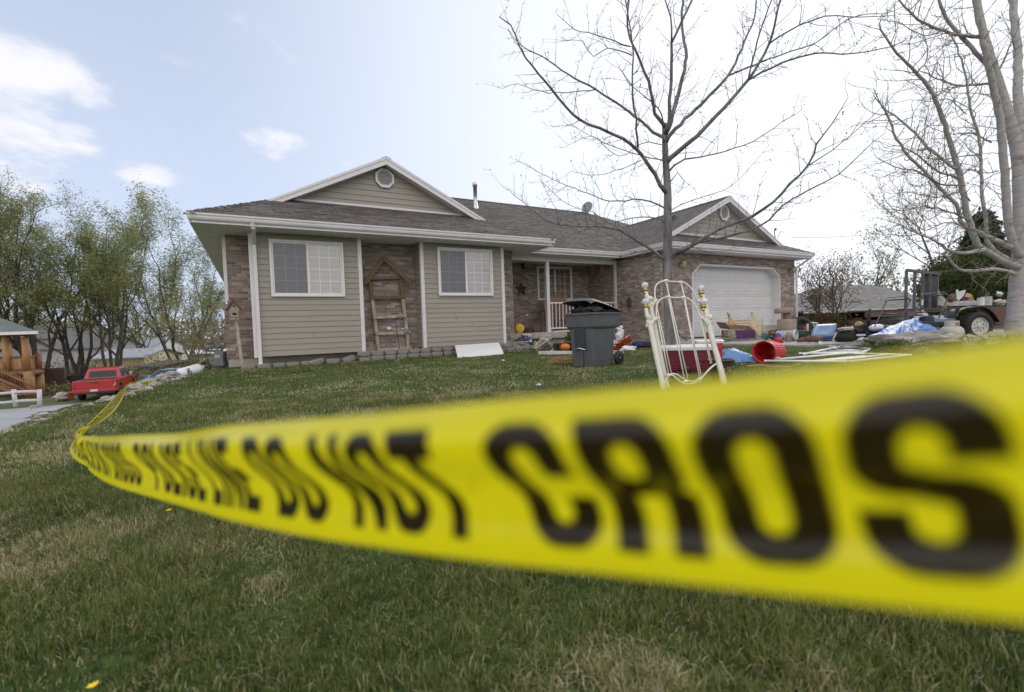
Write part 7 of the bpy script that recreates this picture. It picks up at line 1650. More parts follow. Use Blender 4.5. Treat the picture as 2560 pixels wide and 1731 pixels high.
mb.add([v-rz_*.12 for v in q]+[v+rz_*.16 for v in q]+[v-rz_*.12-Vector((0, 0, .03)) for v in q], [(i, i+1, n+i+1, n+i) for i in range(n-1)]+[(i, 2*n+i, 2*n+i+1, i+1) for i in range(n-1)]); mb.build('fender', M_black, tr, world=True)
# ramp gate
gt_ = [(215, 95), (800, 175)]
mb = MB(); bar(mb, PW(195, 115), PW(790, 185, dT+.2), .042); mb.build('gate_top', M_gate, tr, world=True)
for x_, yt_, dd in ((190, 120, 0), (345, 140, .06), (490, 155, .1), (620, 170, .15), (750, 185, .2)): mb = MB(); bar(mb, PW(x_, yt_, dT+dd), PW(x_-18, 830 if x_ != 190 else 1020, dT+dd), .036); mb.build('gate_post', M_gate, tr, world=True)
mb = MB()
for k in range(46): x_ = 500+k*5.6; mb.tube([PW(x_, 165+.04*(x_-500), dT+.18), PW(x_-14, 815, dT+.18)], .006, 3)
for k in range(28): y_ = 180+k*23; mb.tube([PW(495, y_, dT+.18), PW(752, y_+4, dT+.18)], .006, 3)
o = mb.build('wire_mesh', M_gate, tr, world=True)
# load on the trailer
def lumpthing(name, label, cat, p, r, sc, seed, m_, amp=.35, grp=None, freq=2.0): mb = MB(); mb.lump(p, r, seed, sc, amp, 20, 14, freq); return simple(name, mb, m_, label, cat, grp)
p = PW(760, 780, 11.9); gs = thing('plaster_goose', 'pale carved goose shaped ornament on the trailer behind the ramp gate', 'ornament', p)
mb = MB(); q, rr = resamp([p+Vector((0, 0, -.02)), PW(800, 690, 11.9), PW(775, 600, 11.9), PW(745, 530, 11.9), PW(740, 490, 11.9), PW(720, 492, 11.9)], [.17, .13, .065, .045, .05, .015], .03); mb.tube(q, rr, 14); mb.build('body', mat('goose_stone', (.36, .33, .28), .85, .2, 8), gs, world=True)
mb = MB(); 
for i in range(4): mb.box((-.3+.03*i, -.25, .03*i), (.34-.02*i, .25, .027+.03*i), at(PW(1120, 765, 11.9), .1*i))
simple('white_slabs', mb, mat('white_foam', (.62, .62, .62), .7, .08), 'stack of flat white foam sheets lying on the trailer', 'foam sheets')
fb = [PW(1100, 700, 11.8), PW(1105, 480, 11.8), PW(1125, 465, 11.8), PW(1150, 520, 11.8), PW(1180, 495, 11.8), PW(1270, 475, 11.8), PW(1390, 580, 11.8), PW(1420, 640, 11.8), PW(1500, 750, 11.8), PW(1400, 765, 11.8), PW(1200, 690, 11.8)]
mb = MB(); mb.prism(fb[:6]+[PW(1240, 560, 11.8), PW(1170, 640, 11.8)], rz_*.03); px__ = simple('torn_carton', mb, mat('carton_white', (.62, .62, .62), .7, .1), 'torn white cardboard carton standing on the trailer', 'carton')
mb = MB(); mb.prism([PW(1165, 640, 11.85), PW(1280, 580, 11.85), PW(1395, 585, 11.85), PW(1430, 640, 11.85), PW(1505, 755, 11.85), PW(1400, 768, 11.85), PW(1250, 700, 11.85)], rz_*.10); cu_ = simple('cushion', mb, mat('cushion_navy', (.025, .022, .095), .8, .3, 5, c2=(.35, .22, .10), thr=(.56, .62)), 'navy patterned cushion leaning beside the white carton', 'cushion', bevel=.03)
mb = MB(); mb.prism([PW(1245, 600, 11.83), PW(1290, 525, 11.83), PW(1360, 545, 11.83), PW(1395, 585, 11.83), PW(1330, 610, 11.83)], rz_*.02); mb.build('printed_corner', mat('cushion_tan', (.42, .28, .14), .8, .3, 12), cu_, world=True)
lumpthing('plush_heap', 'brown and navy patterned soft bundle left of the white carton on the trailer', 'bundle', PW(1030, 640, 11.9), .12, (1.1, .8, 1.0), 5, mat('brown_navy', (.16, .10, .06), .8, .4, 6, c2=(.02, .02, .07), thr=(.5, .55)))
can(PW(1540, 760, 11.5), .07, .19, 'white disposable cup standing on the trailer rail, left of the food tub', M_whitepl, name='cup', cat='cup')
cp = can(PW(1640, 760, 11.5), .10, .22, 'round white food tub with straws on the trailer rail', mat('tub_cream', (.50, .48, .42), .6, .2, 12), name='food_tub', cat='tub')
mb = MB(); mb.tube([(0, 0, .2), (.02, 0, .32)], .008, 6); mb.tube([(-.06, 0, .2), (-.07, 0, .30)], .007, 6); mb.build('straw', mat('straw_green', (.1, .3, .16), .5), cp)
lumpthing('red_ball', 'shiny red wrapper lying beside the food tub on the trailer', 'wrapper', PW(1705, 665, 11.5), .06, (1.2, 1, .8), 3, mat('wrapper_red', (.6, .05, .04), .3))
lumpthing('trash_pile', 'heap of pale papers and scraps at the right end of the trailer', 'scraps', PW(1860, 700, 11.6), .13, (1.9, 1, .5), 8, mat('paper_scraps', (.33, .34, .27), .8, .5, 18, c2=(.6, .6, .6)), .5)
lumpthing('silver_bow', 'crumpled silvery foil above the heap of papers on the trailer', 'foil', PW(1880, 545, 11.6), .06, (1.5, 1, .8), 9, M_chrome, .6)
a, b = PW(470, 860), PW(570, 950); mb = MB(); plank(mb, a, b, .09, .03, 0, rz_); simple('wooden_lath', mb, M_white, 'short white slat leaning inside the trailer below the rail', 'slat')
mb = MB(); mb.prism([PW(350, 950, 11.0), PW(880, 935, 11.0), PW(880, 1010, 11.0), PW(360, 1020, 11.0)], rz_*.08); simple('mattress_edge', mb, mat('mattress_white', (.55, .54, .53), .8, .1), 'white mattress edge showing between the blue tarp and the trailer', 'mattress', bevel=.02)
lumpthing('grey_heap', 'grey green sacks showing through the trailer side above the fender', 'sacks', PW(1000, 870, 12.2), .17, (1.6, 1, .7), 11, mat('sack_grey', (.25, .25, .22), .8, .3, 9))
# lawn mower handles
def mower(name, label, pts_l, pts_r, top, cross, d0, deck=None, c=M_black):
    t = thing(name, label, 'lawn mower', S(*pts_l[-1], d0)); Pp = lambda p, o=0: S(*p, d0+o)
    mg = mat('mower_grey', (.11, .115, .135), .45, .15)
    mb = MB(); q, rr = resamp([Pp(p) for p in pts_l], [.014]*len(pts_l), .04); mb.tube(q, rr, 8); q, rr = resamp([Pp(p, .25) for p in pts_r], [.014]*len(pts_r), .04); mb.tube(q, rr, 8); mb.build('handle_bar', mg, t, world=True)
    for k, tp in enumerate(top): mb = MB(); n_ = len(tp); q, rr = resamp([Pp(p, .25*i/(n_-1)) for i, p in enumerate(tp)], [.017-.005*k]*n_, .03); mb.tube(q, rr, 8); mb.build('grip_bar', M_black if k == 0 else mg, t, world=True)
    for a, b in cross: mb = MB(); mb.tube([Pp(a), Pp(b, .25)], .015, 8); mb.build('crossbar', M_black, t, world=True)
    if deck: 
        mb = MB(); c_ = S(*deck, d0+.1); c_.z = max(c_.z, .17+.12); M_ = at(c_); mb.box((-.24, -.22, -.08), (.24, .22, .04), M_); mb.lathe([(.13, .04), (.13, .14), (.09, .17), (.001, .17)], 18, M_); mb.build('engine_deck', M_black, t, world=True, bevel=.02)
        for sx_ in (-.24, .24):
            for sy_ in (-.2, .2): mb = MB(); mb.lathe([(.001, -.02), (.09, -.02), (.095, 0), (.09, .02), (.001, .02)], 18, M_ @ Matrix.Translation((sx_, sy_, -.09)) @ Matrix.Rotation(R(90), 4, 'Y')); mb.build('wheel', M_black, t, world=True)
    return t
mower('lawn_mower', 'lawn mower with bent grey handles standing left behind the blue tarp', [cV(1125, 130), cV(1090, 190), cV(1010, 390), cV(900, 600), cV(880, 640)], [cV(1625, 90), cV(1590, 170), cV(1500, 350), cV(1420, 520)], [[cV(1110, 130), cV(1180, 90), cV(1400, 75), cV(1590, 65), cV(1628, 95)], [cV(1105, 95), cV(1110, 60), cV(1180, 35), cV(1400, 20), cV(1520, 15), cV(1590, 55)]], [(cV(1040, 385), cV(1450, 375))], 11.0, cV(1150, 760))
mower('lawn_mower', 'lawn mower with black handles standing between the tarp and the trailer', [cW(480, 590), cW(420, 720), cW(350, 880), cW(320, 960)], [cW(955, 580), cW(880, 760), cW(800, 930), cW(775, 985)], [[cW(470, 600), cW(500, 580), cW(700, 575), cW(900, 558), cW(955, 590)], [cW(465, 570), cW(480, 550), cW(650, 535), cW(860, 520), cW(920, 545)]], [(cW(350, 885), cW(830, 860))], 10.4, cW(560, 1080))
p = S(*cV(1880, 130), 10.3); mb = MB(); mb.prism([p+Vector((-.02, 0, .06)), p+Vector((.05, 0, .05)), p+Vector((.03, 0, -.07)), p+Vector((-.07, 0, -.06))], (0, .004, 0)); simple('paper_tag', mb, M_whitepl, 'white paper tag hanging on the right lawn mower handle', 'tag')
# odds: white tank, black post, folding chair, olive duffel
lumpthing('white_drum', 'white rounded plastic tub left of the blue tarp', 'tub', S(*cV(940, 665), 11.2), .20, (1.05, .8, .42), 2, M_whitepl, .08)
mb = MB(); a = S(*cV(785, 275), 11.4); mb.tube([a, S(*cV(768, 640), 11.4)], .030, 8); mb.tube([S(*cV(735, 370), 11.4), S(*cV(740, 620), 11.4)], .018, 6)
for k in range(6): mb.ball(S(*cV(708, 370+70*k), 11.38), .014, 8)
simple('black_pole', mb, M_iron, 'black pole with a string of small pale beads beside the left mower', 'pole')
du = S(*cV(300, 880), 11.6); mb = MB(); mb.lump((du.x, du.y, .30), .32, 4, (.80, .75, .56), .12, 28, 16, 1.6); dt = simple('duffel_bag', mb, mat('olive_bag', (.022, .023, .013), .8, .3, 6, .3, 20), 'dark olive duffel bag right of the blue suitcase', 'bag')
mb = MB(); vs = []
mb.lump((du.x-.02, du.y, .50), .24, 7, (.95, .7, .20), .35, 24, 12, 2.5); simple('grey_shirt', mb, mat('grey_shirt', (.45, .44, .42), .85, .15, 8), 'pale grey clothing heaped on top of the olive duffel bag', 'clothes')
bp_ = S(*cV(565, 620), 11.8); mb = MB(); vs = []
mb.lathe([(.001, -.02), (.10, -.02), (.115, 0), (.10, .02), (.001, .02)], 20, at(bp_+Vector((0, 0, .0)), -.2) @ Matrix.Rotation(R(85), 4, 'X')); simple('straw_hat', mb, mat('straw_tan', (.42, .30, .14), .8, .2, 20), 'round tan straw fan standing right of the olive duffel bag', 'fan')
lumpthing('junk_heap', 'dark heap of clothes and tools between the duffel bag and the tarp', 'junk', S(*cV(640, 740), 11.5), .22, (.9, .8, .7), 15, mat('dark_junk', (.03, .03, .035), .8, .7, 14, c2=(.14, .13, .12), thr=(.58, .62)), .5)
p = S(*cV(600, 815), 11.0); mb = MB(); mb.box((-.09, -.03, -.02), (.09, .03, .02), at(p)); mb.lump(p+Vector((.02, 0, -.10)), .07, 6, (1.2, .8, .6), .4); simple('white_shoes', mb, M_whitepl, 'small white pieces lying low before the dark heap', 'scraps')
# neighbouring brown house
nh = thing('brown_house', 'low brown brick house with a light grey hipped roof behind the trailer', 'house', S(2200, 812, 26)); 
PR = lambda x, y, d: S(*cR(x, y), d); zN = PR(1030, 1118, 26).z
Lk, Rk = PR(330, 1150, 24), PR(2300, 1130, 31); eF = [Vector((PR(260, 1172, 26).x, PR(260, 1172, 26).y, zN)), Vector((PR(1070, 1120, 26).x, PR(1070, 1120, 26).y, zN)), Vector((PR(2350, 1120, 29).x, PR(2350, 1120, 29).y, zN))]
bk = W(0, 10); pk0, pk1 = PR(500, 770, 31), PR(1130, 795, 31); zpk = pk1.z; pk0.z = zpk
mb = MB(); mb.poly([eF[0], eF[1], pk1, pk0]); mb.poly([eF[1], eF[2], eF[2]+bk, pk1]); mb.poly([eF[0]+bk, eF[0], pk0]); mb.poly([eF[2]+bk, eF[0]+bk, pk0, pk1]); rfn = mb.build('roof', M_shingle2, nh, world=True, solid=.12)
mb = MB(); M_nb = mat('neighbour_brick', (.085, .032, .024), .85, .25, 8)
ins = W(0, .9); g0_ = lambda v, z: Vector((v.x, v.y, z))
for a, b in ((eF[0]+W(.6, .9), eF[1]+W(-.4, .9)),): mb.prism([g0_(a, -.2), g0_(b, -.2), g0_(b, zN-.02), g0_(a, zN-.02)], W(0, 6))
mb.build('wall', M_nb, nh, world=True)
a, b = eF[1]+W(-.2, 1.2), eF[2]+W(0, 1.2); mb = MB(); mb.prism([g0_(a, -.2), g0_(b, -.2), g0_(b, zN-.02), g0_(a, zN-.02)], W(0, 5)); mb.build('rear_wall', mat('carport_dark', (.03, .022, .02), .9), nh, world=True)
mb = MB(); a, b = eF[1]+W(.0, .02), eF[2]+W(0, .02); mb.prism([g0_(a, zN-.45), g0_(b, zN-.45), g0_(b, zN-.05), g0_(a, zN-.05)], W(0, .12)); mb.build('beam', mat('beam_pinkbrown', (.20, .115, .10), .7), nh, world=True)
mb = MB(); 
for a, b in ((eF[0], eF[1]), (eF[1], eF[2])): mb.prism([g0_(a, zN-.14)-W(0, .03), g0_(b, zN-.14)-W(0, .03), g0_(b, zN+.02)-W(0, .03), g0_(a, zN+.02)-W(0, .03)], W(0, .03))
mb.build('fascia', M_white, nh, world=True)
for u_ in (-.35, 1.9 + .25):
    mb = MB(); c_ = eF[1]+W(u_ if u_ < 0 else 3.0, .3); mb.box((-.25, -.2, -.4), (.25, .2, zN-.46), Matrix.Translation((c_.x, c_.y, 0)) @ Matrix.Rotation(-YAW, 4, 'Z')); mb.build('pillar', M_nb, nh, world=True)
mb = MB(); c_ = PR(870, 1260, 26.9); mb.box((-.9, -.03, -.5), (.9, .0, .5), at(c_, .0)); wn = mb.build('window', mat('dark_window', (.02, .025, .03), .15), nh, world=True)
mb = MB(); c_ = PR(1460, 1260, 27.6); mb.box((-.9, -.05, -1.2), (1.6, 0, .75), at(c_)); 
mb.build('garage_door', mat('nb_door', (.50, .50, .49), .5, .05), nh, world=True)
# overhead lines
def wire(p, q, sag, label, r=.012):
    mb = MB(); pts = []
    for i in range(25): u = i/24; v = p.lerp(q, u); pts.append(v-Vector((0, 0, sag*4*u*(1-u))))
    mb.tube(pts, r, 4, cap=False); simple('power_line', mb, M_iron, label, 'wire', 'overhead wires')
wire(S(1980, 594, 30), S(2330, 560, 34), .3, 'thin upper overhead wire crossing the white sky right of the garage')
wire(S(2000, 742, 24), S(2190, 717, 30), .1, 'lower overhead wire in front of the grey hipped roof')
# ------------------------------------------------------------------ LEFT SIDE: crest rocks, bag, truck, car, sheds, log house, fence
lr = [(1120, 905, .36, 'large pale rock standing on the drive edge right of the red pickup', 9.0), (1400, 790, .40, 'broad pale rock where the tape touches the crest', 8.7), (1340, 850, .25, 'low flat rock below the tape at the crest', 8.4), (1520, 800, .28, 'grey rock right of the tape on the crest', 9.3), (1690, 670, .30, 'grey rock near the blue car windshield', 10.2), (1790, 640, .30, 'tan rock at the lower end of the white punching bag', 10.4), (1830, 690, .22, 'flat pale rock under the punching bag end', 10.3), (1600, 740, .22, 'small rock between the crest rocks', 9.7), (450, 1070, .34, 'big tan boulder on the road edge left of the black heap', 8.0), (450, 1110, .2, 'flatter pale rock before the tan boulder', 7.6), (350, 970, .10, 'tiny rock near the white rail fence', 20.0)]
for i, (x, y, r, lb, d) in enumerate(lr):
    sx1, sy1 = c1(x, y+22); d = .82*F/((sy1-(818.5-.0329*(sx1-1280)))+.012*F) if d < 15 else d; r = r*(.32*d/8.8 if d < 15 else 1); p = S(sx1, sy1, d); rock(p-Vector((0, 0, r*.15)), r, 70+i, lb, (1.4, 1, .7), m=mat('pale_rock', (.36, .33, .30), .9, .25, 4, .8, 14, c2=(.22, .20, .18)), grp='rocks along the lawn crest')
g_ = np.random.default_rng(9); mb = MB()
for i in range(700):
    y_ = g_.uniform(4.0, 10.5); e_ = edge_x(y_); x_ = e_+.12-g_.uniform(.0, .8)**1.3; r_ = g_.uniform(.012, .045); mb.lump((x_, y_, terrain(x_, y_)), r_, i, (1.2, 1, .7), .35, 7, 5)
o = mb.build('gravel', mat('gravel', (.34, .32, .29), .9, .3, 20)); tag(o, 'pale broken stones strewn along the lawn edge above the road', 'gravel', kind='stuff')
p = S(*c1(700, 1035), 8.6); lumpthing('black_heap', 'black tarp heap lying at the lawn crest beside the road', 'tarp', p-Vector((0, 0, .05)), .17, (2.6, .9, .55), 5, M_black, .6)
lumpthing('black_bag', 'small round black bag right of the black tarp heap', 'bag', S(*c1(800, 1005), 8.9), .10, (1.3, .9, .8), 8, M_black, .3)
# punching bag
a, b = S(*c1(1840, 656), 9.3), S(*c1(2085, 583), 9.7); ax_ = (b-a).normalized(); Lb = (b-a).length
pb_ = thing('punching_bag', 'white punching bag with black straps lying on the grass crest by the gas meter', 'punching bag', a); M_ = Matrix.Translation(a) @ ax_.to_track_quat('Z', 'Y').to_matrix().to_4x4(); rb = .108
mb = MB(); mb.lathe([(.001, 0), (rb*.8, .01), (rb, .05), (rb*1.02, Lb*.5), (rb, Lb-.06), (rb*.85, Lb-.015), (rb*.5, Lb), (.001, Lb)], 28, M_); mb.build('body', M_whitepl, pb_, world=True)
mb = MB(); q0 = b+ax_*.02; mb.lathe([(rb*.5, Lb), (rb*.4, Lb+.05), (rb*.25, Lb+.08), (.001, Lb+.085)], 14, M_); mb.build('white_neck', M_whitepl, pb_, world=True)
mb = MB(); mb.tube([S(*c1(x_, y_), 9.72) for x_, y_ in [(2130, 545), (2100, 520), (2150, 525), (2190, 560), (2180, 585), (2130, 570)]], .022, 6); mb.build('strap', M_black, pb_, world=True)
cu = bpy.data.curves.new('t', 'FONT'); cu.body = 'DN'; cu.size = .11; cu.align_x = 'CENTER'; cu.align_y = 'CENTER'; cu.extrude = .003; cu.offset = .004
to = bpy.data.objects.new('t', cu); col.objects.link(to); dg = bpy.context.evaluated_depsgraph_get(); me = bpy.data.meshes.new_from_object(to.evaluated_get(dg)); bpy.data.objects.remove(to)
c_ = S(*c1(1938, 592), 9.42); vz_ = (Vector(O)-c_).normalized(); tx = ax_; vz_ = (vz_-tx*vz_.dot(tx)).normalized(); cen = a+ax_*((c_-a).dot(ax_)); face = cen+vz_*(rb*1.03)
ty_ = tx; txx = -(vz_.cross(ty_)); txx = ty_.cross(vz_)
ty_ = -tx; txx = ty_.cross(vz_).normalized()
Mt = Matrix(((txx.x, ty_.x, vz_.x, face.x), (txx.y, ty_.y, vz_.y, face.y), (txx.z, ty_.z, vz_.z, face.z), (0, 0, 0, 1)))
im = MW(pb_).inverted(); Rt2 = Matrix.Rotation(R(90), 4, 'Z')
for v in me.vertices:
    q = Mt @ v.co; off = (q-cen)-ax_*((q-cen).dot(ax_)); q = q-off+off.normalized()*(rb*1.025+(.003 if v.co.z > 0 else -.003)); v.co = im @ q
me.materials.clear(); me.materials.append(M_black); o = bpy.data.objects.new('printed_letters', me); col.objects.link(o); o.parent = pb_
# red pickup
def P1(x, y, d): return S(*c1(x, y), d)
dK = 26.6; tk_ = thing('pickup_truck', 'bright red four door pickup seen from behind on the road below the lawn', 'pickup truck', P1(1040, 925, dK), 0)
base = P1(990, 930, dK); base.z = LOW+.012; yawT = -YAW + R(-33)*-1      # heading of the truck
hd = math.atan2(1, 0)
ang_t = -YAW+R(29)       # +y of truck = forward, away from the viewer
tk_.location = base; tk_.rotation_euler = (0, 0, ang_t)
M_car = mat('pickup_red', (.40, .014, .018), .30, .05, 1.2, coat=.6); M_gl = mat('car_glass', (.012, .014, .016), .06, .1); M_tire = MATS['rubber']
def cs(mb, prof, x0, x1, taper=0, sm=False):   # side profile (y, z) extruded across x, top narrowed
    zmx = max(z for _, z in prof); L_ = [(x0+(taper*max(0, z-1.0)), y, z) for y, z in prof]; R__ = [(x1-(taper*max(0, z-1.0)), y, z) for y, z in prof]; n = len(prof)
    return mb.add(L_+R__, [tuple(range(n)), tuple(range(n, 2*n))[::-1]]+[(i, n+i, n+(i+1)%n, (i+1)%n) for i in range(n)], sm)
hw = .95
mb = MB(); arch = lambda cy_: [(cy_-.46, .42), (cy_-.42, .66), (cy_-.25, .83), (cy_, .88), (cy_+.25, .83), (cy_+.42, .66), (cy_+.46, .42)]
cs(mb, [(0, .52)]+[(.3, .45)]+arch(1.15)+[(2.9, .42)]+arch(4.45)+[(5.25, .45), (5.3, .8), (5.2, 1.02), (3.9, 1.14), (1.95, 1.16), (.0, 1.17)], -hw, hw); mb.build('body', M_car, tk_, bevel=.03)
mb = MB(); cs(mb, [(1.75, 1.14), (1.95, 1.60), (2.15, 1.74), (2.6, 1.79), (3.3, 1.76), (3.6, 1.66), (4.15, 1.14)], -hw+.03, hw-.03, .28); cab = mb.build('cab', M_car, tk_, bevel=.03)
mb = MB(); mb.box((-hw+.08, .06, 1.10), (hw-.08, 1.72, 1.172)); mb.build('bed_opening', M_black, tk_)
mb = MB(); mb.prism([(-.66, 1.80, 1.22), (.66, 1.80, 1.22), (.60, 1.93, 1.60), (-.60, 1.93, 1.60)], (0, -.02, 0)); mb.build('rear_window', M_gl, tk_)
mb = MB()
for sx_ in (-.22, .22): mb.box((sx_-.008, 1.80, 1.22), (sx_+.008, 1.92, 1.24), None)
for sgn in (-1, 1):
    for (ya_, yb_) in ((2.02, 2.72), (2.82, 3.72)):
        x_ = sgn*(hw-.025); t_ = .28
        mb2 = MB(); mb2.prism([(x_-sgn*t_*.2, ya_-.04, 1.18), (x_-sgn*t_*.2, yb_+(.12 if yb_ > 3 else 0), 1.18), (x_-sgn*t_*.62, yb_-(.25 if yb_ > 3 else 0), 1.66), (x_-sgn*t_*.62, ya_+.16, 1.66)], (sgn*.022, 0, 0)); mb2.build('side_window', M_gl, tk_)
mb = MB(); mb.box((-.82, -.022, .72), (.82, -.002, 1.13)); tg = mb.build('tailgate', M_car, tk_, bevel=.012)
mb = MB(); mb.box((-.16, -.04, 1.01), (.16, -.02, 1.07)); mb.build('tailgate_handle', M_black, tg)
for sgn in (-1, 1): mb = MB(); mb.box((sgn*.89-.07, -.03, .74), (sgn*.89+.065, .10, 1.10)); mb.build('tail_light', mat('tail_red', (.42, .03, .04), .2, .3, 6, c2=(.6, .5, .5), thr=(.6, .65)), tk_, bevel=.01)
mb = MB(); mb.box((-.97, -.14, .50), (.97, .0, .68)); mb.build('rear_bumper', M_car, tk_, bevel=.03); mb = MB(); mb.box((-.9, -.10, .42), (.9, .05, .50)); mb.build('step_pad', M_black, tk_)
mb = MB(); mb.box((-.16, -.155, .55), (.16, -.141, .67)); mb.build('licence_plate', mat('plate_white', (.6, .6, .62), .5, .2, 30), tk_)
for sgn in (-1, 1): mb = MB(); mb.box((sgn*1.0-.10, 3.55, 1.16), (sgn*1.0+.10, 3.68, 1.36)); mb.build('wing_mirror', M_chrome if sgn > 0 else M_black, tk_, bevel=.03)
for y_ in (1.15, 4.45):
    for sgn in (-1, 1):
        M_ = Matrix.Translation((sgn*.84, y_, .37)) @ Matrix.Rotation(R(90), 4, 'Y'); mb = MB(); mb.lathe([(.22, -.12), (.34, -.125), (.375, -.09), (.38, 0), (.375, .09), (.34, .125), (.22, .12)], 28, M_); wh = mb.build('wheel', M_tire, tk_)
        mb = MB(); mb.lathe([(.001, sgn*.09), (.08, sgn*.10), (.2, sgn*.08), (.225, sgn*.11)], 20, M_); mb.build('rim', M_chrome, wh)
# pale blue car and distant cars
def small_car(name, label, loc, rz, m_, L_=4.4, H_=1.42):
    t = thing(name, label, 'car', loc, rz); w2 = .87
    mb = MB(); ar = lambda c_: [(c_-.38, .3), (c_-.33, .52), (c_, .68), (c_+.33, .52), (c_+.38, .3)]
    cs(mb, [(0, .4), (.3, .3)]+ar(.95)+[(2.2, .28)]+ar(3.55)+[(L_-.1, .3), (L_, .6), (L_-.15, .78), (L_-1.3, .98), (.4, 1.0), (0, .85)], -w2, w2); mb.build('body', m_, t, bevel=.05)
    mb = MB(); cs(mb, [(.5, .98), (1.0, H_-.06), (1.6, H_), (2.3, H_-.02), (3.2, .98)], -w2+.06, w2-.06, .35); cb_ = mb.build('cabin', m_, t, bevel=.04)
    mb = MB(); mb.prism([(-.68, 3.12, 1.02), (.68, 3.12, 1.02), (.56, 2.38, H_-.05), (-.56, 2.38, H_-.05)], (0, .02, .02)); mb.build('windscreen', M_gl, t)
    mb = MB(); mb.prism([(-.66, .52, 1.02), (.66, .52, 1.02), (.54, .98, H_-.08), (-.54, .98, H_-.08)], (0, -.02, .02)); mb.build('rear_window', M_gl, t)
    for sgn in (-1, 1): mb = MB(); x_ = sgn*(w2-.065); mb.prism([(x_, .75, 1.03), (x_, 2.95, 1.03), (x_-sgn*.12, 2.3, H_-.09), (x_-sgn*.12, 1.1, H_-.09)], (sgn*.02, 0, 0)); mb.build('side_window', M_gl, t); mb = MB(); mb.box((sgn*.97-.08, 2.7, .98), (sgn*.97+.08, 2.8, 1.1)); mb.build('wing_mirror', m_, t, bevel=.02)
    for y_ in (.95, 3.55):
        for sgn in (-1, 1): mb = MB(); mb.lathe([(.001, -.09), (.29, -.1), (.31, 0), (.29, .1), (.001, .09)], 20, Matrix.Translation((sgn*.78, y_, .31)) @ Matrix.Rotation(R(90), 4, 'Y')); mb.build('wheel', M_tire, t)
    return t
hv = W(.05, -1); p = P1(1715, 655, 29)-hv*2.75; small_car('parked_car', 'pale silver blue car facing the viewer, half hidden by the lawn crest', (p.x, p.y, P1(1740, 597, 29).z-1.42), math.atan2(-hv.x, hv.y), mat('car_blue', (.26, .31, .40), .3, .05, coat=.5))
p = P1(1350, 690, 44); small_car('parked_car', 'small bright blue car showing just right of the red pickup cab', (p.x, p.y, P1(1350, 640, 44).z-1.45), -YAW+R(80), mat('car_bright_blue', (.06, .16, .38), .3, .05, coat=.5))
# dark flatbed trailer under the trees
p = P1(640, 800, 33); ft_ = thing('flatbed_trailer', 'long black flatbed trailer parked under the willows left of the pickup', 'trailer', (p.x, p.y, LOW+.02), -YAW)
mb = MB(); mb.box((-1.2, -.8, .55), (4.6, 1, .78)); mb.box((-1.2, -.8, .78), (4.6, -.74, 1.05)); mb.build('deck', M_black, ft_); 
for x_ in (.2, 1.1, 3.4): mb = MB(); mb.lathe([(.001, -.1), (.33, -.11), (.36, 0), (.33, .11), (.001, .1)], 20, Matrix.Translation((x_, -.82, .36)) @ Matrix.Rotation(R(90), 4, 'X')); mb.build('wheel', M_tire, ft_)
mb = MB(); mb.box((.6, -.6, .79), (2.6, .3, 1.22)); simple('trailer_cargo', mb, mat('tan_grey', (.25, .25, .27), .7, .2), 'grey covered load on the black flatbed trailer', 'cargo').location = P1(700, 760, 33.5)
# barns and houses
def gable_house(name, label, corner, L_, Wd, Hh, Hr, rz, mw, mr, ridge='x', over=.35, extra=None):
    t = thing(name, label, 'building', corner, rz); mb = MB()
    mb.box((0, 0, -1.5), (L_, Wd, Hh)); wl_ = mb.build('wall', mw, t)
    mb = MB()
    for x_ in (0, L_-.02): mb = MB(); mb.prism([(x_, 0, Hh), (x_, Wd, Hh), (x_, Wd/2, Hh+Hr)], (.02, 0, 0)); mb.build('gable', mw, t)
    mb = MB(); k = Hr/(Wd/2)
    mb.prism([(-over, -over, Hh-over*k), (-over, Wd/2, Hh+Hr), (-over, Wd/2, Hh+Hr+.12), (-over, -over, Hh-over*k+.12)], (L_+2*over, 0, 0)); mb.prism([(-over, Wd/2, Hh+Hr), (-over, Wd+over, Hh-over*k), (-over, Wd+over, Hh-over*k+.12), (-over, Wd/2, Hh+Hr+.12)], (L_+2*over, 0, 0))
    mb.build('roof', mr, t); return t
M_tan = mat('tan_stucco', (.50, .41, .24), .8, .12, 1.5); M_mroof = mat('grey_metal_roof', (.34, .36, .40), .45, .06, 1); M_sh = mat('far_shingle', (.27, .28, .31), .8, .12, 2)
d = 52; a = P1(965, 660, d); L1 = (P1(1485, 660, d)-a).xy.length; zt = P1(1200, 480, d).z; zb = LOW-.2
t = gable_house('tan_shed', 'long tan stucco shed with a pale metal roof behind the red pickup', (a.x, a.y, zb), L1, 6.5, zt-zb, P1(1200, 398, d+3.2).z-zt, -YAW+R(3), M_tan, M_mroof)
mb = MB(); mb.box((L1+.001, 2.3, .2), (L1+.02, 4.2, 2.1)); mb.build('door', mat('shed_door', (.6, .56, .42), .6), t)
d = 66; a = P1(1085, 600, d); L2 = (P1(1530, 600, d)-a).xy.length; zt = P1(1300, 390, d).z
gable_house('white_house', 'white gabled house with a light grey roof behind the tan shed', (a.x, a.y, zb), L2, 9, zt-zb, P1(1300, 283, d+4.5).z-zt, -YAW+R(4), mat('far_white', (.62, .62, .62), .7, .05), M_sh)
d = 40; a = P1(1470, 730, d); L3 = (P1(1690, 730, d)-a).xy.length; zt = P1(1560, 570, d).z
gs_ = gable_house('grey_shed', 'low grey shed with a dark opening beside the blue car', (a.x, a.y, zb), L3, 5, zt-zb, P1(1560, 522, d+2.5).z-zt, -YAW-R(4), mat('shed_grey', (.16, .155, .15), .8, .1), mat('shed_roof', (.13, .13, .13), .8, .15))
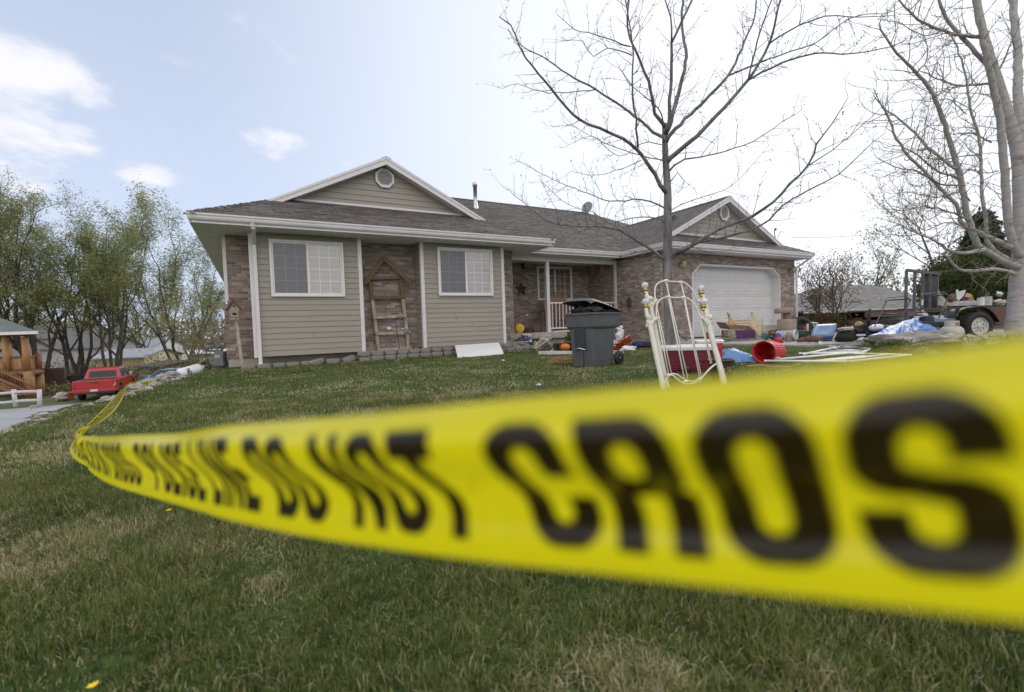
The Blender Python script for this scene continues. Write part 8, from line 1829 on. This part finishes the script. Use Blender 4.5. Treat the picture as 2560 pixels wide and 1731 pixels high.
mb = MB(); mb.box((.9, -.03, zt-zb-1.1), (3.1, -.005, zt-zb-.45)); mb.build('opening', M_dark, gs_); mb = MB(); mb.box((-.12, -.06, -.4), (.85, -.02, zt-zb)); mb.build('corner_panel', mat('shed_panel', (.33, .33, .34), .7), gs_)
d = 80; a = P1(1610, 520, d); L4 = (P1(2250, 520, d)-a).xy.length; zt = P1(1800, 445, d).z
gable_house('far_house', 'long low pale roofed house far behind the bare reddish tree', (a.x, a.y, zb), L4, 8, zt-zb, P1(1800, 408, d+4).z-zt, -YAW, mat('far_tan', (.30, .25, .21), .8, .1), mat('far_pale_roof', (.55, .56, .58), .7, .06))
d = 60; a = P1(430, 640, d); gable_house('pale_house', 'pale house mostly hidden behind the trunks of the left willows', (a.x, a.y, zb), 7.5, 7, 2.8, 1.5, -YAW, mat('far_grey_wall', (.36, .36, .36), .8, .1), mat('shed_roof', (.13, .13, .13)))
d = 75; a = P1(-250, 600, d); gable_house('dull_house', 'dull grey house behind the log house posts', (a.x, a.y, zb), 16, 8, 4.4, 2.4, -YAW, mat('far_grey', (.25, .24, .22), .8), mat('shed_roof', (.13, .13, .13)))
# brush under the trees
for k, (x, d, wdt, hgt_, n, lb) in enumerate([(560, 31, 2.6, .7, 1500, 'scrubby brush and dead weeds between the rail fence and the pickup'), (760, 44, 4.5, 1.6, 2500, 'olive brush behind the willow trunks left of the pickup'), (1850, 38, 4, 1.8, 2600, 'brown brush below the far houses right of the blue car'), (2150, 30, 2.5, 1.6, 1500, 'olive brush behind the gas meter'), (60, 34, 4, 1.0, 1800, 'dark brush under the log house deck'), (1420, 46, 3, .8, 1200, 'green weeds before the tan shed')]):
    p = P1(x, 700, d); t = thing('brush', lb, 'brush', (p.x, p.y, LOW)); g_ = np.random.default_rng(k+80); C = np.stack([g_.normal(0, wdt*.5, n), g_.normal(0, 1.0, n), np.abs(g_.normal(0, hgt_*.45, n))], 1); C = C @ np.array(Matrix.Rotation(-YAW, 3, 'Z').transposed())+np.array([p.x, p.y, LOW])
    leaves('twigs_and_leaves', C, .09, leaf_mat('brush%d' % k, (.25, .23, .11), (.10, .085, .05), .2), t, g_, elong=2.4)
p = P1(700, 915, 27.5); t = can((p.x, p.y, LOW+.02), .28, .42, 'orange flower pot on the verge left of the pickup', mat('terracotta', (.45, .13, .05), .7), name='flower_pot', cat='flower pot')
p = P1(640, 930, 27.0); lumpthing('pale_planter', 'pale stone planter left of the orange pot on the verge', 'planter', Vector((p.x, p.y, LOW+.25)), .3, (1.1, .9, .8), 6, mat('planter_pink', (.40, .33, .30), .8, .3, 8))
# log house
dL = 29; lh = thing('log_house', 'log porch building with a grey green roof at the left picture edge', 'log house', P1(300, 900, dL)); M_log = mat('honey_log', (.33, .175, .07), .6, .3, 2.5, .2, 14, stretch=(2, 2, .5)); M_logd = mat('reddish_log', (.21, .095, .045), .65, .25, 3)
Wz = W(-.76, .65)
mb = MB(); e0, e1 = P1(-500, 205, dL-.6), P1(392, 200, dL-.6); e1.z = e0.z = P1(300, 205, dL-.6).z; top = P1(-60, 60, dL+4.5)
rk1 = e1+Wz*9; pkk = e1+W(-8.6, 3.6)+Vector((0, 0, 2.1)); pk2 = pkk+W(-8, 0)
mb.poly([e0, e1, pkk, pk2]); mb.poly([e1, rk1, pkk]); mb.build('roof', mat('grey_green_shingle', (.13, .15, .15), .85, .15, 2), lh, world=True, solid=.1)
mb = MB(); mb.prism([e0-Vector((0, 0, .16)), e1-Vector((0, 0, .16)), e1+Vector((0, 0, .02)), e0+Vector((0, 0, .02))], -Wz*.04); mb.build('white_eave', M_white, lh, world=True)
mb = MB(); bz = P1(300, 222, dL).z; a = P1(-500, 222, dL); b = P1(345, 222, dL); a.z = b.z = bz; mb.tube([a, b], .15, 10); mb.tube([b, b+Wz*6], .15, 10); mb.build('eave_log', M_logd, lh, world=True)
for x_, z0_, z1_, r_ in ((75, 245, 640, .22), (268, 262, 600, .19), (-160, 245, 640, .22)): mb = MB(); a, b = P1(x_, z0_, dL), P1(x_, z1_, dL); a.x = b.x = (a.x+b.x)/2; a.y = b.y; mb.tube([a, (a+b)/2+Vector((.02, 0, 0)), b], [r_*.92, r_, r_], 14); mb.build('log_post', M_log, lh, world=True)
dk = P1(300, 620, dL).z
for x_, z1_, r_ in ((300, 910, .25), (405, 880, .23)): mb = MB(); a = P1(x_, 640, dL if x_ == 300 else dL+.9); mb.tube([Vector((a.x, a.y, dk)), Vector((a.x, a.y, LOW-.2))], r_, 14); mb.build('lower_post', M_log, lh, world=True)
mb = MB(); a, b = P1(400, 430, dL+.9), P1(405, 605, dL+.9); mb.tube([a, b], .16, 10); mb.build('corner_post', M_logd, lh, world=True)
mb = MB(); a, b, c_ = P1(-500, 620, dL), P1(330, 612, dL), P1(425, 600, dL+.9); a.z = b.z = dk; c_.z = dk; 
for u, v in ((a, b), (b, c_), (c_, c_+Wz*4)): mb.tube([u-Vector((0, 0, .1)), v-Vector((0, 0, .1))], .17, 10)
mb.prism([a+Vector((0, 0, .05)), b+Vector((0, 0, .05)), c_+Vector((0, 0, .05)), c_+Wz*4+Vector((0, 0, .05)), a+Wz*5+Vector((0, 0, .05))], (0, 0, .06)); mb.build('deck', M_logd, lh, world=True)
zr0, zr1 = P1(200, 595, dL).z, P1(200, 470, dL).z
for u, v in ((P1(-500, 500, dL), P1(60, 500, dL)), (P1(100, 500, dL), P1(255, 500, dL)), (P1(290, 500, dL), P1(385, 500, dL+.9))):
    mb = MB(); n = max(2, int((v-u).xy.length/.16))
    for i in range(n): p0 = u.lerp(v, i/n); p1_ = u.lerp(v, (i+.86)/n); mb.prism([(p0.x, p0.y, zr0), (p1_.x, p1_.y, zr0), (p1_.x, p1_.y, zr1), (p0.x, p0.y, zr1)], Wz*.04)
    mb.build('railing_boards', M_log, lh, world=True); mb = MB(); mb.tube([(u.x, u.y, zr1), (v.x, v.y, zr1)], .07, 8); mb.build('top_rail', M_logd, lh, world=True)
mb = MB(); q0, q1 = P1(-120, 560, dL-.8), P1(385, 790, dL-.8)
mb.tube([q0, q1], .07, 8); mb.tube([P1(-120, 650, dL-.8), P1(265, 815, dL-.8)], .09, 8); mb.tube([P1(-120, 720, dL-.2), P1(240, 860, dL-.2)], .09, 8)
for k in range(16): u = k/15; a = P1(-120, 650, dL-.8).lerp(P1(265, 815, dL-.8), u); mb.tube([a, a+Vector((0, 0, .75))], .03, 6)
mb.build('stair_rail', M_logd, lh, world=True)
mb = MB()
for k in range(12): a = P1(-100+32*k, 700+14*k, dL-.4); mb.box((-.5, -.2, -.03), (.5, .25, .03), at(a))
mb.build('steps', M_log, lh, world=True)
mb = MB(); a = P1(-300, 900, dL+3); mb.box((-6, 0, LOW-a.z), (6.5, .2, dk-a.z), at(a)); mb.build('lower_wall', mat('under_deck', (.10, .06, .045), .9, .3), lh, world=True)
# white rail fence
dF = 24.6; wf = thing('rail_fence', 'white two rail wooden fence in front of the log house', 'fence', P1(150, 980, dF)); M_wf = mat('fence_white', (.50, .50, .50), .7, .1, 4)
for x_, xt in ((165, 140), (412, 408), (-90, -110)): mb = MB(); a, b = P1(xt, 805, dF), P1(x_, 985, dF); mb.tube([a, b], .10, 8); mb.build('fence_post', M_wf, wf, world=True)
for ya_, yb_ in ((848, 825), (950, 915)): mb = MB(); a, b = P1(-200, ya_+3, dF), P1(405, yb_, dF); q, rr = resamp([a, a.lerp(b, .4)-Vector((0, 0, .03)), a.lerp(b, .7)+Vector((0, 0, .02)), b], [.075]*4, .5); mb.tube(q, rr, 8); mb.build('rail', M_wf, wf, world=True)
# dandelions and litter on the near lawn
for k, (x, y, lb) in enumerate([(236, 1765, 'yellow dandelion at the bottom left of the picture'), (424, 1302, 'yellow dandelion just under the left part of the tape'), (735, 1345, 'yellow dandelion below the middle of the tape')]):
    p = G(x, y); t = thing('dandelion', lb, 'flower', p, group='dandelions in the lawn'); mb = MB(); mb.tube([(0, 0, 0), (.003, 0, .03), (0, .002, .045)], .0014, 5); mb.build('stem', mat('stem_green', (.07, .10, .04)), t)
    mb = MB()
    for i in range(26): a = i*2.4; r_ = .004+.009*(i/26); e_ = Vector((math.cos(a), math.sin(a), .35)); s__ = Vector((-math.sin(a), math.cos(a), 0))*.0016; mb.add([s__+Vector((0, 0, .045)), -s__+Vector((0, 0, .045)), Vector((0, 0, .045))+e_*r_-s__, Vector((0, 0, .045))+e_*r_+s__], [(0, 1, 2, 3)])
    mb.build('petals', mat('dandelion_yellow', (.75, .55, .01), .6, .1), t)
for k, (x, y, lb) in enumerate([(1347, 968, 'tiny pale scrap of paper on the lawn just above the tape'), (1258, 905, 'small white fleck of litter on the lawn before the white board')]):
    p = G(x, y); mb = MB(); mb.lump(p+Vector((0, 0, .03)), .025, k, (1.5, 1, .5), .5); simple('litter', mb, M_whitepl, lb, 'litter')
